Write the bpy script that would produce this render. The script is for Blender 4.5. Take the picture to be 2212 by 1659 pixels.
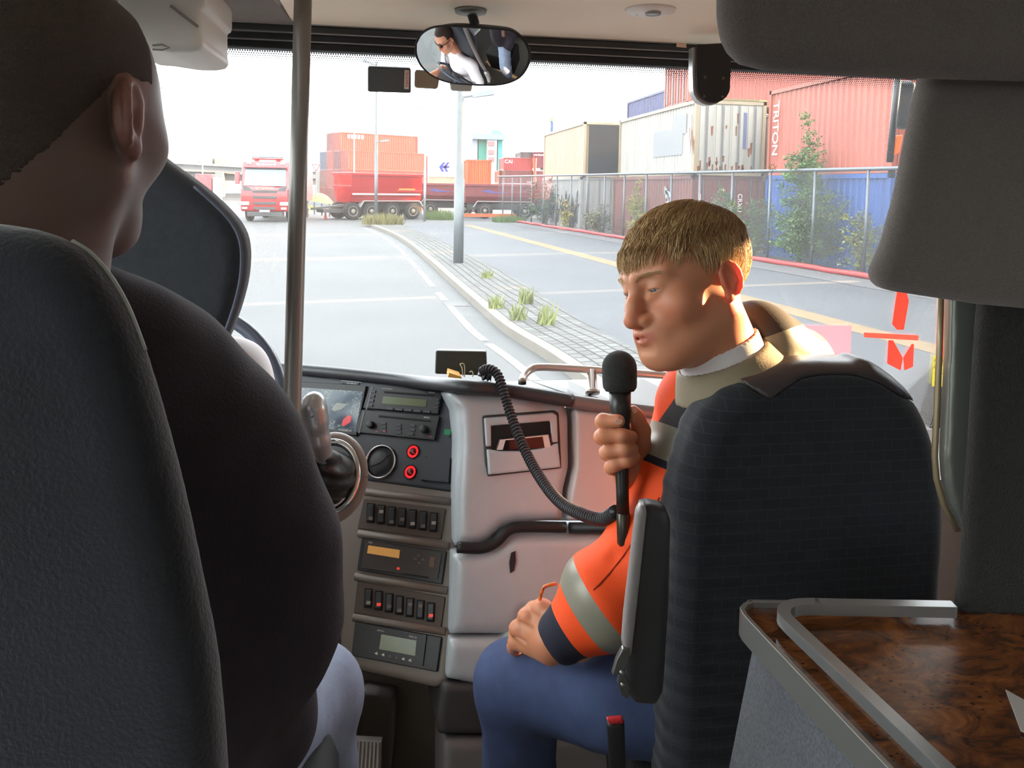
import bpy, bmesh, math, random
import numpy as np
from mathutils import Vector as V, Matrix, Euler
for o in list(bpy.data.objects): bpy.data.objects.remove(o)
SC = bpy.context.scene
COL = SC.collection
PI = math.pi
rnd = random.Random(7)

# ---------------------------------------------------------------- camera
W_, H_ = 2212.0, 1659.0
F_ = 1660.0
CAMH = 2.10
YAW, PITCH, ROLL = math.radians(9.4), math.radians(4.0), 0.018
CX, HORY = W_ / 2, 402.0
CY = HORY + F_ * math.tan(PITCH)
_f = V((math.sin(YAW) * math.cos(PITCH), math.cos(YAW) * math.cos(PITCH), -math.sin(PITCH)))
_r0 = V((math.cos(YAW), -math.sin(YAW), 0))
_u0 = _r0.cross(_f)
CR = _r0 * math.cos(ROLL) + _u0 * math.sin(ROLL)
CU = _u0 * math.cos(ROLL) - _r0 * math.sin(ROLL)
CF = _f
EYE = V((0, 0, CAMH))
cam = bpy.data.cameras.new('camera')
co = bpy.data.objects.new('camera', cam)
COL.objects.link(co)
m = Matrix.Identity(4)
for i in range(3):
    m[i][0], m[i][1], m[i][2], m[i][3] = CR[i], CU[i], -CF[i], EYE[i]
co.matrix_world = m
cam.sensor_width = 36
cam.sensor_fit = 'HORIZONTAL'
cam.lens = 36 * F_ / W_
cam.shift_y = -(H_ / 2 - CY) / W_
cam.clip_start = 0.02
cam.clip_end = 2000
SC.camera = co

# ---------------------------------------------------------------- sky, sun, exposure
wd = bpy.data.worlds.new('sky'); SC.world = wd; wd.use_nodes = True
_nt = wd.node_tree; _bg = _nt.nodes['Background']
_bg.inputs[0].default_value = (0.96, 0.985, 1.0, 1); _bg.inputs[1].default_value = 2.5
SUN_AZ, SUN_EL = math.radians(78), math.radians(14)     # azimuth measured to the right of the bus axis
sd = V((math.sin(SUN_AZ) * math.cos(SUN_EL), math.cos(SUN_AZ) * math.cos(SUN_EL), math.sin(SUN_EL)))
sl = bpy.data.lights.new('sun', 'SUN'); sl.energy = 9.5; sl.color = (1.0, 0.63, 0.33); sl.angle = math.radians(0.6)
so = bpy.data.objects.new('sun', sl); COL.objects.link(so)
so.rotation_euler = sd.to_track_quat('Z', 'Y').to_euler()
SC.view_settings.view_transform = 'Standard'; SC.view_settings.look = 'None'
SC.view_settings.exposure = 1.75; SC.view_settings.gamma = 1.0; SC.view_settings.use_curve_mapping = False
SC.cycles.max_bounces = 10; SC.cycles.transparent_max_bounces = 16; SC.cycles.diffuse_bounces = 6

# ---------------------------------------------------------------- placing helpers
def ray(px, py):
    return CF + CR * ((px - CX) / F_) + CU * ((CY - py) / F_)
def P(px, py, d):
    return EYE + ray(px, py) * d
def atY(px, py, Y):
    r = ray(px, py); return EYE + r * (Y / r.y)
def atX(px, py, X):
    r = ray(px, py); return EYE + r * (X / r.x)
def atZ(px, py, Z):
    r = ray(px, py); return EYE + r * ((Z - CAMH) / r.z)
def atPl(px, py, o, n):
    r = ray(px, py); return EYE + r * ((o - EYE).dot(n) / r.dot(n))
def proj(p):
    q = V(p) - EYE; d = q.dot(CF)
    return CX + F_ * q.dot(CR) / d, CY - F_ * q.dot(CU) / d, d

# ---------------------------------------------------------------- materials
def lin(c):
    return tuple(((x / 255) / 12.92 if x / 255 <= 0.04045 else ((x / 255 + 0.055) / 1.055) ** 2.4) for x in c)
_M = {}
ALB = 1.0            # paint and ground reflectance factor for the group of materials being made
def mat(name, rgb=None, rough=0.6, metal=0.0, var=0.0, vscale=20.0, bump=0.0, bscale=200.0, spec=0.5, emit=None, estr=0.0, sss=0.0, sheen=0.0, coat=0.0, stretch=None, bdist=0.002, attr=None, trans=0.0):
    if name in _M: return _M[name]
    m = bpy.data.materials.new(name); m.use_nodes = True
    nt = m.node_tree; b = nt.nodes['Principled BSDF']
    L = nt.links.new; N = nt.nodes.new
    c = (*[x * ALB for x in lin(rgb)], 1)
    b.inputs['Base Color'].default_value = c
    b.inputs['Roughness'].default_value = rough
    b.inputs['Metallic'].default_value = metal
    b.inputs['Specular IOR Level'].default_value = spec
    if trans: b.inputs['Transmission Weight'].default_value = trans
    if sss:
        b.inputs['Subsurface Weight'].default_value = sss
        b.inputs['Subsurface Radius'].default_value = (0.016, 0.005, 0.0025)
        b.inputs['Subsurface Scale'].default_value = 1.0
    if sheen:
        b.inputs['Sheen Weight'].default_value = sheen; b.inputs['Sheen Roughness'].default_value = 0.5
    if coat: b.inputs['Coat Weight'].default_value = coat
    if emit:
        b.inputs['Emission Color'].default_value = (*lin(emit), 1); b.inputs['Emission Strength'].default_value = estr
    if var or bump:
        tc = N('ShaderNodeTexCoord'); mp = N('ShaderNodeMapping'); L(tc.outputs['Object'], mp.inputs[0])
        if stretch: mp.inputs['Scale'].default_value = stretch
    if var:
        n = N('ShaderNodeTexNoise'); n.inputs['Scale'].default_value = vscale; n.inputs['Detail'].default_value = 5
        L(mp.outputs[0], n.inputs['Vector'])
        r = N('ShaderNodeMapRange'); r.inputs[1].default_value = 0.3; r.inputs[2].default_value = 0.7
        r.inputs[3].default_value = 1 - var; r.inputs[4].default_value = 1 + var
        L(n.outputs[0], r.inputs[0])
        mx = N('ShaderNodeVectorMath'); mx.operation = 'SCALE'; mx.inputs[0].default_value = c[:3]
        L(r.outputs[0], mx.inputs['Scale']); L(mx.outputs[0], b.inputs['Base Color'])
    if attr:
        a = N('ShaderNodeAttribute'); a.attribute_name = attr; L(a.outputs['Color'], b.inputs['Base Color'])
    if bump:
        n2 = N('ShaderNodeTexNoise'); n2.inputs['Scale'].default_value = bscale; n2.inputs['Detail'].default_value = 3
        L(mp.outputs[0], n2.inputs['Vector'])
        bp = N('ShaderNodeBump'); bp.inputs['Strength'].default_value = bump; bp.inputs['Distance'].default_value = bdist
        L(n2.outputs[0], bp.inputs['Height']); L(bp.outputs[0], b.inputs['Normal'])
    _M[name] = m
    return m
def nodes(m):
    nt = m.node_tree
    return nt, nt.nodes['Principled BSDF'], nt.nodes.new, nt.links.new
def glass_mat(name, tint=(1, 1, 1), refl=1.0, haze=0.0):
    if name in _M: return _M[name]
    m = bpy.data.materials.new(name); m.use_nodes = True; nt = m.node_tree; N = nt.nodes.new; L = nt.links.new
    nt.nodes.remove(nt.nodes['Principled BSDF'])
    t = N('ShaderNodeBsdfTransparent'); t.inputs[0].default_value = (*tint, 1)
    g = N('ShaderNodeBsdfGlossy'); g.inputs['Roughness'].default_value = 0.02
    fr = N('ShaderNodeFresnel'); fr.inputs[0].default_value = 1.35
    mu = N('ShaderNodeMath'); mu.operation = 'MULTIPLY'; mu.inputs[1].default_value = refl
    mx = N('ShaderNodeMixShader')
    if haze:                       # pale veil: flare and haze over the view put into the glass
        tl = N('ShaderNodeBsdfTranslucent'); tl.inputs[0].default_value = (.95, .95, .95, 1); m2 = N('ShaderNodeMixShader'); m2.inputs[0].default_value = haze
        L(t.outputs[0], m2.inputs[1]); L(tl.outputs[0], m2.inputs[2]); t = m2
    L(fr.outputs[0], mu.inputs[0]); L(mu.outputs[0], mx.inputs[0]); L(t.outputs[0], mx.inputs[1]); L(g.outputs[0], mx.inputs[2])
    L(mx.outputs[0], nt.nodes['Material Output'].inputs[0])
    _M[name] = m
    return m

# ---------------------------------------------------------------- objects
def setp(o, label=None, cat=None, group=None, kind=None):
    if label: o['label'] = label
    if cat: o['category'] = cat
    if group: o['group'] = group
    if kind: o['kind'] = kind
    return o
def thing(name, label, cat, loc=(0, 0, 0), rotz=0.0, group=None, kind=None):
    o = bpy.data.objects.new(name, None); o.empty_display_size = 0.05
    o.location = loc; o.rotation_euler = (0, 0, rotz); COL.objects.link(o)
    return setp(o, label, cat, group, kind)
def link(name, me, parent=None, local=False):
    o = bpy.data.objects.new(name, me); COL.objects.link(o)
    if parent is not None:
        o.parent = parent
        if not local and parent.type == 'EMPTY':
            o.matrix_parent_inverse = (Matrix.Translation(parent.location) @ parent.rotation_euler.to_matrix().to_4x4()).inverted()
    return o
def copy_tree(o, loc=None, rotz=None, parent=None, label=None, group=None):
    c = o.copy(); COL.objects.link(c)
    if parent is not None: c.parent = parent
    if loc is not None: c.location = loc
    if rotz is not None: c.rotation_euler = (0, 0, rotz)
    if label: c['label'] = label
    if group: c['group'] = group
    for ch in list(o.children): copy_tree(ch, parent=c)
    return c
def frame(z, x=None):
    z = V(z).normalized()
    x = V(x) if x is not None else (V((0, 0, 1)) if abs(z.z) < 0.9 else V((1, 0, 0)))
    y = z.cross(x).normalized(); x = y.cross(z).normalized()
    return x, y, z
class MB:
    def __init__(s): s.v = []; s.f = []
    def add(s, vs, fs):
        n = len(s.v); s.v += [tuple(p) for p in vs]; s.f += [tuple(i + n for i in f) for f in fs]; return s
    def box(s, c, size, rot=None):
        c = V(c); h = V(size) * 0.5; R = rot if rot is not None else Matrix.Identity(3)
        vs = [c + R @ V((sx * h.x, sy * h.y, sz * h.z)) for sx in (-1, 1) for sy in (-1, 1) for sz in (-1, 1)]
        return s.add(vs, [(0, 1, 3, 2), (4, 6, 7, 5), (0, 4, 5, 1), (2, 3, 7, 6), (0, 2, 6, 4), (1, 5, 7, 3)])
    def bb(s, lo, hi):
        lo = V(lo); hi = V(hi); return s.box((lo + hi) / 2, hi - lo)
    def hexa(s, q, off):          # quad q (4 points) extruded by vector off
        q = [V(p) for p in q]; off = V(off); return s.prism(q, off)
    def prism(s, poly, off):
        poly = [V(p) for p in poly]; off = V(off); n = len(poly)
        nrm = V((0, 0, 0))
        for i in range(n): nrm += poly[i].cross(poly[(i + 1) % n])
        if nrm.dot(off) > 0: poly = poly[::-1]
        vs = poly + [p + off for p in poly]
        fs = [tuple(range(n)), tuple(range(2 * n - 1, n - 1, -1))] + [(i, i + n, (i + 1) % n + n, (i + 1) % n) for i in range(n)]
        return s.add(vs, [f[::-1] if False else f for f in fs])
    def tube(s, pts, r, n=10, cap=True, flat=None):
        pts = [V(p) for p in pts]; k = len(pts)
        rr = r if isinstance(r, (list, tuple)) else [r] * k
        vs = []; x = None
        for i, p in enumerate(pts):
            t = (pts[min(i + 1, k - 1)] - pts[max(i - 1, 0)])
            if t.length < 1e-9: t = V((0, 0, 1))
            x, y, z = frame(t, x if x is not None else flat)
            for j in range(n):
                a = 2 * PI * j / n; vs.append(p + (x * math.cos(a) + y * math.sin(a)) * rr[i])
        fs = [(i * n + j, i * n + (j + 1) % n, (i + 1) * n + (j + 1) % n, (i + 1) * n + j) for i in range(k - 1) for j in range(n)]
        if cap: fs += [tuple(range(n - 1, -1, -1)), tuple((k - 1) * n + j for j in range(n))]
        return s.add(vs, fs)
    def lathe(s, o, ax, prof, n=24, x=None):   # prof: list of (radius, along)
        x, y, z = frame(ax, x); o = V(o); k = len(prof)
        vs = [o + z * h + (x * math.cos(2 * PI * j / n) + y * math.sin(2 * PI * j / n)) * r for r, h in prof for j in range(n)]
        fs = [(i * n + j, i * n + (j + 1) % n, (i + 1) * n + (j + 1) % n, (i + 1) * n + j) for i in range(k - 1) for j in range(n)]
        fs += [tuple(range(n - 1, -1, -1)), tuple((k - 1) * n + j for j in range(n))]
        return s.add(vs, fs)
    def ball(s, c, r, n=12, sc=(1, 1, 1)):
        c = V(c); vs = []; fs = []
        for i in range(n + 1):
            t = PI * i / n
            for j in range(2 * n):
                a = PI * j / n
                vs.append(c + V((r * sc[0] * math.sin(t) * math.cos(a), r * sc[1] * math.sin(t) * math.sin(a), r * sc[2] * math.cos(t))))
        fs = [(i * 2 * n + j, (i + 1) * 2 * n + j, (i + 1) * 2 * n + (j + 1) % (2 * n), i * 2 * n + (j + 1) % (2 * n)) for i in range(n) for j in range(2 * n)]
        return s.add(vs, fs)
    def disc(s, c, ax, r, n=8):
        x, y, z = frame(ax); c = V(c)
        return s.add([c + (x * math.cos(2 * PI * j / n) + y * math.sin(2 * PI * j / n)) * r for j in range(n)], [tuple(range(n))])
    def quad(s, q):
        return s.add(q, [(0, 1, 2, 3)])
    def strip(s, a, b):           # two rails of equal length
        n = len(a); return s.add(list(a) + list(b), [(i, i + 1, n + i + 1, n + i) for i in range(n - 1)])
    def build(s, name, mt, parent=None, local=False, smooth=False, bevel=0.0, seg=2, sub=0, solid=0.0, fix=False):
        me = bpy.data.meshes.new(name); me.from_pydata(s.v, [], s.f)
        if fix:
            b = bmesh.new(); b.from_mesh(me); bmesh.ops.remove_doubles(b, verts=b.verts, dist=1e-5)
            bmesh.ops.recalc_face_normals(b, faces=b.faces); b.to_mesh(me); b.free()
        me.materials.append(mt)
        if smooth: me.polygons.foreach_set('use_smooth', [True] * len(me.polygons))
        o = link(name, me, parent, local)
        if solid:
            md = o.modifiers.new('t', 'SOLIDIFY'); md.thickness = solid; md.offset = -1
        if bevel:
            md = o.modifiers.new('b', 'BEVEL'); md.width = bevel; md.segments = seg; md.limit_method = 'ANGLE'; md.angle_limit = 0.6
            if not smooth:
                me.polygons.foreach_set('use_smooth', [True] * len(me.polygons)); md.harden_normals = True
        if sub:
            md = o.modifiers.new('s', 'SUBSURF'); md.levels = sub; md.render_levels = sub
        return o
def text(name, body, o, x, y, size, mt, parent=None, local=False, ext=0.0, align='CENTER', sx=1.0, spacing=1.0):
    c = bpy.data.curves.new(name, 'FONT'); c.body = body; c.size = size; c.align_x = align; c.align_y = 'CENTER'
    c.extrude = ext; c.space_character = spacing; c.materials.append(mt)
    tmp = bpy.data.objects.new('tmp', c); COL.objects.link(tmp)
    me = bpy.data.meshes.new_from_object(tmp.evaluated_get(bpy.context.evaluated_depsgraph_get()))
    bpy.data.objects.remove(tmp); bpy.data.curves.remove(c); me.name = name
    ob = bpy.data.objects.new(name, me); COL.objects.link(ob)
    x = V(x).normalized(); z = x.cross(V(y)).normalized(); y = z.cross(x)
    mm = Matrix.Identity(4)
    for i in range(3): mm[i][0], mm[i][1], mm[i][2], mm[i][3] = x[i] * sx, y[i], z[i], o[i]
    if parent is not None:
        ob.parent = parent
        if not local and parent.type == 'EMPTY':
            ob.matrix_parent_inverse = (Matrix.Translation(parent.location) @ parent.rotation_euler.to_matrix().to_4x4()).inverted()
    ob.matrix_basis = mm
    return ob
def bez(pts, n=12):                # Catmull-Rom through points
    pts = [V(p) for p in pts]; out = []
    q = [pts[0] * 2 - pts[1]] + pts + [pts[-1] * 2 - pts[-2]]
    for i in range(1, len(q) - 2):
        for k in range(n):
            t = k / n
            out.append(0.5 * ((2 * q[i]) + (q[i + 1] - q[i - 1]) * t + (2 * q[i - 1] - 5 * q[i] + 4 * q[i + 1] - q[i + 2]) * t * t + (3 * q[i] - q[i - 1] - 3 * q[i + 1] + q[i + 2]) * t ** 3))
    out.append(pts[-1]); return out

# ---------------------------------------------------------------- smooth solids from distance fields
def smin(a, b, k):
    h = np.maximum(k - np.abs(a - b), 0) / k
    return np.minimum(a, b) - h * h * k * 0.25
def smax(a, b, k): return -smin(-a, -b, k)
def s_ell(p, c, r, R=None):
    q = p - np.float32(c)
    if R is not None: q = q @ np.array(R, dtype=np.float32)
    r = np.float32(r); k0 = np.linalg.norm(q / r, axis=-1); k1 = np.linalg.norm(q / (r * r), axis=-1)
    return k0 * (k0 - 1) / np.maximum(k1, 1e-9)
def s_sph(p, c, r): return np.linalg.norm(p - np.float32(c), axis=-1) - r
def s_cap(p, a, b, ra, rb=None):
    rb = ra if rb is None else rb
    a = np.float32(a); b = np.float32(b); ba = b - a
    t = np.clip(((p - a) @ ba) / max(float(ba @ ba), 1e-12), 0, 1)
    return np.linalg.norm(p - a - t[..., None] * ba, axis=-1) - (ra + (rb - ra) * t)
def s_chain(p, pts, rs, k=0.01):
    d = None
    for i in range(len(pts) - 1):
        e = s_cap(p, pts[i], pts[i + 1], rs[i], rs[i + 1]); d = e if d is None else (smin(d, e, k) if k else np.minimum(d, e))
    return d
def s_poly2(u, v, poly):
    n = len(poly); d = np.full(u.shape, 1e9, np.float32); s = np.ones(u.shape, np.float32)
    for i in range(n):
        ax, ay = poly[i]; bx, by = poly[i - 1]
        ex, ey = bx - ax, by - ay; wx, wy = u - ax, v - ay
        t = np.clip((wx * ex + wy * ey) / max(ex * ex + ey * ey, 1e-12), 0, 1)
        d = np.minimum(d, (wx - ex * t) ** 2 + (wy - ey * t) ** 2)
        c1 = v >= ay; c2 = v < by; c3 = ex * wy > ey * wx
        s = np.where((c1 & c2 & c3) | (~c1 & ~c2 & ~c3), -s, s)
    return s * np.sqrt(d)
def s_slab(p, o, ux, uy, uz, poly, half, rd):   # rounded extrusion of polygon lying in the plane o,ux,uy
    q = p - np.float32(o)
    u, v, w = q @ np.float32(ux), q @ np.float32(uy), q @ np.float32(uz)
    a = s_poly2(u, v, poly) + rd; b = np.abs(w) - half + rd
    return np.minimum(np.maximum(a, b), 0) + np.sqrt(np.maximum(a, 0) ** 2 + np.maximum(b, 0) ** 2) - rd
def s_box(p, c, h, R=None, rd=0.0):
    q = p - np.float32(c)
    if R is not None: q = q @ np.array(R, dtype=np.float32)
    q = np.abs(q) - np.float32(h) + rd
    return np.linalg.norm(np.maximum(q, 0), axis=-1) + np.minimum(q.max(-1), 0) - rd
def nets(fn, lo, hi, h):
    lo = np.float32(lo); hi = np.float32(hi); B = 12
    n = np.maximum(((hi - lo) / (h * B)).astype(int) + 1, 1)
    D = np.full(tuple(n * B + 1), 1.0, np.float32)
    bi = np.stack(np.meshgrid(*[np.arange(k) for k in n], indexing='ij'), -1).reshape(-1, 3)
    cd = fn((lo + (bi + 0.5) * B * h).astype(np.float32))
    rad = B * h * 0.87 * 1.5 + 0.01
    loc = np.stack(np.meshgrid(*[np.arange(B + 1)] * 3, indexing='ij'), -1).astype(np.float32) * h
    for b, d in zip(bi, cd):
        sl = tuple(slice(k * B, k * B + B + 1) for k in b)
        if abs(d) > rad:
            if d < 0: D[sl] = -1.0
            continue
        D[sl] = fn((lo + b * B * h + loc).reshape(-1, 3).astype(np.float32)).reshape(B + 1, B + 1, B + 1)
    S = D < 0
    def sh(A, c): return A[c[0]:A.shape[0] - 1 + c[0], c[1]:A.shape[1] - 1 + c[1], c[2]:A.shape[2] - 1 + c[2]]
    cs = [(i, j, k) for i in (0, 1) for j in (0, 1) for k in (0, 1)]
    cnt = sum(sh(S, c).astype(np.int8) for c in cs)
    act = (cnt > 0) & (cnt < 8); ijk = np.argwhere(act)
    idx = np.full(act.shape, -1, np.int64); idx[act] = np.arange(len(ijk))
    acc = np.zeros((len(ijk), 3)); num = np.zeros(len(ijk))
    for a in cs:
        for ax in range(3):
            if a[ax]: continue
            b = list(a); b[ax] = 1
            da = sh(D, a)[act]; db = sh(D, b)[act]; x = (da < 0) != (db < 0)
            t = np.where(x, da / np.where(x, da - db, 1), 0)
            p = np.tile(np.array(a, float), (len(ijk), 1)); p[:, ax] += t
            acc[x] += p[x]; num[x] += 1
    verts = lo + h * (ijk + acc / num[:, None])
    F = []
    for ax in range(3):
        u, v = [(1, 2), (2, 0), (0, 1)][ax]
        sl0 = [slice(1, -1)] * 3; sl0[ax] = slice(0, -1); sl1 = list(sl0); sl1[ax] = slice(1, None)
        A, Bb = S[tuple(sl0)], S[tuple(sl1)]
        e = np.argwhere(A != Bb)
        if not len(e): continue
        off = np.array([1, 1, 1]); off[ax] = 0; g = e + off
        flip = A[tuple(e.T)]
        def cell(du, dv):
            q = g.copy(); q[:, u] -= du; q[:, v] -= dv; return idx[tuple(q.T)]
        qd = np.stack([cell(0, 0), cell(1, 0), cell(1, 1), cell(0, 1)], -1)
        qd[~flip] = qd[~flip][:, ::-1]; F.append(qd)
    F = np.concatenate(F)
    F = F[(F >= 0).all(1)]
    return verts, F
def np_mesh(name, vs, fs, mt, parent=None, smooth=True, col=None, relax=0):
    me = bpy.data.meshes.new(name)
    me.from_pydata([tuple(map(float, v)) for v in vs], [], [tuple(map(int, f)) for f in fs])
    me.materials.append(mt)
    if smooth: me.polygons.foreach_set('use_smooth', [True] * len(me.polygons))
    if col is not None:
        at = me.color_attributes.new('tone', 'FLOAT_COLOR', 'POINT')
        c = np.ones((len(vs), 4), np.float32); c[:, :3] = col; at.data.foreach_set('color', c.ravel())
    o = link(name, me, parent)
    if relax:
        md = o.modifiers.new('r', 'SMOOTH'); md.factor = 0.5; md.iterations = relax
    return o
def sdf(name, fn, lo, hi, h, mt, parent=None, relax=2, col=None):
    vs, fs = nets(fn, lo, hi, h)
    return np_mesh(name, vs, fs, mt, parent, True, col(vs) if col else None, relax)
def split(o, planes, rules, parent=None):
    """cut object o's mesh by planes [(co, no)], then hand faces to rules [(name, test(center), material, sub-part of o?)]; the rest stays."""
    b = bmesh.new(); b.from_mesh(o.data)
    for c, n in planes:
        bmesh.ops.bisect_plane(b, geom=b.verts[:] + b.edges[:] + b.faces[:], plane_co=c, plane_no=n, dist=1e-5)
    out = []
    for name, test, mt in rules:
        fs = [f for f in b.faces if test(f.calc_center_median())]
        if not fs: continue
        nb = bmesh.new(); vm = {}
        for f in fs:
            for v in f.verts:
                if v not in vm: vm[v] = nb.verts.new(v.co)
            try:
                nf = nb.faces.new([vm[v] for v in f.verts]); nf.smooth = True
            except ValueError: pass
        me = bpy.data.meshes.new(name); nb.to_mesh(me); nb.free(); me.materials.append(mt)
        out.append(link(name, me, parent if parent is not None else o))
        bmesh.ops.delete(b, geom=fs, context='FACES')
    b.to_mesh(o.data); b.free()
    return out
def slabsdf(name, pts, back, half, rd, mt, parent, h=0.006, relax=2, extra=None, pad=0.03, mid=True, bulge=None):
    """rounded cushion whose outline is the planar point list pts; it extends along unit vector back by 2*half"""
    pts = [V(p) for p in pts]; back = V(back).normalized()
    o = sum(pts, V((0, 0, 0))) / len(pts)
    ux = (V((1, 0, 0)) - back * back.x).normalized(); uy = back.cross(ux).normalized()
    poly = [((p - o).dot(ux), (p - o).dot(uy)) for p in pts]
    oc = o + back * half
    def fn(p):
        d = s_slab(p, oc, ux, uy, back, poly, half, rd)
        return extra(p, d) if extra else d
    ext = [p + back * t for p in pts for t in (0, 2 * half)]
    lo = [min(p[i] for p in ext) - pad for i in range(3)]; hi = [max(p[i] for p in ext) + pad for i in range(3)]
    return sdf(name, fn, lo, hi, h, mt, parent, relax)
ALB = 0.8
M_WHITE = mat('white_lettering', (236, 234, 230), 0.6)
ALB = 0.34
# ================================================================ OUTSIDE
def G(px, py, z=0.0): return atZ(px, py, z)
# ---- ground
def asphalt(name, rgb, cracks=True):
    m = mat(name, rgb, 0.85, var=0.10, vscale=0.35, bump=0.25, bscale=60, spec=0.3)
    nt, b, N, L = nodes(m)
    tc = N('ShaderNodeTexCoord'); n = N('ShaderNodeTexNoise'); n.inputs['Scale'].default_value = 45; n.inputs['Detail'].default_value = 2
    L(tc.outputs['Object'], n.inputs['Vector'])
    src = b.inputs['Base Color'].links[0].from_socket
    mx = N('ShaderNodeMix'); mx.data_type = 'RGBA'; mx.blend_type = 'OVERLAY'; mx.inputs[0].default_value = 0.35
    L(src, mx.inputs[6]); L(n.outputs['Color'], mx.inputs[7])
    hs = N('ShaderNodeHueSaturation'); hs.inputs['Saturation'].default_value = 0.55; L(mx.outputs[2], hs.inputs['Color'])
    L(hs.outputs[0], b.inputs['Base Color'])
    return m
M_ROAD = asphalt('road_asphalt', (116, 116, 116))
M_LOT = asphalt('lot_asphalt', (98, 104, 112))
b = MB(); b.quad([(-80, -30, 0), (80, -30, 0), (80, 60, 0), (-80, 60, 0)])
b.add([(-80, 60, 0), (80, 60, 0), (260, 90, -1.2), (-260, 90, -1.2), (300, 122, -1.2), (-300, 122, -1.2), (320, 140, 0), (-320, 140, 0), (400, 420, 0), (-400, 420, 0)], [(0, 1, 2, 3), (3, 2, 4, 5), (5, 4, 6, 7), (7, 6, 8, 9)])
setp(b.build('road', M_ROAD), 'grey asphalt road in front of the bus', 'road', kind='structure')
# kerb line (left edge of median) and right edge of median, taken along the ground
kerbL = bez([(2.3, 4, 0), (2.12, 7, 0), (1.96, 8.84, 0), (1.69, 10.73, 0), (1.55, 13, 0), (1.40, 15.74, 0), (1.15, 20.5, 0), (0.76, 26.6, 0), (0.2, 32, 0), (-0.71, 37.9, 0)], 8)
kerbR = bez([(3.5, 4, 0), (3.25, 7, 0), (3.03, 9.12, 0), (2.9, 10.64, 0), (2.83, 13, 0), (2.79, 15.34, 0), (2.45, 20.5, 0), (1.95, 26.6, 0), (1.45, 32, 0), (0.7, 38.2, 0)], 8)
b = MB(); n = len(kerbL)
lotr = [V((16, p.y, 0.004)) for p in kerbR]
b.strip([p + V((0, 0, 0.004)) for p in kerbR], lotr)
b.quad([(0.7, 38.2, 0.004), (16, 38.2, 0.004), (16, 44, 0.004), (2.5, 41.0, 0.004)])
setp(b.build('parking_lot', M_LOT), 'blue grey asphalt yard beside the fence', 'yard', kind='structure')
M_PAVE = mat('paving_setts', (178, 178, 174), 0.95, spec=.1)
nt, bs, N, L = nodes(M_PAVE)
uv = N('ShaderNodeUVMap'); br = N('ShaderNodeTexBrick'); L(uv.outputs[0], br.inputs['Vector'])
br.inputs['Scale'].default_value = 1; br.inputs['Brick Width'].default_value = 0.20; br.inputs['Row Height'].default_value = 0.17
br.inputs['Mortar Size'].default_value = 0.014; br.inputs['Mortar Smooth'].default_value = 0.3
br.inputs['Color1'].default_value = (*[x * ALB for x in lin((152, 152, 149))], 1); br.inputs['Color2'].default_value = (*[x * ALB for x in lin((130, 128, 125))], 1)
br.inputs['Mortar'].default_value = (*[x * ALB for x in lin((80, 80, 75))], 1); L(br.outputs['Color'], bs.inputs['Base Color'])
bp = N('ShaderNodeBump'); bp.inputs['Strength'].default_value = 0.6; bp.inputs['Distance'].default_value = 0.02; bp.invert = True
L(br.outputs['Fac'], bp.inputs['Height']); L(bp.outputs[0], bs.inputs['Normal'])
z = V((0, 0, 0.13))
def inset(i, w):
    d = (kerbR[i] - kerbL[i]); d.z = 0; d.normalize(); return kerbL[i] + d * w
ks = [inset(i, 0.16) for i in range(n)]
me = bpy.data.meshes.new('median_paving')
vs = []; uvs = []; s = 0
for i in range(n):
    if i: s += (kerbL[i] - kerbL[i - 1]).length
    w = (kerbR[i] - ks[i]).length
    vs += [ks[i] + z, kerbR[i] + z]; uvs += [(s, 0), (s, w)]
fs = [(2 * i, 2 * i + 1, 2 * i + 3, 2 * i + 2) for i in range(n - 1)]
me.from_pydata([tuple(v) for v in vs], [], fs); ul = me.uv_layers.new(name='UVMap')
for l in me.loops: ul.data[l.index].uv = uvs[l.vertex_index]
me.materials.append(M_PAVE)
setp(link('median_paving', me), 'raised median paved with grey setts running up the road', 'pavement', kind='structure')
b = MB(); b.strip([p for p in kerbL], [p + z for p in kerbL]); b.strip([p + z for p in kerbL], [p + z for p in ks])
b.strip([p + z for p in kerbR], [p for p in kerbR])
setp(b.build('kerb', mat('kerb_stone', (150, 142, 128), 0.9, var=0.12, vscale=3, bump=0.3, bscale=40), fix=True), 'stone kerb along the paved median', 'kerb', kind='structure')
b = MB()
def along(s0, s1, o0, o1, k=6):
    """patch on the road between arc positions (Y values) at offsets left of the kerb"""
    a, c = [], []
    for j in range(k + 1):
        Y = s0 + (s1 - s0) * j / k
        i = min(range(n), key=lambda q: abs(kerbL[q].y - Y))
        i = min(max(i, 1), n - 2); p, q = kerbL[i - 1], kerbL[i + 1]; t = (Y - p.y) / (q.y - p.y); c0 = p + (q - p) * t
        a.append(c0 + V((-o0, 0, 0.006))); c.append(c0 + V((-o1, 0, 0.006)))
    return a, c
for s0, s1 in ((5.5, 8.0), (8.05, 10.0), (10.2, 13.2), (13.9, 14.9), (15.8, 18.9), (19.2, 22.2), (22.6, 26.5), (27.2, 31), (31.6, 36.5)):
    b.strip(*along(s0, s1, 0.48, 0.36))
setp(b.build('road_marking', mat('road_paint', (232, 232, 230), 0.7, var=0.05, vscale=8)), 'worn white dashed edge line painted beside the kerb', 'road marking', kind='structure')
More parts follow.
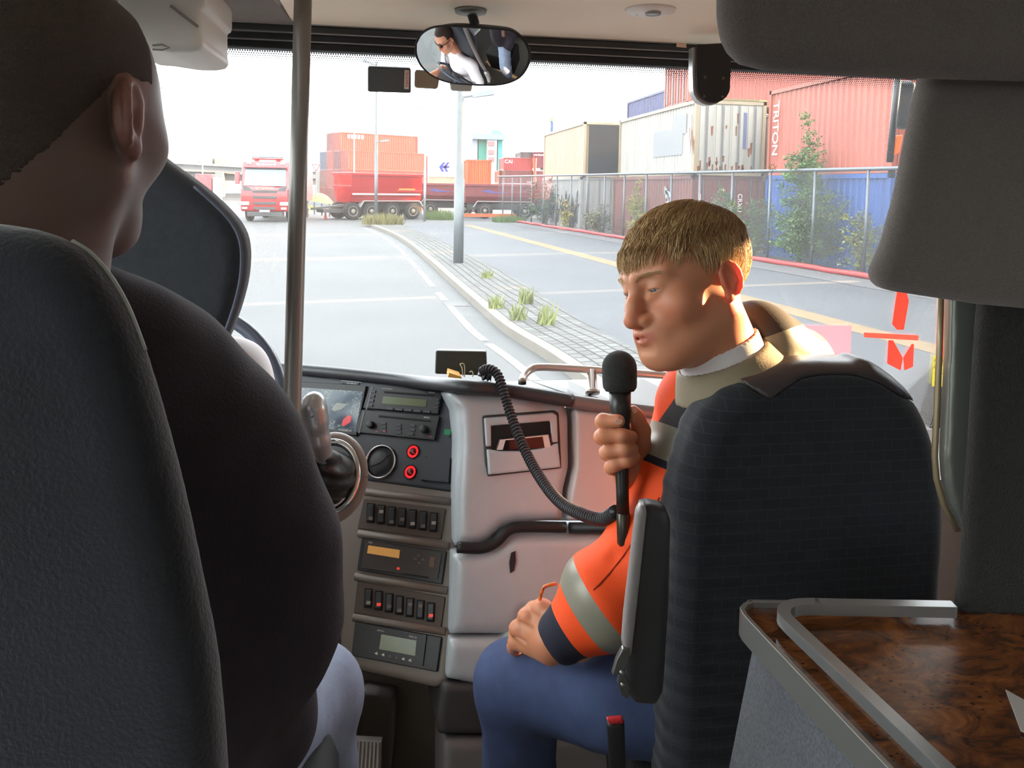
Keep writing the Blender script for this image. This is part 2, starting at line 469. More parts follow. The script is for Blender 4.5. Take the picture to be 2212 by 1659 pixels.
# pale drain strip running diagonally over the yard
d0, d1 = V((4.3, 40.6, 0.008)), V((7.75, 5.0, 0.008)); w = V((0.26, 0, 0))
b = MB(); b.quad([d0 - w, d0 + w, d1 + w, d1 - w])
setp(b.build('paved_strip', mat('pale_sett_strip', (158, 128, 84), 0.9, var=0.1, vscale=4)), 'pale stone strip running diagonally across the yard asphalt', 'paving strip', kind='structure')
b = MB(); q0, q1, q2, q3 = G(957, 652, .006), G(1010, 651, .006), G(1016, 661, .006), G(962, 661, .006)
b.quad([q3, q2, q1, q0])
setp(b.build('drain_cover', mat('cast_iron', (92, 88, 84), 0.7, var=0.2, vscale=30)), 'rectangular drain grate set in the road beside the kerb', 'drain')

# ---- shipping containers
def cmat(rgb): return mat('paint_%d_%d_%d' % rgb, rgb, 0.55, var=0.13, vscale=1.1, stretch=(1, 1, 0.25))
M_RUST = mat('rust', (150, 84, 44), 0.9, var=0.35, vscale=6)
M_WHITE = mat('white_lettering', (236, 234, 230), 0.6)
M_DARK = mat('dark_rubber', (34, 34, 36), 0.8)
M_STEEL = mat('galvanised', (150, 156, 162), 0.5, 0.6, var=0.08, vscale=5)
def corr(b, p0, du, n_, up, off, pitch=0.28):
    """corrugated wall: from p0 along du with n_ periods, height up, out-of-plane vector off"""
    a = []
    for i in range(n_):
        for t, o in ((0, 0), (0.25, 0), (0.42, 1), (0.83, 1)):
            a.append(p0 + du * (i + t) + off * o)
    a.append(p0 + du * n_)
    b.strip(a, [p + up for p in a])
def container(label, loc, L, rgb, group, rotz=0.0, Wd=2.44, Hh=2.59, door=True, frame_rgb=None, rough=False, lid=None, name='shipping_container'):
    """length runs along local +Y from the door end at y=0; x 0..Wd"""
    t = thing(name, label, 'shipping container', loc, rotz, group)
    m = cmat(rgb); fm = cmat(frame_rgb) if frame_rgb else m
    b = MB(); k = max(4, int(L / 0.28)); du = V((0, (L - 0.2) / k, 0)); up = V((0, 0, Hh - 0.24))
    corr(b, V((0.05, 0.1, 0.14)), du, k, up, V((0.04, 0, 0)))
    corr(b, V((Wd - 0.05, 0.1, 0.14)), du, k, up, V((-0.04, 0, 0)))
    corr(b, V((0.1, L - 0.05, 0.14)), V(((Wd - 0.2) / 8, 0, 0)), 8, up, V((0, -0.04, 0)))
    if not door: corr(b, V((0.1, 0.05, 0.14)), V(((Wd - 0.2) / 8, 0, 0)), 8, up, V((0, 0.04, 0)))
    b.bb((0.03, 0.03, Hh - 0.12), (Wd - 0.03, L - 0.03, Hh - 0.04)); b.bb((0.05, 0.05, 0.08), (Wd - 0.05, L - 0.05, 0.16))
    b.build('corrugated_shell', m, t, local=True)
    b = MB(); s = 0.12
    for x in (0, Wd - s):
        for y in (0, L - s): b.bb((x, y, 0), (x + s, y + s, Hh))
        b.bb((x, 0, 0), (x + s, L, s)); b.bb((x, 0, Hh - s), (x + s, L, Hh))
    for y in (0, L - s): b.bb((0, y, 0), (Wd, y + s, s)); b.bb((0, y, Hh - s), (Wd, y + s, Hh))
    b.build('corner_frame', fm, t, local=True)
    if door:
        for sx in (0, 1):
            x0 = 0.12 + sx * (Wd - 0.24) / 2; x1 = x0 + (Wd - 0.26) / 2
            b = MB(); b.bb((x0, 0.04, 0.13), (x1, 0.09, Hh - 0.13))
            for q in range(5):
                zz = 0.3 + q * (Hh - 0.6) / 4; b.bb((x0 + .06, 0.02, zz - .05), (x1 - .06, 0.04, zz + .05)) if False else None
            k2 = 4; ww = (x1 - x0) / k2
            for q in range(k2): b.bb((x0 + q * ww + ww * .22, 0.01, 0.2), (x0 + q * ww + ww * .78, 0.05, Hh - 0.2))
            d = b.build('door', m, t, local=True)
            for q in (0.25, 0.75):
                b = MB(); xx = x0 + (x1 - x0) * q; b.tube([(xx, -0.005, 0.1), (xx, -0.005, Hh - 0.1)], 0.02, 6); b.build('lock_rod', M_STEEL, d, local=True)
    return t
ORNG = (196, 92, 70)
gN = 'containers stacked behind the fence'
# lower tier behind the fence
container('white painted container with black scrawls, lowest one left behind the fence', (9.12, 35.5, 0.0), 9.2, (196, 194, 188), gN)
container('faded red brown container under the long dirty white one', (10.55, 25.5, 0.0), 9.4, (150, 78, 66), gN, Wd=2.62)
container('dark red container showing its door end under rusty white doors', (11.5, 22.9, 0.1), 2.6, (134, 46, 44), gN, Wd=2.9) if False else None
c = container('bright blue container on the ground behind the tall sapling', (12.4, 17.4, 0.0), 6.36, (36, 104, 196), gN)
# upper tier
cw = container('long dirty white container with rust streaked doors above the fence', (10.55, 25.4, 2.6), 8.8, (206, 202, 190), gN, frame_rgb=(198, 176, 140), Wd=2.62)
b = MB(); rr = random.Random(3)
for i in range(26):
    x = rr.uniform(0.1, 2.3); zt = rr.choice([rr.uniform(.2, .7), rr.uniform(.2, .5), rr.uniform(.9, 2.2)]); w_ = rr.uniform(.02, .07); ln = rr.uniform(.1, .45)
    b.add([(x - w_, -0.012 + .02, zt), (x + w_, -0.012 + .02, zt + .03), (x + w_ * .6, .008, max(.1, zt - ln)), (x - w_ * .5, .008, max(.1, zt - ln))], [(0, 1, 2, 3)])
for i in range(8):
    y = rr.uniform(0, .5); zt = rr.uniform(.4, 2.4); b.add([(-.012, y, zt), (-.012, y + .06, zt), (-.012, y + .04, zt - .5), (-.012, y + .01, zt - .5)], [(0, 1, 2, 3)])
setp(b.build('rust_stain', M_RUST, cw, local=True), kind='stuff')
b = MB(); b.bb((0.038, 1.2, 0.75), (0.046, 4.3, 1.75)); b.bb((0.036, .9, 1.5), (0.044, 2.2, 2.2))
b.build('repaint_patch', mat('grey_patch', (168, 172, 174), 0.7), cw, local=True)
b = MB(); b.bb((1.78, .0, .95), (1.9, .012, 2.2)); b.build('blue_label_strip', mat('label_blue', (110, 120, 168), .7), cw, local=True)
b = MB(); b.bb((.0, -.02, 2.6), (2.62, .08, 2.66))
for i in range(20): pass
b.build('hazard_rail', mat('hazard_rail', (206, 186, 120), .7), cw, local=True)
b = MB()
for i in range(22): b.add([(.9 + i * .065, -.022, 2.605), (.93 + i * .065, -.022, 2.605), (.95 + i * .065, -.022, 2.655), (.92 + i * .065, -.022, 2.655)], [(0, 1, 2, 3)])
b.build('hazard_stripe', mat('hazard_black', (60, 58, 50), .8), cw, local=True)
cr = container('salmon red container with white upright letters, above the blue one', (12.4, 17.4, 2.6), 6.36, (214, 112, 90), gN, Hh=2.75)
text('lettering', 'TRITON', V((-0.02, 5.85, 1.5)), (0, 0, -1), (0, -1, 0), 0.50, M_WHITE, cr, local=True, spacing=0.95)
c2 = container('tan container with an open dark doorway, left of the long white one', (9.2, 35.4, 2.6), 9.3, (222, 196, 158), gN, door=False, Wd=2.1)
b = MB(); b.bb((.25, -.03, .1), (1.95, .02, 2.45)); b.build('open_doorway', mat('container_dark', (46, 46, 48), .9), c2, local=True)
b = MB(); rr = random.Random(9)
for i in range(60):
    y0, z0 = rr.uniform(.3, 5.4), rr.uniform(.2, 1.2)
    b.tube([(-.03, y0, z0), (-.03, y0 + rr.uniform(-.3, .3), z0 + rr.uniform(.1, .8)), (-.03, y0 + rr.uniform(-.2, .4), z0 + rr.uniform(-.1, .3))], .018, 4)
t0 = [o for o in bpy.data.objects if o.get('label', '').startswith('white painted')][0]
b.build('scrawl', mat('black_spray', (52, 50, 52), .8), t0, local=True)
c3 = container('dark red ribbed door end with white letters under rusty doors', (11.0, 22.75, 0.1), 2.7, (132, 50, 46), gN, Wd=3.0, door=True) if False else None
cdr = container('dark red container with small white upright letters right of the graffiti', (10.6, 25.55, .1), .18, (130, 48, 46), gN) if False else None
tx = [o for o in bpy.data.objects if o.get('label', '').startswith('faded red brown')][0]
text('lettering', 'CRXU', V((1.78, -0.03, 1.65)), (0, 0, -1), (1, 0, 0), 0.24, M_WHITE, tx, local=True)
b = MB(); rr = random.Random(5)
for i in range(16):
    y0 = 2.2 + rr.uniform(-.25, .25); z0 = rr.uniform(1.0, 2.3); b.add([(-.02, y0, z0), (-.02, y0 + rr.uniform(.15, .35), z0 + rr.uniform(-.1, .1)), (-.02, y0 + rr.uniform(.05, .3), z0 - .25), (-.02, y0 - .05, z0 - .15)], [(0, 1, 2, 3)])
b.build('graffiti', mat('spray_pale', (214, 222, 220), .7), tx, local=True)
# third tier and rear rows
cc = container('pale red container crosswise on the third tier behind the black bracket', (11.05, 29.6, 5.4), 6.06, (206, 104, 84), gN, rotz=-PI / 2)
cc.location = (10.95, 29.6, 5.22)
text('lettering', 'TRITON', V((0.02 + 2.44, 0.45, 1.45)), (0, 0, -1), (0, 1, 0), 0.42, M_WHITE, cc, local=True)
pb = P(1437, 181, 44)
container('navy blue container on the third tier left of the pale red ones', (pb.x, pb.y, 5.2), 7.0, (72, 84, 140), gN, door=False, Wd=2.44)
for zz in (0.0, 2.6): container('container hidden beneath the navy blue one', (pb.x, pb.y, zz), 7.0, (120, 70, 60), 'hidden supports in the rear container row', door=False)
# the same container row carries on beside the bus, out of frame: it throws the long shade and lets streaks of sun through its gaps
def rowpiece(y0, y1, tiers, rgb):
    for k in range(tiers): container('container in the row beside the bus outside the view', (12.65, y0, 2.62 * k), y1 - y0, rgb, 'containers of the row beside the bus', door=False)
rowpiece(10.6, 16.65, 2, (150, 80, 70)); rowpiece(4.5, 10.58, 2, (90, 110, 140)); rowpiece(-10.6, 1.5, 2, (70, 100, 150)); rowpiece(-22.8, -10.7, 2, (150, 80, 70))
for k in range(2): container('container added behind the salmon and blue ones', (15.3, 18.9, 2.6 * k), 6.06, (120, 90, 80), 'containers of the second row', door=False)  # added behind the row to narrow the gap that lets sun through
for k in range(2): container('container behind the rusty white doors in the second row', (15.3, 26.5, 2.6 * k), 6.06, (126, 74, 64), 'containers of the second row', door=False)

# ---- fence
FA, FB = V((7.75, 44.0, 0)), V((12.30, 13.5, 0))
FC = V((6.9, 47.5, 0))
t = thing('chain_link_fence', 'grey chain link fence with top rail along the yard edge', 'fence', FA)
FH = 2.68
npost = 16
for i in range(npost + 1):
    p = FA.lerp(FB, (i / npost) ** 1.0); b = MB(); b.tube([p, p + V((0, 0, FH))], 0.038, 8); b.build('post', M_STEEL, t, smooth=True)
for i in (0.35, 0.75):
    p = FA.lerp(FC, i); b = MB(); b.tube([p, p + V((0, 0, FH))], 0.04, 8); b.build('post', M_STEEL, t, smooth=True)
b = MB(); b.tube([FC + V((0, 0, FH)), FA + V((0, 0, FH)), FB + V((0, 0, FH))], 0.05, 8); b.build('top_rail', M_STEEL, t)
M_NET = bpy.data.materials.new('wire_mesh'); M_NET.use_nodes = True
nt = M_NET.node_tree; N = nt.nodes.new; L = nt.links.new; pb_ = nt.nodes['Principled BSDF']
pb_.inputs['Base Color'].default_value = (*[x * ALB for x in lin((150, 156, 160))], 1); pb_.inputs['Metallic'].default_value = 0.3
tr = N('ShaderNodeBsdfTransparent'); mx = N('ShaderNodeMixShader'); uv = N('ShaderNodeUVMap')
fac = None
for sgn in (1, -1):
    sp = N('ShaderNodeSeparateXYZ'); L(uv.outputs[0], sp.inputs[0])
    a = N('ShaderNodeMath'); a.operation = 'MULTIPLY_ADD'; a.inputs[1].default_value = sgn; L(sp.outputs[0], a.inputs[0]); L(sp.outputs[1], a.inputs[2])
    f = N('ShaderNodeMath'); f.operation = 'PINGPONG'; f.inputs[1].default_value = 0.5; L(a.outputs[0], f.inputs[0])
    l = N('ShaderNodeMath'); l.operation = 'LESS_THAN'; l.inputs[1].default_value = 0.045; L(f.outputs[0], l.inputs[0])
    if fac is None: fac = l
    else:
        mm = N('ShaderNodeMath'); mm.operation = 'MAXIMUM'; L(fac.outputs[0], mm.inputs[0]); L(l.outputs[0], mm.inputs[1]); fac = mm
L(fac.outputs[0], mx.inputs[0]); L(tr.outputs[0], mx.inputs[1]); L(pb_.outputs[0], mx.inputs[2]); L(mx.outputs[0], nt.nodes['Material Output'].inputs[0])
me = bpy.data.meshes.new('wire_mesh'); L1 = (FB - FA).length / 0.07; L0 = (FC - FA).length / 0.07; hh = FH / 0.07
me.from_pydata([tuple(FC), tuple(FA), tuple(FB), tuple(FC + V((0, 0, FH))), tuple(FA + V((0, 0, FH))), tuple(FB + V((0, 0, FH)))], [], [(0, 1, 4, 3), (1, 2, 5, 4)])
ul = me.uv_layers.new(name='UVMap'); uu = [(-L0, 0), (0, 0), (L1, 0), (-L0, hh), (0, hh), (L1, hh)]
for l in me.loops: ul.data[l.index].uv = uu[l.vertex_index]
me.materials.append(M_NET); link('wire_mesh', me, t)
b = MB(); pts = []
rr = random.Random(2)
for i in range(60):
    p = FA.lerp(FB, i / 59); pts.append(p + V((-0.25 + rr.uniform(-.06, .06), 0, 0.06 + rr.uniform(0, .03))))
b.tube(pts, 0.075, 8)
setp(b.build('hose', mat('red_hose', (206, 52, 52), 0.6, var=0.15, vscale=2), smooth=True), 'long red hose lying along the foot of the fence', 'hose')
b = MB(); g0, g1 = FA + V((-1.2, 0, 0.012)), FB + V((-1.6, 0, 0.012)); b.quad([g0, FA + V((0.9, 0, .012)), FB + V((0.3, 0, .012)), g1])
setp(b.build('gravel_verge', mat('gravel', (116, 114, 116), 0.95, var=0.35, vscale=25, bump=0.6, bscale=60)), 'strip of grey gravel at the foot of the fence', 'gravel', kind='stuff')
b = MB(); pp = P(1669, 362, 20.7) + V((0, 0, 0))
for a_ in range(7):
    an = a_ * 2 * PI / 7; b.add([pp + V((0, -.05, 0)), pp + V((math.cos(an) * .05, 0, math.sin(an) * .05)), pp + V((math.cos(an + .3) * .17, 0, math.sin(an + .3) * .15)), pp + V((math.cos(an + .6) * .05, 0, math.sin(an + .6) * .05))], [(0, 1, 2, 3), (3, 2, 1, 0)])
setp(b.build('rag', mat('yellow_cloth', (240, 196, 60), .8)), 'small yellow rag caught on the fence top rail', 'rag')

# ---- plants
LEAF = {}
def plant(name, label, cat, base, h, wd, nleaf, rgb, leaf, seed, group, nstem=5, taper=0.8):
    r = random.Random(seed); base = V(base)
    t = thing(name, label, cat, base, group=group)
    b = MB(); tips = []
    for i in range(nstem):
        a = r.uniform(0, 2 * PI); hh = h * (1 if i == 0 else r.uniform(.55, .95)); sp = wd * .42 * (0.12 if i == 0 else r.random())
        e = base + V((math.cos(a) * sp, math.sin(a) * sp, hh)); m_ = base.lerp(e, .5) + V((r.uniform(-.08, .08), r.uniform(-.08, .08), 0))
        b.tube([base + V((math.cos(a) * .05, math.sin(a) * .05, 0)), m_, e], [.018, .011, .003], 5)
        for j in range(15):
            u = .08 + .92 * (j + r.random()) / 15; p0 = base.lerp(m_, u * 2) if u < .5 else m_.lerp(e, u * 2 - 1)
            an = r.uniform(0, 2 * PI); ln = wd * .5 * (1 - taper * u) * r.uniform(.4, 1.15)
            q_ = p0 + V((math.cos(an) * ln, math.sin(an) * ln, ln * r.uniform(.1, .7))); b.tube([p0, q_], [.006, .002], 4); tips.append((p0, q_))
    b.build('stem', mat('twig_brown', (104, 84, 60), .9), t)
    vs = []; fs = []
    for i in range(nleaf):
        p0, q_ = tips[r.randrange(len(tips))]; c = p0.lerp(q_, r.random() ** .6) + V((r.gauss(0, .05), r.gauss(0, .05), r.gauss(0, .06))) * (wd / 1.5)
        x = V((r.gauss(0, 1), r.gauss(0, 1), r.gauss(0, .6))).normalized(); y = x.cross(V((r.gauss(0, 1), r.gauss(0, 1), r.gauss(0, 1)))).normalized(); s = leaf * r.uniform(.6, 1.2)
        k = len(vs); vs += [tuple(c - x * s), tuple(c + y * s * .55), tuple(c + x * s), tuple(c - y * s * .55)]; fs.append((k, k + 1, k + 2, k + 3))
    me = bpy.data.meshes.new('leaves'); me.from_pydata(vs, [], fs)
    m = mat('leaf_%d_%d_%d' % rgb, rgb, .7, var=.35, vscale=3); m.node_tree.nodes['Principled BSDF'].inputs['Transmission Weight'].default_value = 0
    me.materials.append(m); link('leaves', me, t)
    return t
GR = 'shrubs growing along the fence'
def fenceat(px, off=0.5):
    i = min(np.linspace(0, 1, 400), key=lambda q: abs(proj(FA.lerp(FB, q) + V((off, 0, 0)))[0] - px)); return FA.lerp(FB, i) + V((off, 0, 0))
plant('birch_sapling', 'tall green birch sapling in front of the blue container', 'tree', fenceat(1725, .42), 4.3, 1.7, 6500, (104, 146, 70), .05, 11, GR, 8, .5)
plant('shrub', 'broad green shrub at the foot of the tall sapling', 'shrub', fenceat(1745, .4), 2.2, 2.4, 5200, (96, 126, 72), .05, 12, GR, 9, .5)
plant('shrub', 'yellow green shrub before the brown container above the man\'s fringe', 'shrub', fenceat(1375, .45), 2.4, 1.4, 2600, (196, 190, 74), .055, 13, GR, 5, .6)
plant('shrub', 'green shrub in front of the dark red door end', 'shrub', fenceat(1560, .4), 2.1, 1.5, 3600, (100, 132, 74), .05, 14, GR, 6, .7)
plant('shrub', 'low green shrub right of the dark red door end', 'shrub', fenceat(1625, .4), 1.8, 1.5, 3200, (112, 132, 70), .05, 15, GR, 6, .5)
plant('shrub', 'olive shrub at the right end of the fence beside the bus panel', 'shrub', fenceat(1858, .3), 1.6, 1.3, 2200, (146, 152, 80), .045, 16, GR, 6, .6)
plant('shrub', 'dark green bush behind the far fence corner', 'shrub', fenceat(1180, .6), 2.4, 2.4, 1900, (84, 108, 76), .08, 17, GR, 6, .5)
plant('shrub', 'golden weedy bush left of the scrawled white container', 'shrub', fenceat(1235, .3), 1.4, 1.6, 1100, (190, 172, 82), .07, 18, GR, 6, .5)
plant('shrub', 'dry brush before the scrawled white container', 'shrub', fenceat(1300, .35), 1.3, 1.8, 1000, (130, 128, 92), .06, 19, GR, 6, .5)
GT = 'grass tufts around the median and yard'
def tuft(label, base, h, wd, nb, rgb, seed):
    r = random.Random(seed); base = V(base); vs = []; fs = []
    for i in range(nb):
        a = r.uniform(0, 2 * PI); q = wd * .5 * math.sqrt(r.random()); p = base + V((math.cos(a) * q, math.sin(a) * q, -.005)); hh = h * r.uniform(.5, 1.0) * (1 - .5 * q / wd)
        l = V((r.gauss(0, .25), r.gauss(0, .25), 1)) * hh; s = V((r.uniform(-1, 1), r.uniform(-1, 1), 0)).normalized() * .02
        k = len(vs); vs += [tuple(p - s), tuple(p + s), tuple(p + l * .6 + s * .7), tuple(p + l)]; fs.append((k, k + 1, k + 2, k + 3))
    me = bpy.data.meshes.new('grass_tuft'); me.from_pydata(vs, [], fs); me.materials.append(mat('leaf_%d_%d_%d' % rgb, rgb, .7, var=.3, vscale=3))
    return setp(link('grass_tuft', me), label, 'grass', GT)
tuft('dry brown green tuft at the far tip of the paved median', kerbL[-1] + V((.6, .5, .1)), .75, 2.0, 700, (158, 150, 84), 1)
tuft('green weed mound below the dark red tippers', G(952, 474), .8, 2.2, 700, (126, 152, 70), 2)
tuft('green weeds at the far corner of the fence', FA + V((-.6, .2, 0)), .6, 2.0, 500, (110, 142, 72), 3)
for i, (px, py, hh, lb) in enumerate(((1072, 665, .3, 'thin weed at the median edge right of the lamp post'), (1135, 655, .42, 'pale weed on the median near the man\'s face'), (1118, 690, .35, 'weed standing among the setts in the middle of the median'), (1178, 700, .45, 'tall weed at the near right edge of the median'), (1052, 600, .25, 'small weed beside the lamp post foot'))):
    tuft(lb, G(px, py, .13), hh, .25, 40, (170, 180, 96), 20 + i)

# ---- street lamps
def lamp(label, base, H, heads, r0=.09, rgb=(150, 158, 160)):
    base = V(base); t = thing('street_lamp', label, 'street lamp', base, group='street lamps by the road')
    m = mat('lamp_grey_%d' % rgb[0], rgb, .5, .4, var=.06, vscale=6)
    b = MB(); b.tube([base, base + V((0, 0, H * .45)), base + V((0, 0, H * .45)), base + V((0, 0, H))], [r0, r0, r0 * .8, r0 * .7], 10); b.build('pole', m, t, smooth=True)
    for zz, dx, ln, up in heads:
        a = base + V((0, 0, zz)); e = a + V((dx * ln * .35, 0, up * .4)); f = a + V((dx * ln, 0, up))
        b = MB(); b.tube([a, e], .03, 6); b.build('arm', m, t)
        b = MB(); s = ln * .11
        b.add([e + V((0, -s, -s * .5)), e + V((0, s, -s * .5)), e + V((0, s, s * .5)), e + V((0, -s, s * .5)), f + V((0, -s * 1.5, -s * .3)), f + V((0, s * 1.5, -s * .3)), f + V((-dx * ln * .1, s * 1.5, s * .9)), f + V((-dx * ln * .1, -s * 1.5, s * .9))],
              [(0, 1, 2, 3), (4, 7, 6, 5), (0, 4, 5, 1), (1, 5, 6, 2), (2, 6, 7, 3), (3, 7, 4, 0)])
        b.build('lamp_head', mat('lamp_head', (178, 190, 198), .4, .2), t)
    return t
lamp('thick grey lamp post on the paved median', G(990, 568, .12), 4.75, [(4.18, 1, .85, .12)], .13)
lamp('slim tall lamp post behind the red tipper trailer wheels', G(812, 482), 8.5, [(8.3, -1, .75, .2), (4.3, 1, .7, .1)], .09)
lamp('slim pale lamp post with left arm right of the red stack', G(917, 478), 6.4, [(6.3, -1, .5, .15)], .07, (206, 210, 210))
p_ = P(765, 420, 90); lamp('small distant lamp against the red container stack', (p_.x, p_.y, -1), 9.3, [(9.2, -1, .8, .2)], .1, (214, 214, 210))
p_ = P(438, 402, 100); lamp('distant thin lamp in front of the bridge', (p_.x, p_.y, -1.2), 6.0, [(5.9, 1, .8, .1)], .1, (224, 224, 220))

# ---- far container stacks
def farc(label, px0, px1, yt, yb, d, rgb, dep=6.0, letters=None, lsize=1.0, group='far stacks of containers'):
    a = P(px0, yb, d); c = P(px1, yt, d); z0, th = (-1.2, 2.55) if d < 112 else (0.0, 2.6)
    if yb == 437 or (d < 112 and d > 100):           # stand the stack on its ground, one container per tier
        top_ = max(1, round((c.z - z0) / th)); bot = max(0, round((a.z - z0) / th))
        if top_ - bot > 1:
            for k in range(bot, top_ - 1): farc('container low in the stacks, mostly hidden behind the parked trailers', px0, px1, CY, CY, d, rgb, dep, group='low tiers of the far stacks', zz=(z0 + k * th, z0 + (k + 1) * th))
            bot = top_ - 1
        return farc(label, px0, px1, CY, CY, d, rgb, dep, letters, lsize, group, (z0 + bot * th, z0 + top_ * th))
    return farc(label, px0, px1, yt, yb, d, rgb, dep, letters, lsize, group, ())
_farc = farc
def farc(label, px0, px1, yt, yb, d, rgb, dep=6.0, letters=None, lsize=1.0, group='far stacks of containers', zz=None):
    if zz is None: return _farc(label, px0, px1, yt, yb, d, rgb, dep, letters, lsize, group)
    a = P(px0, yb, d); c = P(px1, yt, d)
    Y = a.y; a = atY(px0, yb, Y); c = atY(px1, yt, Y)
    if zz: a.z, c.z = zz
    a.x += .06; c.x -= .06; c.z -= .04; wdt, hh = c.x - a.x, c.z - a.z
    t = thing('shipping_container', label, 'shipping container', (a.x, Y, a.z), group=group); m = cmat(rgb)
    b = MB(); k = max(3, int(wdt / .45)); up = V((0, 0, hh - .3))
    corr(b, V((.1, .1, .15)), V(((wdt - .2) / k, 0, 0)), k, up, V((0, .12, 0))); k = max(3, int(dep / .45))
    corr(b, V((.1, .1, .15)), V((0, (dep - .2) / k, 0)), k, up, V((.1, 0, 0))); corr(b, V((wdt - .1, .1, .15)), V((0, (dep - .2) / k, 0)), k, up, V((-.1, 0, 0)))
    b.bb((.05, .3, hh - .2), (wdt - .05, dep, hh - .05)); b.bb((.05, .25, .05), (wdt - .05, dep, .3)); b.bb((.3, dep - .2, .1), (wdt - .3, dep, hh - .1))
    b.build('corrugated_shell', m, t, local=True)
    b = MB(); s = .14
    for x in (0, wdt - s):
        for y in (0, dep - s): b.bb((x, y, 0), (x + s, y + s, hh))
    for zz in (0, hh - s):
        b.bb((0, 0, zz), (wdt, s, zz + s)); b.bb((0, dep - s, zz), (wdt, dep, zz + s)); b.bb((0, 0, zz), (s, dep, zz + s)); b.bb((wdt - s, 0, zz), (wdt, dep, zz + s))
    b.build('corner_frame', m, t, local=True)
    if letters: text('lettering', letters[0], V((wdt * letters[1], -.04, hh * letters[2])), (1, 0, 0) if lsize > 0 else (0, 0, -1), (0, 0, 1) if lsize > 0 else (1, 0, 0), abs(lsize), M_WHITE, t, local=True)
    return t
OR = (214, 88, 58); g1 = 'red container stack beyond the tipper trailer'
D1 = 105
TH = math.radians(27); rd_ = V((-math.sin(TH), math.cos(TH), 0)) * 2.5; C0 = P(752, 450, D1)
rows = ((0, ('third tier', 'second tier'), 3), (1, ('', 'top tier'), 4), (2, ('', 'top tier'), 4), (3, ('', ''), 3))
NM = {(0, 2): ('long orange red container second from the top at the front of the red stack', OR), (0, 1): ('long red container just above the red trailer, front row of the stack', (214, 66, 48)), (1, 3): ('topmost long orange red container with pale letters on the red stack', OR),
      (2, 3): ('brown red container behind the topmost lettered one, only its end showing', (176, 84, 68)), (1, 2): ('dull maroon container end on the second tier of the red stack', (156, 74, 70)), (2, 2): ('brown orange container end in the middle of the second tier', (200, 88, 66)),
      (3, 2): ('grey blue container end at the left edge of the red stack', (92, 98, 124)), (1, 1): ('red maroon container end on the third tier above the trailer', (176, 66, 60)), (2, 1): ('orange red container end in the middle of the third tier', (196, 78, 62)), (3, 1): ('brown container end below the grey blue one', (160, 92, 76))}
for k, _n, nt_ in rows:
    for q in range(nt_):
        lb, cl = NM.get((k, q), ('container low in the stacks, mostly hidden behind the parked trailers', (170, 70, 56))); o_ = C0 + rd_ * k - V((math.sin(TH), -math.cos(TH), 0)) * 2.44
        o_ = C0 + rd_ * k + V((-math.sin(TH), math.cos(TH), 0)) * 2.44; o_.z = -1.2 + 2.59 * q
        c_ = container(lb, o_, 12.19, cl, g1 if (k, q) in NM else 'low tiers of the far stacks', rotz=TH - PI / 2)
        if (k, q) == (1, 3): bq = MB(); [bq.bb((2.43, 1.0 + j * .52, 1.75), (2.46, 1.36 + j * .52, 2.3)) for j in range(5)]; bq.build('faded_lettering', M_WHITE, c_, local=True)
for q in range(3):
    farc('salmon container right of the red stack, top one behind the slim pale lamp' if q == 2 else 'container low in the stacks, mostly hidden behind the parked trailers', 912, 924, 402, 402, D1 + 11.5, (222, 110, 84), 9, group=g1 if q == 2 else 'low tiers of the far stacks', zz=(-1.2 + 2.55 * q, 1.35 + 2.55 * q))
D2 = 150; g2 = 'mixed containers at the far terminal'
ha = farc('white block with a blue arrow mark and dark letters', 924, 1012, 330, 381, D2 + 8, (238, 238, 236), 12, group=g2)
farc('cream container under the white block with the blue mark', 924, 1012, 382, 424, D2 + 8, (244, 222, 184), 12, group=g2)
_A = ALB; ALB = 1.0; mw = mat('sunlit_container_white', (246, 246, 244), .6); ALB = _A  # sunlight put into this white, which skips the outdoor darkening
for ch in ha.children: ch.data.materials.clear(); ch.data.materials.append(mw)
text('lettering', 'Hapag-Lloyd', V((5.0, -.1, 2.0)), (1, 0, 0), (0, 0, 1), 1.15, mat('navy_lettering', (96, 100, 120), .6), ha, local=True, align='LEFT')
b = MB()
for dx in (0, .85):
    b.add([(2.2 + dx, -.1, 2.0), (3.1 + dx, -.1, 3.0), (3.6 + dx, -.1, 3.0), (3.0 + dx, -.1, 2.2), (3.9 + dx * .7, -.1, 2.2), (3.7 + dx * .7, -.1, 1.8), (2.9 + dx, -.1, 1.8), (3.3 + dx, -.1, 1.0), (2.8 + dx, -.1, 1.0)], [(0, 1, 2, 3), (0, 3, 4, 5, 6), (0, 6, 7, 8)])
b.build('arrow_mark', mat('mark_blue', (48, 62, 200), .5), ha, local=True)
farc('bright orange container with ribbed front above the dark tippers', 1007, 1063, 345, 405, 90, (248, 104, 24), 7, group=g2)
farc('container low in the stacks, mostly hidden behind the parked trailers', 1007, 1063, 406, 463, 90, (150, 80, 60), 7, group='low tiers of the far stacks')
for k in range(11):
    o_ = bpy.data.objects[-1] if False else None
farc('bright red container with three white letters above the dark tippers', 1087, 1152, 341, 368, D2, (206, 54, 56), 6, ('CAI', .17, .68), 1.0, group=g2)
farc('brown red container directly below the bright red lettered one', 1087, 1146, 368, 437, D2, (146, 64, 62), 6, ('hamburg', .1, .8) if False else None, group=g2)
farc('dark grey container on top of the bright red lettered one', 1123, 1149, 328, 341, D2 + 1, (92, 98, 100), 6, group=g2)
farc('upper maroon container end with white print', 1151, 1178, 328, 362, D2, (150, 40, 66), 6, ('HAMBURG', .5, .8), .45, group=g2)
farc('lower maroon container end beside the navy one', 1151, 1178, 363, 437, D2, (152, 44, 62), 6, group=g2)
farc('pale sunlit container end above the navy one', 1179, 1200, 330, 367.5, D2, (250, 170, 140), 6, group=g2)
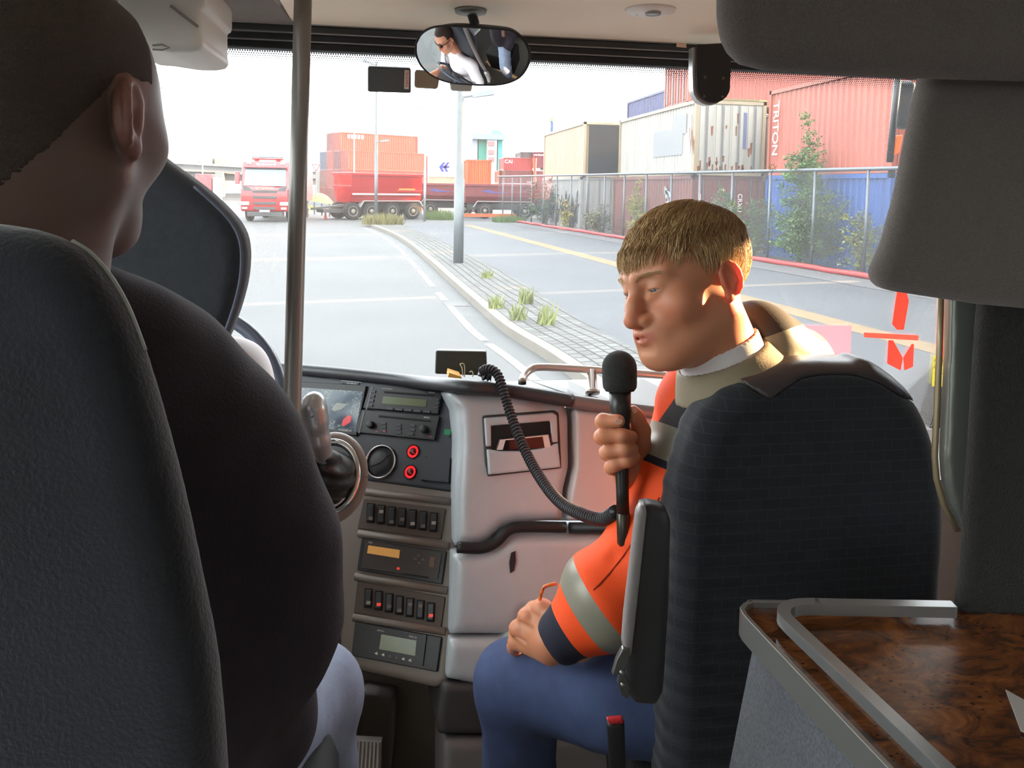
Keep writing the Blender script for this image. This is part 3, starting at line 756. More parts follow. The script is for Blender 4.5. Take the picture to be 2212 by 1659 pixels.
farc('navy container end with white marks', 1179, 1194, 361, 437, D2, (62, 60, 120), 6, group=g2)
farc('rust brown container end right of the navy one', 1195, 1212, 362, 437, D2, (160, 60, 48), 6, group=g2)
farc('teal container end right of the rust brown one', 1213, 1229, 361, 437, D2, (84, 164, 148), 6, group=g2)
farc('pale green container at the right of the terminal row', 1230, 1262, 362, 437, D2, (206, 236, 176), 6, group=g2)
farc('green container between grey stack and lower row', 1201, 1222, 350, 367.5, D2 + 3, (44, 140, 90), 6, ('CHINA', .4, .5), .55, group=g2)
farc('red container in the thin middle row', 1223, 1244, 350, 367.5, D2 + 3, (166, 50, 60), 6, ('CHINA', .4, .5), .55, group=g2)
farc('green container at the right end of the thin middle row', 1245, 1266, 350, 367.5, D2 + 3, (44, 136, 88), 6, group=g2)
farc('tall grey tan container stack beside the blue mast', 1194, 1266, 302, 349.5, D2 + 2, (156, 152, 134), 6, group=g2)
farc('cream container on top of the grey tan stack', 1222, 1266, 286, 301, D2 + 2, (236, 210, 166), 6, group=g2)
farc('red container end left of the brown red one', 1075, 1086, 366, 437, D2 + 4, (196, 90, 60), 6, group=g2)
# silo building
a = P(1055, 420, 260); t = thing('silo_building', 'white and teal grain silo block with sloping pale blue roof', 'building', (a.x, a.y, -1.2))
def fb(name, x0, x1, y0, y1, rgb, d=260, dep=14, prt=t, off=0.0):
    p = P((x0 + x1) / 2, 400, d); q0, q1 = atY(x0, y1, p.y + off), atY(x1, y0, p.y + off)
    b = MB(); b.bb((q0.x, p.y + off, q0.z), (q1.x, p.y + off + dep, q1.z)); return b.build(name, mat('b_%d_%d_%d' % rgb, rgb, .8), prt)
fb('silo_wall', 1018, 1032, 298, 425, (206, 220, 232)); fb('silo_wall', 1032, 1051, 298, 425, (90, 200, 176), off=1); fb('silo_wall', 1051, 1074, 298, 425, (238, 238, 240), off=-1)
fb('silo_wall', 1074, 1086, 298, 425, (96, 206, 206), off=1); fb('roof', 1022, 1092, 290, 300, (176, 208, 228), off=-2, dep=18)
p = P(1070, 300, 258); b = MB(); q = [atY(1062, 292, p.y), atY(1092, 292, p.y), atY(1077, 281, p.y), atY(1062, 281, p.y)]; b.prism(q, V((0, 14, 0))); b.build('roof', mat('roof_blue', (150, 186, 222), .7), t)
for yy in (306, 324, 340): fb('wall_sign', 1055, 1068, yy, yy + 9, (214, 150, 150), off=-1.5, dep=.4)
a = P(1191, 400, 220); t = thing('crane_mast', 'tall blue crane mast rising behind the containers', 'crane', (a.x, a.y, -1.2))
fb('mast', 1188, 1195, 262, 425, (70, 108, 206), 220, 1.5, t); fb('mast_head', 1187, 1196, 254, 262, (176, 200, 150), 220, 1.5, t)
# bridge and buildings on the left
a = P(430, 420, 120); t = thing('road_bridge', 'pale concrete road bridge crossing behind the red trucks', 'bridge', (a.x, a.y, -1.2))
def lbox(name, x0, y0, x1, y1, h, d0, d1, dep, rgb, prt):
    p0, p1 = P(x0, y0, d0), P(x1, y1, d1); b = MB(); b.prism([p0, p1, p1 - V((0, 0, h)), p0 - V((0, 0, h))], V((0, dep, 0))); return b.build(name, mat('b_%d_%d_%d' % rgb, rgb, .85, var=.05), prt)
lbox('deck', 330, 350, 700, 372, 1.1, 120, 135, 8, (172, 172, 170), t); lbox('parapet', 330, 346, 700, 368, .35, 119.5, 134.5, .4, (196, 200, 196), t)
lbox('girder', 330, 366, 700, 386, 1.2, 121, 136, 6, (150, 148, 142), t)
for x in (400, 470, 545, 690):
    p = P(x, 385, 124); b = MB(); b.bb((p.x - .6, p.y + 1, -1.2), (p.x + .6, p.y + 3, p.z + 1)); b.build('pier', mat('b_196_192_184', (196, 192, 184), .85), t)
for i, (x0, x1, y0, rgb, lb) in enumerate(((330, 356, 318, (232, 222, 206), 'pale tank building left of the lattice mast foot'), (434, 458, 340, (226, 214, 190), 'cream building with columns above the bridge'), (464, 492, 341, (222, 206, 180), 'beige building right of the columned one'), (395, 425, 330, (238, 232, 222), 'pale low building behind the mast'))):
    a = P((x0 + x1) / 2, 380, 190 + i); t = thing('distant_building', lb, 'building', (a.x, a.y, -1.2), group='hazy buildings beyond the bridge')
    w_ = fb('wall', x0, x1, y0, 420, rgb, 190 + i, 8, t)
    for q in range(3): fb('window', x0 + 4 + q * (x1 - x0) / 3, x0 + 8 + q * (x1 - x0) / 3, y0 + 4, y0 + 9, (188, 182, 170), 190 + i, .3, w_, -.2).parent = t
# lattice masts
def lattice(label, px, yt, yb, d, w0, w1):
    a = P(px, yb, d); c = P(px, yt, d); t = thing('lattice_mast', label, 'mast', (a.x, a.y, a.z), group='pale lattice masts on the left'); m = mat('mast_pale', (186, 198, 198), .6)
    b = MB(); Hh = c.z - a.z; k = 12
    for sx in (-1, 1):
        for sy in (-1, 1): b.tube([a + V((sx * w0, sy * w0, 0)), a + V((sx * w1, sy * w1, Hh))], .07, 4)
    for i in range(k):
        u0, u1 = i / k, (i + 1) / k; q0 = w0 + (w1 - w0) * u0; q1 = w0 + (w1 - w0) * u1
        b.tube([a + V((-q0, -q0, Hh * u0)), a + V((q1, -q1, Hh * u1))], .05, 4); b.tube([a + V((q0, -q0, Hh * u0)), a + V((-q1, -q1, Hh * u1))], .05, 4)
    b.build('lattice', m, t)
    for u, l in ((.82, 2.0), (.6, .9)):
        b = MB(); b.bb(a + V((-l, -.1, Hh * u - .12)), a + V((l * .9, .1, Hh * u + .12))); b.build('cross_arm', m, t)
    b = MB(); b.bb(a + V((-.8, -.6, 0)), a + V((.7, .6, Hh * .2))); b.build('foot_cabinet', mat('pale_blue_panel', (190, 208, 216), .6), t)
    return t
lattice('tall pale lattice mast beside the man\'s head', 343, 135, 452, 95, .75, .4)
lattice('fainter lattice mast partly hidden by the man\'s head', 326, 215, 434, 150, .8, .4)

# ---- lorries
M_RED = mat('lorry_red', (216, 22, 34), 0.25, spec=0.6, coat=0.5)
M_DRED = mat('dusty_red', (150, 36, 48), 0.6, var=0.2, vscale=2)
M_TYRE = mat('tyre', (44, 43, 44), 0.9, var=0.15, vscale=10)
M_RIM = mat('rim', (196, 186, 166), 0.45, 0.3)
M_GREY = mat('chassis_grey', (104, 104, 106), 0.7)
def wheel(parent, c, r=.5, w=.3, side=-1, ax=(0, 1, 0)):
    ax = V(ax); c = V(c); wr = MB(); wr.lathe(c - ax * w / 2, ax, [(r * .62, 0), (r * .9, 0), (r, .04), (r, w - .04), (r * .9, w), (r * .62, w)], 24); o = wr.build('wheel', M_TYRE, parent, local=True, smooth=True)
    b = MB(); f = c + ax * side * (w / 2 + .005)
    b.lathe(f - ax * side * .02, ax * side, [(r * .62, 0), (r * .58, .03), (r * .42, -.03), (r * .25, .0), (r * .22, .06), (r * .1, .08), (.01, .08)], 20); b.build('rim', M_RIM, o, local=True)
    return o
# front of the oncoming tipper lorry; local frame: front at y=0 facing -Y, x across
sx_ = G(572, 480); T = thing('tipper_lorry', 'bright red oncoming lorry seen from the front, left of the grab pole', 'lorry', (sx_.x, sx_.y, 0), math.radians(-3))
gl = mat('lorry_glass', (126, 148, 156), 0.08, spec=0.9)
def lb_(name, lo, hi, m, prt=T, bv=.03): b = MB(); b.bb(lo, hi); return b.build(name, m, prt, local=True, bevel=bv)
b = MB(); prof = [(-1.2, .0, .55), (1.2, .0, .55)]
body = [(0.02, .55), (-.02, 1.0), (0.0, 1.75), (.1, 1.85), (.32, 2.85), (.42, 3.1), (.75, 3.32), (2.1, 3.38), (2.1, .8), (1.4, .8), (1.4, 1.0), (.5, 1.0), (.5, .55)]
b.prism([V((-1.22, y, zz)) for y, zz in body], V((2.44, 0, 0))); cabo = b.build('cab', M_RED, T, local=True, bevel=.09, seg=3)
b = MB(); b.add([(-1.05, .08, 1.88), (1.05, .08, 1.88), (1.02, .30, 2.8), (-1.02, .30, 2.8)], [(0, 1, 2, 3)]); b.build('windscreen', gl, T, local=True, solid=.02)
b = MB(); b.add([(1.225, .25, 1.95), (1.225, 1.05, 1.9), (1.225, 1.05, 2.75), (1.225, .42, 2.75)], [(0, 1, 2, 3)]); b.build('side_window', gl, T, local=True, solid=.02)
b = MB()
for zz in (1.52, 1.22, .92, .66):
    w_ = .62 - (1.6 - zz) * .06; b.bb((-w_, -.045, zz), (w_, .03, zz + .13))
b.build('grille', mat('grille_grey', (96, 92, 92), .5), T, local=True, bevel=.01)
for s in (-1, 1):
    b = MB(); b.add([(s * .62, -.05, 1.62), (s * 1.05, -.02, 1.62), (s * 1.12, .0, 1.9), (s * .78, -.02, 1.8)], [(0, 1, 2, 3) if s > 0 else (3, 2, 1, 0)]); b.build('corner_vent', M_GREY, T, local=True, solid=.04)
    lb_('headlamp', (s * .98 - .22, -.05, .86), (s * .98 + .22, .0, 1.06), mat('headlamp', (210, 214, 204), .2, .3)); lb_('fog_lamp', (s * .98 - .16, -.05, .66), (s * .98 + .12, .0, .78), mat('lamp_white', (250, 250, 245), .2))
    lb_('marker_lamp', (s * .85 - .12, .33, 2.98), (s * .85 + .12, .46, 3.12), mat('lamp_pale', (214, 218, 224), .2)); lb_('door_mirror', (s * 1.42 - .11, .15, 1.95), (s * 1.42 + .11, .4, 2.6), M_RED)
    lb_('wiper_seam', (s * .5, .05, 1.86), (s * .5 + .3 * s, .09, 1.88), M_DARK, bv=0) if s > 0 else None
lb_('sun_visor', (-1.08, .1, 2.8), (1.08, .42, 2.9), M_RED); lb_('number_plate', (-.26, -.04, .52), (.26, .0, .64), mat('plate', (226, 226, 236), .5), bv=.005)
lb_('bumper_underside', (-.9, .05, .3), (.9, .5, .55), M_GREY); lb_('roof_bar', (-.8, .75, 3.34), (.8, .85, 3.42), mat('lamp_white', None) if False else M_STEEL)
for x in (-.55, .55): lb_('roof_lamp', (x - .12, .6, 3.36), (x + .12, .8, 3.5), mat('lamp_pale', (214, 218, 224), .2))
text('lettering', 'SCANIA', V((0, -.06, 1.72)), (1, 0, 0), (0, 0.1, 1), .2, mat('badge_silver', (228, 206, 170), .35, .3), T, local=True, ext=.008, sx=1.3)
text('lettering', 'Bil og Maskin AS', V((0, .36, 3.02)), (1, 0, 0), (0, .35, 1), .13, M_WHITE, T, local=True, ext=.003) if False else text('lettering', 'Olav Johansen AS', V((0, .37, 3.0)), (1, 0, 0), (0, .35, 1), .14, M_WHITE, T, local=True, ext=.003)
for s in (-1, 1):
    wheel(T, (s * 1.05, 1.4, .52), .52, .32, 1, (s, 0, 0)); wheel(T, (s * 1.05, 5.4, .52), .52, .32, 1, (s, 0, 0)); wheel(T, (s * 1.05, 6.7, .52), .52, .32, 1, (s, 0, 0))
b = MB(); b.bb((-.45, .8, .5), (.45, 8.2, .9)); b.build('chassis', M_GREY, T, local=True)
b = MB(); b.prism([V((-1.25, y, zz)) for y, zz in ((2.5, 1.0), (2.4, 3.3), (2.3, 3.3), (2.6, 3.4), (8.2, 3.0), (8.4, 1.4), (8.0, 1.0))], V((2.5, 0, 0))); b.build('tipper_body', M_RED, T, local=True, bevel=.05)

def tipper(name, label, loc, rotz, L, m, low=.95, hh=1.75, stripe=None, wheels=(1, 2, 3), group=None, wr=.5, wmat=None):
    """tipper trailer: long axis local X, near side -Y, front end at x=0"""
    t = thing(name, label, 'trailer', loc, rotz, group)
    cs = [(-1.22, hh + low), (-1.22, low + hh * .35), (-.95, low + .05), (-.6, low), (.6, low), (.95, low + .05), (1.22, low + hh * .35), (1.22, hh + low)]
    b = MB(); b.prism([V((0, y, zz)) for y, zz in cs], V((L, 0, 0))); b.build('skip_body', m, t, local=True, bevel=.03)
    b = MB(); b.bb((-.05, -1.3, low + hh - .16), (L + .1, -1.2, low + hh)); b.bb((-.05, 1.2, low + hh - .16), (L + .1, 1.3, low + hh)); b.bb((-.08, -1.3, low + hh - .2), (.04, 1.3, low + hh + .02))
    b.bb((L * .62, -1.28, low + .65), (L, -1.2, low + .8)); b.bb((-.06, -1.25, low + .9), (0, 1.25, low + 1.02))
    b.build('rim_rail', m, t, local=True, bevel=.02)
    if stripe: b = MB(); b.bb((.05, -1.235, low + .5), (L - .15, -1.2, low + .58)); b.build('stripe', stripe, t, local=True)
    b = MB(); b.bb((.2, -.5, .55), (L, .5, .95)); b.build('chassis', M_GREY, t, local=True)
    b = MB(); xs = [L * .28 + (L * .72 - .6) * (i / max(1, len(wheels) - 1)) for i in range(len(wheels))]
    b.add([(xs[0] - .75, -1.2, .75), (xs[0] - .5, -1.2, 1.12), (xs[-1] + .45, -1.2, 1.12), (xs[-1] + .7, -1.2, .8), (xs[0] - .75, -.7, .75), (xs[0] - .5, -.7, 1.12), (xs[-1] + .45, -.7, 1.12), (xs[-1] + .7, -.7, .8)], [(0, 1, 5, 4), (1, 2, 6, 5), (2, 3, 7, 6)])
    b.build('mudguard', mat('mudguard_white', (222, 222, 218), .5), t, local=True, solid=.05)
    for x in xs:
        for s in (-1, 1): wheel(t, (x, s * 1.0, wr), wr, .34, s)
    return t, xs
p = G(752, 473)
t, xs = tipper('tipper_trailer', 'bright red tipper trailer with white stripe parked across the road end', (p.x - .3, p.y - .3, 0), math.radians(27), 4.6, M_RED, stripe=M_WHITE)
text('lettering', 'MAUR', V((3.6, -1.26, 1.75)), (1, 0, 0), (0, 0, 1), .3, mat('yellow_lettering', (250, 190, 30), .5), t, local=True, ext=.004) if False else None
b = MB(); b.bb((3.0, -1.25, 1.66), (4.1, -1.22, 1.84)); b.build('yellow_mark', mat('yellow_mark', (250, 180, 40), .5), t, local=True)
b = MB(); b.prism([V((.3, -.4, .78)), V((.3, .4, .78)), V((-1.9, .06, .55)), V((-1.9, -.06, .55))], V((0, 0, .12))); b.build('drawbar', M_GREY, t, local=True)
b = MB(); b.bb((-1.4, -.5, .4), (.2, .5, .6)); b.build('turntable', M_GREY, t, local=True)
for s in (-1, 1): wheel(t, (.15, s * .95, .5), .5, .34, s)
g3 = 'dusty dark red tipper trailers behind the yard'
blue_mark = mat('mark_violet', (92, 88, 178), .6)
for i, (x0, lb, L, dd) in enumerate(((893, 'dusty dark red tipper trailer directly left of the thick lamp post', 4.0, 52), (1003, 'dusty dark red tipper trailer right of the thick lamp post', 4.4, 50), (1150, 'dusty dark red tipper trailer behind the fence posts', 4.2, 50))):
    p = P(x0, 470, dd); t, xs = tipper('tipper_trailer', lb, (p.x, p.y, 0), math.radians(-2), L, M_DRED, low=.95, hh=1.25, wheels=(1, 2), group=g3, stripe=M_DRED)
    b = MB(); y = -1.245
    b.add([(.9, y, 1.75), (1.6, y, 1.62), (3.0, y, 1.68), (1.7, y, 1.74), (1.5, y, 1.84)], [(0, 1, 2, 3, 4)]); b.build('arrow_stripe', blue_mark, t, local=True)
    text('lettering', 'TT', V((L - .5, y - .01, 1.6)), (1, 0, 0), (0, 0, 1), .45, blue_mark, t, local=True)
p = P(1206, 380, 56); t = thing('tipper_lorry', 'dark red lorry seen behind the fence posts with orange crane arm', 'lorry', (p.x, p.y, 0))
b = MB(); q = atY(1150, 402, p.y); q2 = atY(1262, 400, p.y); b.bb((q.x, p.y, .9), (q2.x + 1, p.y + 2.4, 2.45)); b.build('loader_body', M_DRED, t, bevel=.05)
b = MB(); e0, e1, e2 = P(1155, 400, 56), P(1155, 342, 56), P(1160, 342, 56); b.tube([e0, e0.lerp(e1, .5), e1], [.12, .1, .16], 6); b.build('crane_arm', mat('orange_arm', (240, 92, 40), .5), t)
b = MB(); b.bb((q.x, p.y + .2, 0), (q.x + .6, p.y + 2.2, .9)); b.bb((q2.x, p.y + .2, 0), (q2.x + .6, p.y + 2.2, .9)); b.build('support_leg', M_GREY, t)
# orange barrier
a, c = G(985, 476), G(1106, 475); t = thing('barrier_rail', 'low orange barrier rail before the dark tippers', 'barrier', a)
b = MB(); b.bb((a.x, a.y, .22), (c.x, a.y + .15, .42)); b.build('rail', mat('barrier_orange', (244, 116, 50), .6), t)
for x in (a.x + .2, c.x - .2): b = MB(); b.bb((x - .25, a.y - .05, 0), (x + .25, a.y + .25, .24)); b.build('foot', mat('concrete_white', (220, 220, 216), .8), t)
a, c = G(872, 474), G(912, 474); t = thing('barrier_rail', 'short orange yellow barrier between trailer and dark tippers', 'barrier', a)
b = MB(); b.bb((a.x, a.y + 1, .45), (c.x, a.y + 1.15, .8)); b.build('rail', mat('barrier_yellow', (248, 156, 40), .6), t)
for x in (a.x + .2, c.x - .2): b = MB(); b.bb((x - .2, a.y + .9, 0), (x + .2, a.y + 1.2, .45)); b.build('foot', mat('concrete_white', (220, 220, 216), .8), t)
# left side small things
p = P(440, 405, 75); t = thing('delivery_van', 'red box van with white cab on the far left road', 'van', (p.x, p.y, -.6))
q0, q1 = P(423, 405, 75), P(457, 376, 75); b = MB(); b.bb((q0.x, p.y, -.1), (q1.x, p.y + 2.2, q1.z)); b.build('cargo_box', M_RED, t, bevel=.05)
q2 = P(470, 390, 75); b = MB(); b.bb((q1.x, p.y + .1, -.1), (q2.x, p.y + 2.1, q2.z + .3)); b.build('van_cab', mat('van_white', (236, 236, 234), .4), t, bevel=.15)
for x in (q0.x + .4, q2.x - .4): wheel(t, V((x, p.y + .15, .0)) - t.location, .4, .25)
p = P(683, 390, 60); t = thing('yield_sign', 'small red and white yield sign right of the grab pole', 'road sign', (p.x, p.y, 0))
b = MB(); b.tube([(p.x, p.y, -.2), (p.x, p.y, 3.2)], .04, 6); b.build('sign_post', M_STEEL, t)
zt = 3.55; b = MB(); b.prism([V((p.x - .38, p.y - .06, zt)), V((p.x + .38, p.y - .06, zt)), V((p.x, p.y - .06, zt - .66))], V((0, .03, 0))); f = b.build('sign_plate', M_RED, t)
b = MB(); b.prism([V((p.x - .22, p.y - .075, zt - .1)), V((p.x + .22, p.y - .075, zt - .1)), V((p.x, p.y - .075, zt - .48))], V((0, .01, 0))); b.build('sign_face', M_WHITE, f)
a, c = P(664, 432, 52), P(712, 448, 48); t = thing('guard_rail', 'steel guard rail left of the red trailer drawbar', 'guard rail', (a.x, a.y, 0))
b = MB(); b.prism([V((a.x, a.y, .9)), V((c.x, c.y, .75)), V((c.x, c.y, .5)), V((a.x, a.y, .6))], V((0, .08, 0))); b.build('rail', M_STEEL, t)
for k in range(4): q = a.lerp(c, k / 3); b = MB(); b.bb((q.x - .05, q.y, 0), (q.x + .05, q.y + .1, .8)); b.build('post', M_STEEL, t)
b = MB(); p = P(690, 420, 62); b.ball((p.x - .2, p.y, -.3), 1.0, 10, (1.5, 3, 1.6)); setp(b.build('grass_bank', mat('dry_grass', (160, 158, 84), .9, var=.3, vscale=2), smooth=True), 'yellow green grass bank right of the grab pole', 'grass', kind='stuff')
p = G(703, 474); b = MB(); b.lathe((p.x, p.y, 0), (0, 0, 1), [(.14, 0), (.14, .03), (.09, .03), (.02, .55)], 12); setp(b.build('traffic_cone', mat('cone_red', (240, 80, 60), .5)), 'little red cone under the trailer drawbar', 'cone')

ALB = 1.0
# ================================================================ BUS SHELL
XL, XR = -0.80, 2.12            # inner side walls
YB = -5.0                        # back wall
ZC = 2.53                        # ceiling
ZF = 0.62                        # floor
M_CARPET = mat('carpet_grey', (106, 98, 93), 0.95, var=0.12, vscale=420, bump=.8, bscale=520, bdist=0.003, sheen=0.3, stretch=(.6, .6, 1.6))
M_FELT = mat('felt_grey', (102, 92, 88), .95, var=.12, vscale=400, bump=.8, bscale=620, bdist=.003, sheen=.3)
M_CARPETD = mat('carpet_dark', (36, 34, 33), 0.95, var=0.15, vscale=120, bump=0.8, bscale=420, bdist=0.003, sheen=0.15)
M_CREAM = mat('ceiling_cream', (250, 236, 214), 0.7, bump=0.05, bscale=300)
M_BLACK = mat('black_plastic', (28, 29, 31), 0.5, bump=0.1, bscale=500)
M_FLOOR = mat('vinyl_floor', (104, 98, 92), 0.7, var=0.08, vscale=60, bump=0.2, bscale=300)
M_SILVER = mat('silver_plastic', (192, 200, 205), 0.42, 0.15, var=0.02, vscale=40, bump=0.06, bscale=900)
M_ALU = mat('brushed_aluminium', (170, 172, 172), 0.32, 0.9)
M_WALL = mat('wall_panel', (120, 116, 112), 0.85, bump=0.3, bscale=300)
def st(o, l=None): return setp(o, l, None, kind='structure')
b = MB(); b.bb((XL, YB, ZF - .06), (XR, 2.75, ZF)); b.bb((XL, YB, ZF), (XR, -.35, ZF + .28)); st(b.build('floor', M_FLOOR))
b = MB(); b.bb((-.25, YB, ZC), (XR, 2.215, ZC + .05)); b.bb((XL, YB, ZC), (-.25, 1.2, ZC + .05)); st(b.build('ceiling', M_CREAM))
b = MB(); b.prism([V((-.245, 2.215, ZC - .004)), V((-.30, 1.2, ZC - .004)), V((XL, 1.2, ZC - .004)), V((XL, 2.215, ZC - .004))], V((0, 0, .054))); st(b.build('ceiling_panel', M_CARPET))
def wallwin(name, x, dx, holes, y0, y1, z0, z1):
    """side wall with rectangular window holes [(ya,yb,za,zb)]"""
    b = MB(); ys = sorted({y0, y1, *[h[0] for h in holes], *[h[1] for h in holes]})
    for a, c in zip(ys, ys[1:]):
        h = [q for q in holes if q[0] <= a and c <= q[1]]
        if h: b.bb((x, a, z0), (x + dx, c, h[0][2])); b.bb((x, a, h[0][3]), (x + dx, c, z1))
        else: b.bb((x, a, z0), (x + dx, c, z1))
    return st(b.build(name, M_WALL))
wallwin('wall_left', XL, -.05, [(.5, 2.05, 1.45, 2.4), (-4.6, .2, 1.45, 2.42)], YB, 2.3, .3, ZC + .05)
wallwin('wall_right', XR, .05, [(1.42, 1.98, .8, 2.42), (-4.6, -.1, 1.45, 2.42)], YB, 2.3, .3, ZC + .05)
b = MB(); b.bb((XL, YB - .05, .3), (XR, YB, ZC + .05)); st(b.build('wall_back', M_WALL))
b = MB(); b.bb((XL - .05, 2.3, .3), (XR + .05, 2.85, 1.12)); b.bb((XL - .05, 2.64, 1.1), (XR + .05, 2.72, 1.18)); st(b.build('wall_front', M_WALL))
b = MB(); b.bb((XL - .05, 2.215, ZC - .02), (XR + .05, 2.34, ZC + .3)); st(b.build('wall_front_header', M_BLACK))
# panes
M_GLASS = glass_mat('bus_glass', (.97, 1.0, .99), .8); M_SCREEN = glass_mat('windscreen_glass', (.97, .99, 1.0), .8, haze=.016); M_TINT = glass_mat('tinted_glass', (.8, .84, .84), .8)
WS0, WS1 = V((0, 2.24, 2.47)), V((0, 2.66, 1.15))
WSN = V((1, 0, 0)).cross(WS1 - WS0).normalized()
if WSN.y > 0: WSN = -WSN
def WS(px, py, off=0.004): return atPl(px, py, WS0 + WSN * off, WSN)
wsh = b = MB(); e = WSN * -.006
b.prism([V((XL, WS0.y, WS0.z)), V((XR, WS0.y, WS0.z)), V((XR, WS1.y, WS1.z)), V((XL, WS1.y, WS1.z))], e)
w1 = st(b.build('window_1', M_SCREEN))
b = MB(); dn = (WS1 - WS0).normalized(); k = 0
for r_ in range(9):
    rad = .0030 * (1 - r_ / 9.5); c0 = WS0 + dn * (.004 + .0058 * r_) + WSN * .002
    for i in range(int(2.9 / .0066)):
        c = c0 + V((XL + .01 + (i + .5 * (r_ % 2)) * .0066, 0, 0)); b.disc(c, WSN, rad, 6)
b.build('dot_band', mat('black_frit', (20, 24, 26), .6), w1, local=True)
for i, (x, ya, yb, za, zb, g) in enumerate(((XL, .5, 2.05, 1.45, 2.4, M_GLASS), (XR, 1.42, 1.98, .8, 2.42, M_GLASS), (XL, -4.6, .2, 1.45, 2.42, M_TINT), (XR, -4.6, -.1, 1.45, 2.42, M_TINT))):
    b = MB(); b.bb((x - .003, ya, za), (x + .003, yb, zb)); st(b.build('window_%d' % (i + 2), g))
for i, x in enumerate((XL - .05, XR)):
    b = MB(); b.prism([V((x, 2.2, 2.5)), V((x + .07, 2.2, 2.5)), V((x + .07, 2.68, 1.1)), V((x, 2.68, 1.1))], V((0, .08, 0))); st(b.build('pillar_%s' % ('left', 'right')[i], M_BLACK))
# header trims above the windscreen: three stacked dark rails
for i, (z0, z1, yy, rgb) in enumerate(((2.508, 2.527, 2.195, (54, 58, 60)), (2.486, 2.506, 2.205, (40, 44, 48)), (2.464, 2.485, 2.212, (30, 33, 37)))):
    b = MB(); b.bb((XL, yy, z0), (XR - .3, yy + .045, z1)); st(b.build('trim_%d' % (i + 1), mat('header_rail_%d' % i, rgb, .45, .2), bevel=.004))
b = MB(); b.bb((XL, 2.192, 2.527), (XR - .3, 2.2, 2.532)); b.bb((XL, 2.196, 2.505), (XR - .3, 2.21, 2.508)); b.bb((XL, 2.205, 2.484), (XR - .3, 2.215, 2.487)); st(b.build('trim_4', mat('header_line', (150, 154, 154), .4, .4)))
b = MB(); q = [atY(1462, 90, 2.19), atY(1483, 92, 2.19), atY(1483, 103, 2.19), atY(1462, 101, 2.19)]; b.prism(q, V((0, .004, 0))); setp(b.build('maker_label', mat('label_cream', (226, 196, 170), .6)), 'tiny pale label on the dark rail above the windscreen right end', 'label')

# ================================================================ THINGS ON CEILING AND WINDSCREEN
c = atZ(1405, 21, ZC); t = thing('ceiling_lamp', 'round white lamp set in the cream ceiling', 'lamp', c)
b = MB(); b.lathe(c, (0, 0, -1), [(.062, 0), (.058, .006), (.03, .012), (.01, .012)], 28); b.build('housing', mat('lamp_white_plastic', (238, 234, 228), .4), t, smooth=True)
b = MB(); b.lathe(c + V((-.0, -.02, -.010)), (0, 0, -1), [(.02, 0), (.018, .006), (.008, .006)], 16); b.build('lens', mat('lens_grey', (150, 150, 148), .2), t, smooth=True)
b = MB(); b.lathe(c + V((-.025, .01, -.008)), (0, 0, -1), [(.008, 0), (.006, .004)], 10); b.build('reading_spot', mat('spot_brown', (110, 96, 84), .3), t)
# grab pole
b = MB(); b.tube([P(656, -60, 1.5), P(643, 430, 1.5), P(628, 1000, 1.5), P(622, 1260, 1.5)], .0172, 20)
setp(b.build('grab_pole', mat('pole_grey', (128, 124, 120), .38, .3), smooth=True), 'vertical grey metal grab pole between driver and aisle', 'grab pole')
# overhead locker above the driver
t = thing('overhead_locker', 'pale plastic overhead locker above the driver at the top left', 'locker', P(380, 20, 1.5))
Yk = P(380, 20, 1.5).y
pp = [atY(x, y, Yk) for x, y in ((250, -50), (444, -50), (444, 12), (432, 18), (433, 80), (437, 92), (430, 106), (405, 111), (360, 110), (300, 100), (250, 96))]
M_LOCK = mat('locker_plastic', (206, 202, 196), .5, bump=.05, bscale=400)
slabsdf('body', pp, (0, 1, 0), .14, .014, M_LOCK, t, h=.006)
b = MB(); b.tube([atY(368, 13, Yk - .002), atY(400, 37, Yk - .002), atY(428, 58, Yk - .002)], .0028, 6); b.build('lid_seam', mat('seam_grey', (130, 128, 120), .6), t)
b = MB(); b.tube([atY(330, 98, Yk - .004), atY(350, 96, Yk - .008), atY(366, 103, Yk - .008), atY(350, 108, Yk - .006), atY(330, 107, Yk - .004)], .002, 6); b.build('air_nozzle', mat('seam_grey', (130, 128, 120), .6), t)
# devices on the windscreen
def dev(name, label, cat, quad, th, m, bv=.006, off=.0):
    t = thing(name, label, cat, sum(quad, V((0, 0, 0))) / 4); b = MB(); nn = (quad[1] - quad[0]).cross(quad[3] - quad[0]).normalized()
    if nn.dot(EYE - quad[0]) < 0: nn = -nn
    b.prism([q - nn * th for q in quad], nn * th); b.build('housing', m, t, bevel=bv, seg=3); return t, nn
ws = lambda *q: [WS(x, y, .035) for x, y in q]
t, nn = dev('toll_tag', 'dark grey box with red and white side label hanging on the windscreen', 'toll tag', ws((794, 144), (888, 148), (888, 202), (794, 199)), .03, mat('tag_grey', (82, 88, 88), .5))
q = [WS(x, y, .0365) for x, y in ((874, 151), (884, 152), (883, 193), (873, 192))]; b = MB(); b.quad(q[::-1]); lb = b.build('label_strip', mat('label_cream2', (232, 222, 212), .6), t, solid=.001)
text('lettering', 'TRUCMAN', WS(878.5, 171, .0385), q[3] - q[0], q[1] - q[0], .0115, mat('label_red', (206, 50, 52), .6), t, sx=.82)
dev('camera_housing', 'brown plastic housing partly behind the mirror\'s left lower side', 'housing', ws((896, 152), (952, 156), (946, 194), (895, 191)), .03, mat('brown_plastic', (150, 136, 116), .5), .008)
dev('rain_sensor', 'pale grey sensor under the mirror', 'sensor', ws((971, 176), (1022, 178), (1019, 199), (974, 197)), .02, mat('pale_sensor', (186, 194, 190), .5), .006)
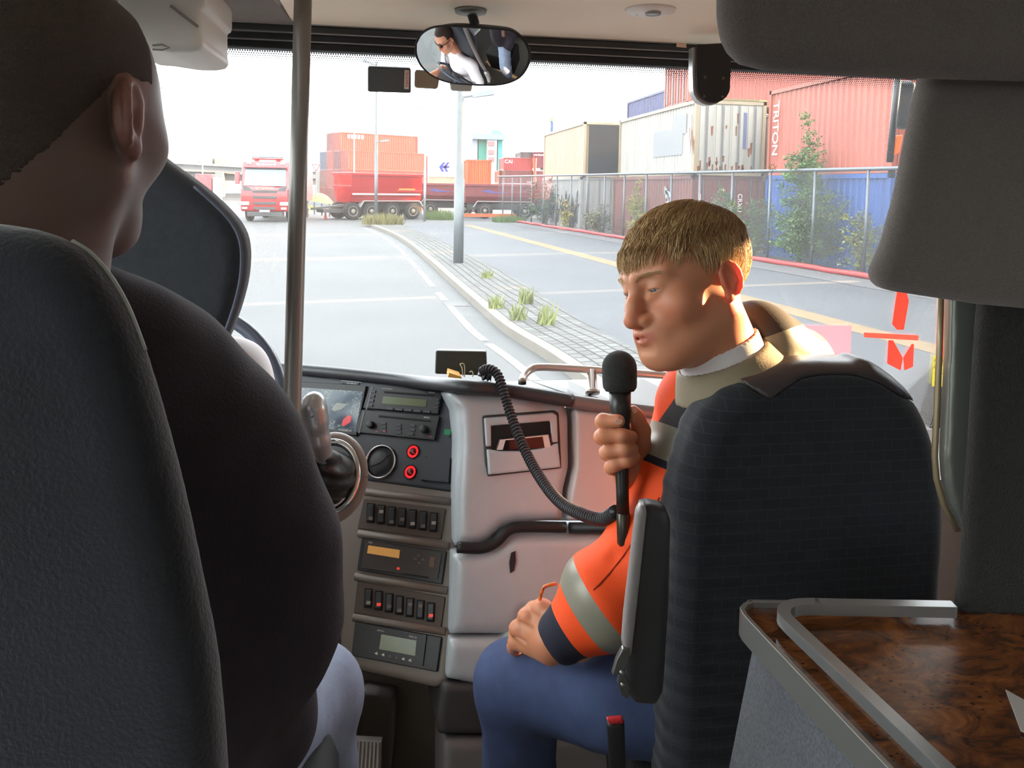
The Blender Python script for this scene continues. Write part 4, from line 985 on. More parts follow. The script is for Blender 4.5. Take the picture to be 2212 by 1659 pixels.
# blind bracket
Yb = 2.02
t = thing('blind_bracket', 'black rounded bracket with four screws at the windscreen top right', 'bracket', atY(1540, 160, Yb))
pp = [atY(x, y, Yb) for x, y in [(1506, 96), (1578, 92), (1579, 150), (1577, 185)] + [(1542 + 36 * math.cos(a), 186 + 36 * math.sin(a)) for a in [i * PI / 9 for i in range(0, 10)]] + [(1505, 150)]]
b = MB(); b.prism(pp, V((0, .012, 0))); b.build('plate', M_BLACK, t, bevel=.002)
b = MB(); b.prism([p + V((-.007, .012, -.006)) for p in pp], V((0, .03, 0))); b.build('drum', mat('drum_silver', (196, 198, 198), .3, .7), t, bevel=.002)
for x, y in ((1523, 167), (1562, 169), (1521, 208), (1561, 209)): b = MB(); b.lathe(atY(x, y, Yb), (0, -1, 0), [(.0042, 0), (.0036, .002), (.0015, .002), (.001, .001)], 10); b.build('screw', mat('screw_steel', (126, 122, 112), .35, .8), t)
# stickers on the windscreen right part
def foil(rgb):
    m = mat('sticker_%d_%d_%d' % rgb, rgb, .6); nt, bs, N, L = nodes(m)
    if not any(n.type == 'BSDF_TRANSLUCENT' for n in nt.nodes):
        tl = N('ShaderNodeBsdfTranslucent'); tl.inputs[0].default_value = (*lin(rgb), 1); mx = N('ShaderNodeMixShader'); mx.inputs[0].default_value = .55
        L(bs.outputs[0], mx.inputs[1]); L(tl.outputs[0], mx.inputs[2]); L(mx.outputs[0], nt.nodes['Material Output'].inputs[0])
    return m
def sticker(name, label, cat, polys, rgb, group=None, th=.0012):
    b = MB()
    for q in polys: b.prism([WS(x, y, .003) for x, y in q], -WSN * -th)
    return setp(b.build(name, foil(rgb)), label, cat, group)
sticker('pink_sheet', 'pale pink paper sheet taped to the windscreen behind the man\'s shoulder', 'paper', [[(1640, 701), (1839, 703), (1836, 800), (1640, 800)]], (255, 206, 210))
sticker('decal', 'red ribbon shaped decal, upper one on the windscreen right', 'decal', [[(1938, 625), (1957, 628), (1963, 650), (1952, 712), (1937, 712), (1927, 700)]], (255, 128, 108))
sticker('decal', 'red forked decal below the clear strip on the windscreen', 'decal', [[(1919, 735), (1929, 735), (1950, 773), (1945, 800), (1916, 785)], [(1970, 742), (1974, 744), (1972, 792), (1953, 800), (1951, 772)]], (255, 128, 108))
sticker('tape_strip', 'horizontal red and clear strip stuck across the decal', 'tape', [[(1866, 718), (1984, 724), (1983, 735), (1866, 728)]], (255, 150, 130), th=.002)
sticker('notice', 'yellow notice with black words at the edge of the grey frame', 'notice', [[(2016, 769), (2064, 770), (2060, 836), (2013, 834)]], (228, 214, 96))
for i, (w, y, s) in enumerate((('Klima', 779, 11), ('goed', 791, 11), ('VH Nr', 807, 9), ('Land', 826, 9))):
    o_ = text('lettering', w, WS(2018, y, .0065), (WS(2060, y) - WS(2018, y)), (WS(2018, y - 10) - WS(2018, y)), .0155 * s / 10, mat('print_olive', (110, 104, 50), .7), bpy.data.objects['notice'], local=True, align='LEFT')
sticker('decal', 'red vertical stripe decal beside the grey frame', 'decal', [[(2029, 640), (2042, 640), (2040, 780), (2034, 790), (2026, 760)]], (255, 128, 108))
# outside mirror seen beyond the right panel
t = thing('wing_mirror', 'black outside mirror arm with orange lamp at the right edge of the windscreen', 'wing mirror', P(1935, 250, 2.75))
b = MB(); b.tube([P(1941, 160, 2.75), P(1930, 260, 2.75), P(1922, 350, 2.75)], .012, 8); b.build('arm', M_BLACK, t, smooth=True)
b = MB(); b.prism([P(x, y, 2.8) for x, y in ((1940, 172), (1985, 172), (1970, 280), (1935, 270))], CF * .06); b.build('mirror_head', mat('mirror_grey', (40, 43, 44), .5), t, bevel=.02)
b = MB(); b.prism([P(x, y, 2.74) for x, y in ((1937, 292), (1952, 290), (1944, 330), (1931, 335))], CF * .03); b.build('indicator', mat('indicator_orange', (250, 96, 30), .4, emit=(250, 96, 30), estr=.25), t, bevel=.006)

# ================================================================ RIGHT SIDE UPHOLSTERY, TABLE
t = thing('overhead_bulkhead', 'big dark carpeted bulkhead at the top right corner', 'panel', P(1800, 80, .85))
pp = [P(x, y, .88) for x, y in ((1548, -120), (1538, 0), (1538, 44), (1543, 86), (1557, 120), (1585, 147), (1635, 160), (1760, 168), (1985, 178), (2340, 188), (4500, 230), (4500, -340), (1560, -360))]
slabsdf('carpet_face', pp, -CF, .022, .02, M_FELT, t, h=.006)
t = thing('hanging_panel', 'dark grey carpet covered panel hanging at the right edge', 'panel', P(2050, 400, .82))
pp = [P(x, y, .955) for x, y in ((1985, 40), (1972, 160), (1955, 230), (1937, 320), (1915, 430), (1888, 525), (1864, 580), (1864, 600), (1878, 617), (1905, 626), (2090, 654), (2340, 676), (2700, 700), (2700, 40))]
slabsdf('carpet_face', pp, -CF, .02, .016, M_CARPET, t, h=.005)
t = thing('partition_frame', 'grey metal frame with rounded foot beside the seat on the right', 'frame', P(2060, 900, 1.0))
pp = [P(x, y, 1.03) for x, y in ((2036, 560), (2032, 760), (2026, 900), (2022, 980), (2026, 1030), (2040, 1085), (2072, 1150), (2080, 1060), (2085, 900), (2098, 600))]
slabsdf('profile', pp, -CF, .012, .008, mat('frame_grey', (120, 122, 116), .35, .4), t, h=.004)
b = MB(); b.tube([P(x, y, 1.005) for x, y in ((2035, 560), (2029, 760), (2023, 900), (2019, 985), (2023, 1035), (2038, 1088), (2068, 1146))], .004, 8); b.build('edge_highlight', mat('frame_highlight', (156, 140, 112), .35, .5), t, smooth=True)  # highlight along the frame edge put in as a paler strip
t = thing('side_pillar', 'black carpeted pillar at the right edge below the hanging panel', 'pillar', P(2150, 900, .93))
pp = [P(x, y, .99) for x, y in ((2106, 560), (2092, 760), (2084, 900), (2074, 1050), (2068, 1160), (2050, 1312), (2040, 1420), (2700, 1480), (2700, 600))]
slabsdf('carpet_face', pp, -CF, .014, .01, M_CARPETD, t, h=.005)
ZT = 1.58
def T_(px, py, dz=0): return atZ(px, py, ZT + dz)
def offs(pl, d): return pl
M_BURL = bpy.data.materials.new('burl_wood'); M_BURL.use_nodes = True
nt, bs, N, L = nodes(M_BURL); tc = N('ShaderNodeTexCoord'); n1 = N('ShaderNodeTexNoise'); n1.inputs['Scale'].default_value = 16; n1.inputs['Detail'].default_value = 8; n1.inputs['Roughness'].default_value = .65; n1.inputs['Distortion'].default_value = 1.4
mp_ = N('ShaderNodeMapping'); mp_.inputs['Scale'].default_value = (1, 1.8, 1); mp_.inputs['Rotation'].default_value = (0, 0, .5); L(tc.outputs['Object'], mp_.inputs[0]); L(mp_.outputs[0], n1.inputs['Vector'])
rp = N('ShaderNodeValToRGB'); L(n1.outputs[0], rp.inputs[0]); el = rp.color_ramp.elements; el[0].position = .36; el[0].color = (*lin((62, 36, 24)), 1); el[1].position = .66; el[1].color = (*lin((150, 92, 48)), 1)
e = el.new(.5); e.color = (*lin((108, 64, 36)), 1)
vo = N('ShaderNodeTexVoronoi'); vo.inputs['Scale'].default_value = 90; L(mp_.outputs[0], vo.inputs['Vector']); lt = N('ShaderNodeMath'); lt.operation = 'LESS_THAN'; lt.inputs[1].default_value = .22; L(vo.outputs['Distance'], lt.inputs[0])
n3 = N('ShaderNodeTexNoise'); n3.inputs['Scale'].default_value = 9; L(tc.outputs['Object'], n3.inputs['Vector']); gt = N('ShaderNodeMath'); gt.operation = 'GREATER_THAN'; gt.inputs[1].default_value = .56; L(n3.outputs[0], gt.inputs[0])
mm = N('ShaderNodeMath'); mm.operation = 'MULTIPLY'; L(lt.outputs[0], mm.inputs[0]); L(gt.outputs[0], mm.inputs[1])
mx = N('ShaderNodeMix'); mx.data_type = 'RGBA'; L(mm.outputs[0], mx.inputs[0]); L(rp.outputs[0], mx.inputs[6]); mx.inputs[7].default_value = (*lin((60, 30, 18)), 1); L(mx.outputs[2], bs.inputs['Base Color'])
bs.inputs['Roughness'].default_value = .18; bs.inputs['Coat Weight'].default_value = .5
out = [T_(x, y) for x, y in ((2060, 1312), (1660, 1304), (1622, 1306), (1607, 1314), (1606, 1326), (1640, 1366), (1925, 1668), (2010, 1760))]
inn = [T_(x, y, .012) for x, y in ((2060, 1318), (1800, 1313), (1760, 1312), (1728, 1313), (1707, 1317), (1695, 1325), (1693, 1335), (1700, 1346), (1722, 1368), (1800, 1442), (2036, 1668), (2130, 1760))]
t = thing('side_table', 'burl wood side table with aluminium rails at the lower right', 'table', T_(1900, 1450))
far = T_(2330, 1330); near = T_(2330, 1760)
b = MB(); b.prism([p - V((0, 0, .004)) for p in out] + [near, far], V((0, 0, -.024))); b.build('table_top', M_BURL, t)
outs = bez(out, 8); inns = bez(inn, 8)
def rail(name, pts, w, z0, z1, m):
    b = MB(); k = len(pts); a = []; c = []
    for i, p in enumerate(pts):
        d = (pts[min(i + 1, k - 1)] - pts[max(i - 1, 0)]); d.z = 0; d.normalize(); s = V((-d.y, d.x, 0)) * w / 2
        a.append(p + s); c.append(p - s)
    z0, z1 = V((0, 0, z0)), V((0, 0, z1))
    b.strip([p + z0 for p in a], [p + z1 for p in a]); b.strip([p + z1 for p in a], [p + z1 for p in c]); b.strip([p + z1 for p in c], [p + z0 for p in c]); b.strip([p + z0 for p in c], [p + z0 for p in a])
    return b.build(name, m, t, fix=True, bevel=.0018, seg=3)
rail('outer_edging', outs, .006, -.03, .004, mat('edging_grey', (150, 148, 144), .35, .6))
rail('inner_rail', inns, .015, -.006, .008, mat('rail_grey', (166, 168, 168), .3, .7))
t2 = thing('table_cabinet', 'grey carpeted cabinet under the wooden side table', 'cabinet', T_(1800, 1560, -.3))
a0, a1 = T_(1640, 1330, -.03), T_(1990, 1740, -.03)
lo0, lo1 = a0 + V((-.075, -.01, -.42)), a1 + V((-.09, 0, -.42))
bk0, bk1 = a0 + V((.7, .0, 0)), a1 + V((.5, 0, 0))
b = MB(); vs = [a0, a1, bk1, bk0, lo0, lo1, bk1 - V((0, 0, .42)), bk0 - V((0, 0, .42))]
b.add(vs, [(0, 1, 5, 4), (1, 2, 6, 5), (2, 3, 7, 6), (3, 0, 4, 7), (0, 3, 2, 1), (4, 5, 6, 7)]); b.build('carpet_side', mat('carpet_mid', (92, 94, 100), .95, var=.3, vscale=260, bump=.7, bscale=420, sheen=.2), t2, fix=True)
q = [T_(2172, 1492, .001), T_(2240, 1530, .001), T_(2250, 1600, .001), T_(2205, 1580, .001)]
b = MB(); b.prism(q, V((0, 0, .0015))); setp(b.build('paper_sheet', mat('paper', (180, 176, 172), .7)), 'corner of a pale paper sheet lying on the wooden table', 'paper')
# ================================================================ DASHBOARD
def plane3(a, b_, c):
    n_ = (b_ - a).cross(c - a).normalized()
    if n_.dot(EYE - a) < 0: n_ = -n_
    return a, n_
oF, nF = plane3(P(780, 1090, 1.90), P(965, 1118, 1.826), P(752, 1440, 1.745))
oR, nR = plane3(P(1040, 897, 1.79), P(1210, 887, 1.83), P(1052, 1030, 1.768))
def Fq(px, py, off=0.0): return atPl(px, py, oF + nF * off, nF)
def Rq(px, py, off=0.0): return atPl(px, py, oR + nR * off, nR)
uF = (Fq(960, 1100) - Fq(780, 1073)).normalized(); vF = nF.cross(uF)
if vF.z < 0: vF = -vF
uR = (Rq(1210, 887) - Rq(1040, 897)).normalized(); vR = nR.cross(uR)
if vR.z < 0: vR = -vR
M_SLATE = mat('fascia_slate', (58, 63, 70), .5, bump=.12, bscale=600)
M_TAUPE = mat('console_taupe', (132, 122, 114), .5, bump=.08, bscale=700)
M_BEZ = mat('device_black', (36, 38, 42), .45)
M_DK = mat('recess_black', (22, 22, 23), .8)
M_PRINT = mat('print_white', (222, 222, 218), .5)
M_PRR = mat('print_red', (226, 76, 60), .5, emit=(226, 60, 40), estr=.15)
M_LCD = mat('lcd_green', (74, 86, 60), .25, emit=(98, 112, 78), estr=.05)
M_CHROME = mat('chrome', (210, 210, 210), .12, 1.0)
D = thing('dashboard', 'grey moulded bus dashboard with central console and silver column', 'dashboard', P(990, 1100, 1.9))
# driver side console body
slabsdf('console_body', [Fq(x, y) for x, y in ((540, 800), (700, 815), (990, 850), (998, 930), (992, 1075), (985, 1190), (975, 1370), (966, 1475), (940, 1486), (735, 1440), (728, 1300), (722, 1150), (560, 1130))], -nF, .13, .012, M_TAUPE, D, h=.006)
slabsdf('fascia', [Fq(x, y, .006) for x, y in ((600, 803), (700, 815), (960, 842), (978, 860), (986, 900), (988, 940), (984, 1058), (972, 1062), (780, 1036), (765, 1010), (740, 985), (600, 960))], -nF, .008, .005, M_SLATE, D, h=.003)
# rounded ledges between the modules
for a, c in (((775, 1152), (970, 1180)), ((768, 1245), (966, 1276)), ((764, 1333), (962, 1364)), ((790, 1062), (975, 1084))):
    b = MB(); b.tube([Fq(*a, .0), Fq(*c, .0)], .009, 10); b.build('console_ledge', M_TAUPE, D, smooth=True)
# silver column and passenger side
slabsdf('silver_column', [Rq(x, y, -.005) for x, y in ((968, 848), (1100, 852), (1224, 872), (1232, 900), (1234, 1010), (1222, 1060), (1220, 1128), (1112, 1132), (1085, 1142), (1062, 1166), (1040, 1178), (984, 1184), (986, 1060), (992, 960), (988, 890))], -nR, .11, .03, M_SILVER, D, h=.006)
slabsdf('lower_bin', [Rq(x, y, .012) for x, y in ((982, 1200), (1048, 1196), (1075, 1184), (1100, 1162), (1120, 1156), (1800, 1156), (1800, 1330), (1130, 1330), (1112, 1372), (1086, 1376), (972, 1376))], -nR, .11, .03, M_SILVER, D, h=.006)
slabsdf('kick_panel', [Rq(x, y, .022) for x, y in ((972, 1384), (1088, 1383), (1128, 1340), (1800, 1340), (1800, 1500), (1110, 1500), (964, 1470))], -nR, .1, .02, M_SILVER, D, h=.006)
slabsdf('dark_footwell', [Rq(x, y, .03) for x, y in ((958, 1480), (1800, 1490), (1800, 1592), (948, 1590), (944, 1560))], -nR, .1, .015, mat('footwell_dark', (62, 60, 60), .6), D, h=.006)
slabsdf('lower_trim', [Rq(x, y, .035) for x, y in ((960, 1602), (1300, 1600), (1330, 1640), (1330, 1760), (960, 1760))], -nR, .1, .015, mat('lower_trim_grey', (120, 116, 114), .6), D, h=.006)
b = MB(); pts = bez([Rq(x, y, .012) for x, y in ((988, 1182), (1040, 1184), (1072, 1170), (1098, 1145), (1130, 1138), (1222, 1139))], 6); b.tube(pts, .0125, 10); b.build('black_trim', M_BLACK, D, smooth=True)
b = MB(); b.tube([Rq(1230, 1140, .004), Rq(1800, 1140, .004)], .0125, 10); b.build('black_trim', M_BLACK, D, smooth=True)
slabsdf('passenger_panel', [Rq(x, y, .0) for x, y in ((1242, 884), (1800, 925), (1800, 1128), (1230, 1126), (1232, 1068), (1244, 1010))], -nR, .1, .012, mat('panel_pinkgrey', (200, 194, 192), .45, .1, bump=.06, bscale=900), D, h=.005)
# top edge band
M_BAND = mat('dash_band', (58, 60, 64), .4, .1, bump=.08, bscale=500)
band = bez([Fq(540, 790, .0), Fq(700, 803, .0), Fq(880, 822, .01), P(985, 833, 1.80), P(1080, 842, 1.80), P(1160, 853, 1.81), P(1236, 866, 1.82)], 6)
b = MB(); b.tube(band, .0165, 12); b.build('top_band', M_BAND, D, smooth=True)
b = MB(); b.tube(bez([P(1224, 865, 1.822), P(1330, 880, 1.83), P(1540, 905, 1.86), P(1800, 935, 1.93)], 6), .017, 12); b.build('top_band', mat('dash_band_light', (120, 112, 112), .35, .2), D, smooth=True)
b = MB(); k = len(band); rim = band + [P(1232, 866, 1.82), P(1330, 880, 1.83), P(1540, 905, 1.86), P(1800, 935, 1.93)]
bk = [V((p.x, 2.56, 1.545)) if True else p for p in rim]
b.strip([p + V((0, .0, .012)) for p in rim], [V((p.x + .02, max(2.3, p.y + .3), 1.50)) for p in rim]); b.build('top_shelf', mat('shelf_dark', (74, 74, 74), .35, bump=.1, bscale=400), D, solid=.01, fix=True)
# seam and plates
b = MB(); b.prism([Rq(x, y, .0135) for x, y in ((1104, 1194), (1113, 1190), (1114, 1212), (1110, 1232), (1102, 1238), (1100, 1215))], nR * .002); b.build('socket_plate', M_BEZ, D)
# ---- storage pocket with phone
slabsdf('pocket_frame', [Rq(x, y, .003) for x, y in ((1042, 898), (1198, 886), (1208, 892), (1214, 1012), (1054, 1030), (1048, 1000))], -nR, .006, .004, mat('gap_dark', (60, 56, 54), .7), D, h=.003)
slabsdf('pocket_rim', [Rq(x, y, .008) for x, y in ((1046, 903), (1194, 891), (1204, 897), (1206, 955), (1192, 957), (1188, 910), (1062, 920), (1062, 964), (1050, 965))], -nR, .006, .003, M_SILVER, D, h=.0025)
slabsdf('pocket_flap', [Rq(x, y, .012) for x, y in ((1052, 970), (1080, 974), (1130, 974), (1170, 968), (1206, 957), (1212, 1010), (1056, 1026))], -nR, .008, .004, M_SILVER, D, h=.0025)
b = MB(); b.prism([Rq(x, y, .0045) for x, y in ((1062, 918), (1190, 908), (1194, 972), (1062, 976))], nR * .001); b.build('pocket_recess', M_DK, D)
ph = thing('smartphone', 'white smartphone standing in the dashboard pocket', 'phone', Rq(1130, 965, .02))
q = [Rq(x, y, .0065) for x, y in ((1070, 972), (1078, 947), (1186, 936), (1194, 965))]
b = MB(); b.prism(q, nR * .004); b.build('case', mat('phone_black', (40, 40, 42), .35), ph, bevel=.0012)
b = MB(); b.prism([Rq(x, y, .0108) for x, y in ((1073, 972), (1080, 950), (1184, 939), (1190, 966))], nR * .0008); b.build('front_face', mat('phone_white', (232, 220, 214), .25), ph)
b = MB(); b.prism([Rq(x, y, .0118) for x, y in ((1086, 972), (1092, 951), (1172, 943), (1176, 967))], nR * .0006); b.build('screen', mat('phone_screen', (26, 28, 32), .12), ph)
# ---- console devices
def fdev(name, label, cat, quad, th=.006, m=None, off=.008, group=None, bv=.002):
    c = sum((Fq(*q, off) for q in quad), V((0, 0, 0))) / 4; t = thing(name, label, cat, c, group=group)
    b = MB(); b.prism([Fq(*q, off - .01) for q in quad], nF * (th + .01)); b.build('housing', m or M_BEZ, t, bevel=bv); t['o'] = off + th; return t
def fplate(name, t, quad, off, m, th=.0006): b = MB(); b.prism([Fq(*q, off) for q in quad], nF * th); return b.build(name, m, t)
def ftext(t, s, px, py, size, off, m=None, sx=1.0): return text('lettering', s, Fq(px, py, off), uF, vF, size, m or M_PRINT, t, sx=sx)
t = fdev('navigation_screen', 'wide navigation screen with dark map beside the gear lever', 'screen', ((640, 826), (797, 836), (776, 944), (648, 928)), .006)
M_MAP = mat('map_screen', (46, 62, 78), .15)
nt, bs, N, L = nodes(M_MAP); tc = N('ShaderNodeTexCoord'); vo = N('ShaderNodeTexVoronoi'); vo.feature = 'DISTANCE_TO_EDGE'; vo.inputs['Scale'].default_value = 110; L(tc.outputs['Object'], vo.inputs['Vector'])
n1 = N('ShaderNodeTexNoise'); n1.inputs['Scale'].default_value = 24; L(tc.outputs['Object'], n1.inputs['Vector'])
a_ = N('ShaderNodeMath'); a_.operation = 'LESS_THAN'; a_.inputs[1].default_value = .05; L(vo.outputs[0], a_.inputs[0]); g_ = N('ShaderNodeMath'); g_.operation = 'GREATER_THAN'; g_.inputs[1].default_value = .5; L(n1.outputs[0], g_.inputs[0])
ml = N('ShaderNodeMath'); ml.operation = 'MULTIPLY'; L(a_.outputs[0], ml.inputs[0]); L(g_.outputs[0], ml.inputs[1])
rp = N('ShaderNodeMix'); rp.data_type = 'RGBA'; L(ml.outputs[0], rp.inputs[0]); rp.inputs[6].default_value = (*lin((46, 62, 78)), 1); rp.inputs[7].default_value = (*lin((104, 116, 110)), 1)
L(rp.outputs[2], bs.inputs['Base Color']); L(rp.outputs[2], bs.inputs['Emission Color']); bs.inputs['Emission Strength'].default_value = .16
s_ = fplate('screen', t, ((650, 837), (784, 846), (768, 934), (652, 918)), .0142, M_MAP)
b = MB(); b.prism([Fq(x, y, .015) for x, y in ((738, 917), (741, 907), (752, 897), (760, 899), (757, 912), (748, 918), (740, 921))], nF * .0004); b.build('map_area', mat('map_red', (190, 60, 66), .3, emit=(190, 50, 56), estr=.16), s_, local=True)
b = MB(); b.prism([Fq(x, y, .015) for x, y in ((716, 884), (728, 870), (752, 873), (738, 884), (722, 889))], nF * .0004); b.build('map_area', mat('map_grey', (130, 136, 130), .3, emit=(110, 116, 110), estr=.06), s_, local=True)
ftext(t, 'BOSCH', 748, 930, .0075, .0152, sx=1.2); b = MB(); b.lathe(Fq(734, 928, .0148), nF, [(.003, 0), (.003, .0004), (.0018, .0004)], 12); b.build('maker_mark', mat('mark_green', (120, 160, 140), .4), t)
tp = fdev('speed_plate', 'small framed notice reading Vmax 100 km/h above the navigation screen', 'plate', ((738, 822), (781, 826), (780, 834), (737, 831)), .001, M_SLATE); ftext(tp, 'Vmax 100 km/h', 759, 828.5, .0052, .0096, sx=.9)
b = MB(); b.tube([Fq(737, 831, .0095), Fq(738, 822, .0095), Fq(781, 826, .0095), Fq(780, 834, .0095)], .0005, 4); b.build('frame_line', M_PRINT, tp)
GD = 'radio units stacked in the console'
t = fdev('car_radio', 'upper radio unit with greenish display in the console', 'radio', ((806, 834), (961, 851), (951, 898), (790, 885)), .008, group=GD); o_ = .0165
fplate('display', t, ((828, 856), (923, 864), (920, 879), (825, 872)), o_, M_LCD); fplate('disc_slot', t, ((830, 845), (938, 853), (938, 857), (830, 849)), o_, M_DK)
ftext(t, 'BOSCH', 933, 848, .005, o_ + .0006); fplate('faint_print', t, ((824, 838), (848, 840), (848, 842), (824, 840)), o_, mat('print_faint', (120, 120, 116), .5))
for k in range(4): fplate('button', t, ((803 - k * 2, 842 + k * 10), (812 - k * 2, 843 + k * 10), (810.5 - k * 2, 849 + k * 10), (801.5 - k * 2, 848 + k * 10)), o_, M_SLATE, .002)
for k in range(5): fplate('button', t, ((836 + k * 20, 880 + k * 1.6), (850 + k * 20, 881 + k * 1.6), (849 + k * 20, 886 + k * 1.6), (835 + k * 20, 885 + k * 1.6)), o_, M_SLATE, .002)
for k in range(3): fplate('button', t, ((942 - k, 862 + k * 8), (949 - k, 862.6 + k * 8), (948.5 - k, 867 + k * 8), (941.5 - k, 866 + k * 8)), o_, M_SLATE, .002)
ftext(t, 'POW', 941, 881, .0042, o_ + .0006, M_PRR); fplate('silver_edge', t, ((803, 836), (806, 836), (793, 884), (790, 884)), o_, mat('radio_edge', (84, 86, 90), .4, .4))
t = fdev('car_radio', 'lower radio unit with two round knobs in the console', 'radio', ((788, 888), (955, 902), (944, 954), (774, 937)), .008, group=GD)
fplate('disc_slot', t, ((819, 897), (930, 908), (930, 912), (818, 901)), o_, M_DK); ftext(t, 'BOSCH', 922, 902, .005, o_ + .0006); fplate('silver_edge', t, ((785, 889), (788, 889), (777, 936), (774, 936)), o_, mat('radio_edge', (84, 86, 90), .4, .4))
for x, y in ((802, 918), (917, 928)): b = MB(); b.lathe(Fq(x, y, o_), nF, [(.0095, 0), (.009, .012), (.007, .013), (.002, .013)], 16); b.build('knob', M_BEZ, t, smooth=True)
for k, (x, y) in enumerate(((829, 915), (829, 923), (829, 931), (862, 918), (862, 926), (862, 935), (893, 920), (892, 929), (889, 938))): fplate('button', t, ((x - 5, y - 3), (x + 5, y - 2.4), (x + 4.6, y + 2.6), (x - 5.4, y + 2)), o_, M_SLATE, .002)
for s_, x, y in (('AM', 813, 932), ('LINE', 830, 932.5), ('AM', 930, 943)): ftext(t, s_, x, y, .004, o_ + .003, M_PRR)
t = thing('air_vent', 'round air vent with chrome ring below the radios', 'air vent', Fq(824, 998, .01))
b = MB(); b.lathe(Fq(824, 998, .006), nF, [(.041, 0), (.042, .006), (.0395, .01), (.037, .006), (.037, 0)], 36); b.build('ring', M_CHROME, t, smooth=True)
b = MB(); b.lathe(Fq(824, 998, .004), nF, [(.0365, 0), (.034, .006), (.02, .0095), (.002, .0105)], 30); b.build('flap_disc', M_BEZ, t, smooth=True)
b = MB(); b.tube([Fq(800, 1008, .014), Fq(824, 998, .0165), Fq(842, 980, .014)], .001, 4); b.build('flap_seam', M_DK, t)
for i, (x, y, lb) in enumerate(((893, 976, 'upper round push button with glowing red ring'), (887, 1020, 'lower round push button with glowing red ring'))):
    t = thing('push_button', lb, 'button', Fq(x, y, .01), group='red lit round buttons')
    b = MB(); b.lathe(Fq(x, y, .004), nF, [(.0175, 0), (.0175, .005), (.0155, .0065), (.015, .003)], 24); b.build('bezel', M_BEZ, t, smooth=True)
    b = MB(); b.lathe(Fq(x, y, .006), nF, [(.0145, 0), (.0145, .003), (.0098, .0035), (.0098, .001)], 24); b.build('glow_ring', mat('red_glow', (240, 30, 36), .4, emit=(255, 24, 30), estr=.5), t, smooth=True)
    b = MB(); b.lathe(Fq(x, y, .006), nF, [(.0092, 0), (.0088, .005), (.001, .0055)], 18); b.build('cap', mat('button_dark_red', (70, 24, 28), .4), t, smooth=True)
    b = MB(); b.tube([Fq(x, y - 5, .0122), Fq(x - 3, y, .0122), Fq(x + 2, y + 4, .0122)], .0008, 4); b.build('symbol', M_PRR, t)
setp(fplate('green_sticker', None, ((960, 927), (974, 928), (973, 940), (959, 939)), .0145, mat('sticker_green', (24, 140, 92), .5)), 'small green square sticker right of the lower radio', 'sticker')
t = fdev('blank_plate', 'blank dark cover plate right of the red lit buttons', 'cover', ((918, 985), (976, 990), (972, 1044), (912, 1038)), .001, M_SLATE, off=.0138, bv=.0005)
for x, y in ((921, 987), (973, 992), (915, 1036), (969, 1041)): b = MB(); b.lathe(Fq(x, y, .0148), nF, [(.0016, 0), (.0012, .0006)], 8); b.build('screw', M_DK, t)
GS = 'rocker switch panels of the console'
def swpanel(label, quad, xs0, xs1, marks, off=.004):
    t = fdev('switch_panel', label, 'switch panel', quad, .001, mat('panel_brown', (86, 74, 66), .6), off=off, group=GS)
    fr_ = [(xs0[0] - 16, xs0[1] - 30), (xs1[0] + 16, xs1[1] - 27), (xs1[0] + 12, xs1[1] + 27), (xs0[0] - 20, xs0[1] + 24)]
    for k in range(7):
        u = k / 6; x, y = xs0[0] + (xs1[0] - xs0[0]) * u, xs0[1] + (xs1[1] - xs0[1]) * u
        b = MB(); b.prism([Fq(x + dx, y + dy, off + .001) for dx, dy in ((-7.5, -22), (9.5, -20.5), (7.5, 22), (-9.5, 20.5))], nF * .003); s = b.build('switch_frame', M_DK, t, bevel=.0025, seg=3)
        b = MB(); q = [Fq(x + dx, y + dy, off + .004) for dx, dy in ((-5.5, -18), (7.5, -17), (5.5, 18), (-7.5, 17))]; b.prism(q, nF * .004); r_ = b.build('rocker', M_BEZ, s, local=True, bevel=.002, seg=2)
        if k in marks:
            c, dy = marks[k]; fplate('symbol', None, ((x - 4, y + dy - 4), (x + 5, y + dy - 3.4), (x + 4, y + dy + 3.4), (x - 5, y + dy + 3)), off + .0083, c).parent = s
    return t
LY = mat('switch_label', (158, 148, 138), .5); DT = mat('switch_symbol', (104, 100, 94), .5)
swpanel('upper row of seven rocker switches on the console', ((790, 1078), (966, 1100), (956, 1166), (776, 1142)), (801, 1108), (937, 1128), {1: (LY, -6), 0: (DT, 12), 2: (DT, 13), 4: (LY, 10), 5: (DT, 12), 6: (LY, 2), 3: (DT, 4)})
swpanel('lower row of seven rocker switches on the console', ((776, 1256), (965, 1290), (956, 1356), (768, 1324)), (796, 1292), (931, 1322), {0: (LY, 10), 1: (M_PRR, 9), 2: (DT, 8), 3: (DT, 12), 4: (DT, -6), 5: (DT, -8), 6: (M_PRR, 8)})
t = fdev('tachograph', 'tachograph unit with amber display between the switch rows', 'tachograph', ((786, 1163), (968, 1192), (958, 1263), (776, 1232)), .003, off=.004); o_ = .0075
fplate('face', t, ((790, 1168), (955, 1194), (946, 1250), (781, 1226)), o_, mat('tacho_brown', (64, 56, 52), .5), .002)
fplate('display', t, ((796, 1178), (864, 1188), (862, 1206), (793, 1195)), o_ + .0022, mat('lcd_amber', (176, 132, 70), .3, emit=(206, 150, 80), estr=.12))
fplate('card_slot', t, ((872, 1238), (925, 1246), (925, 1249), (872, 1241)), o_ + .0022, M_DK)
for x, y in ((905, 1200), (906, 1216), (897, 1207), (914, 1209)): fplate('button', t, ((x - 3, y - 2), (x + 3, y - 1.6), (x + 3, y + 2), (x - 3, y + 1.6)), o_ + .0022, DT, .001)
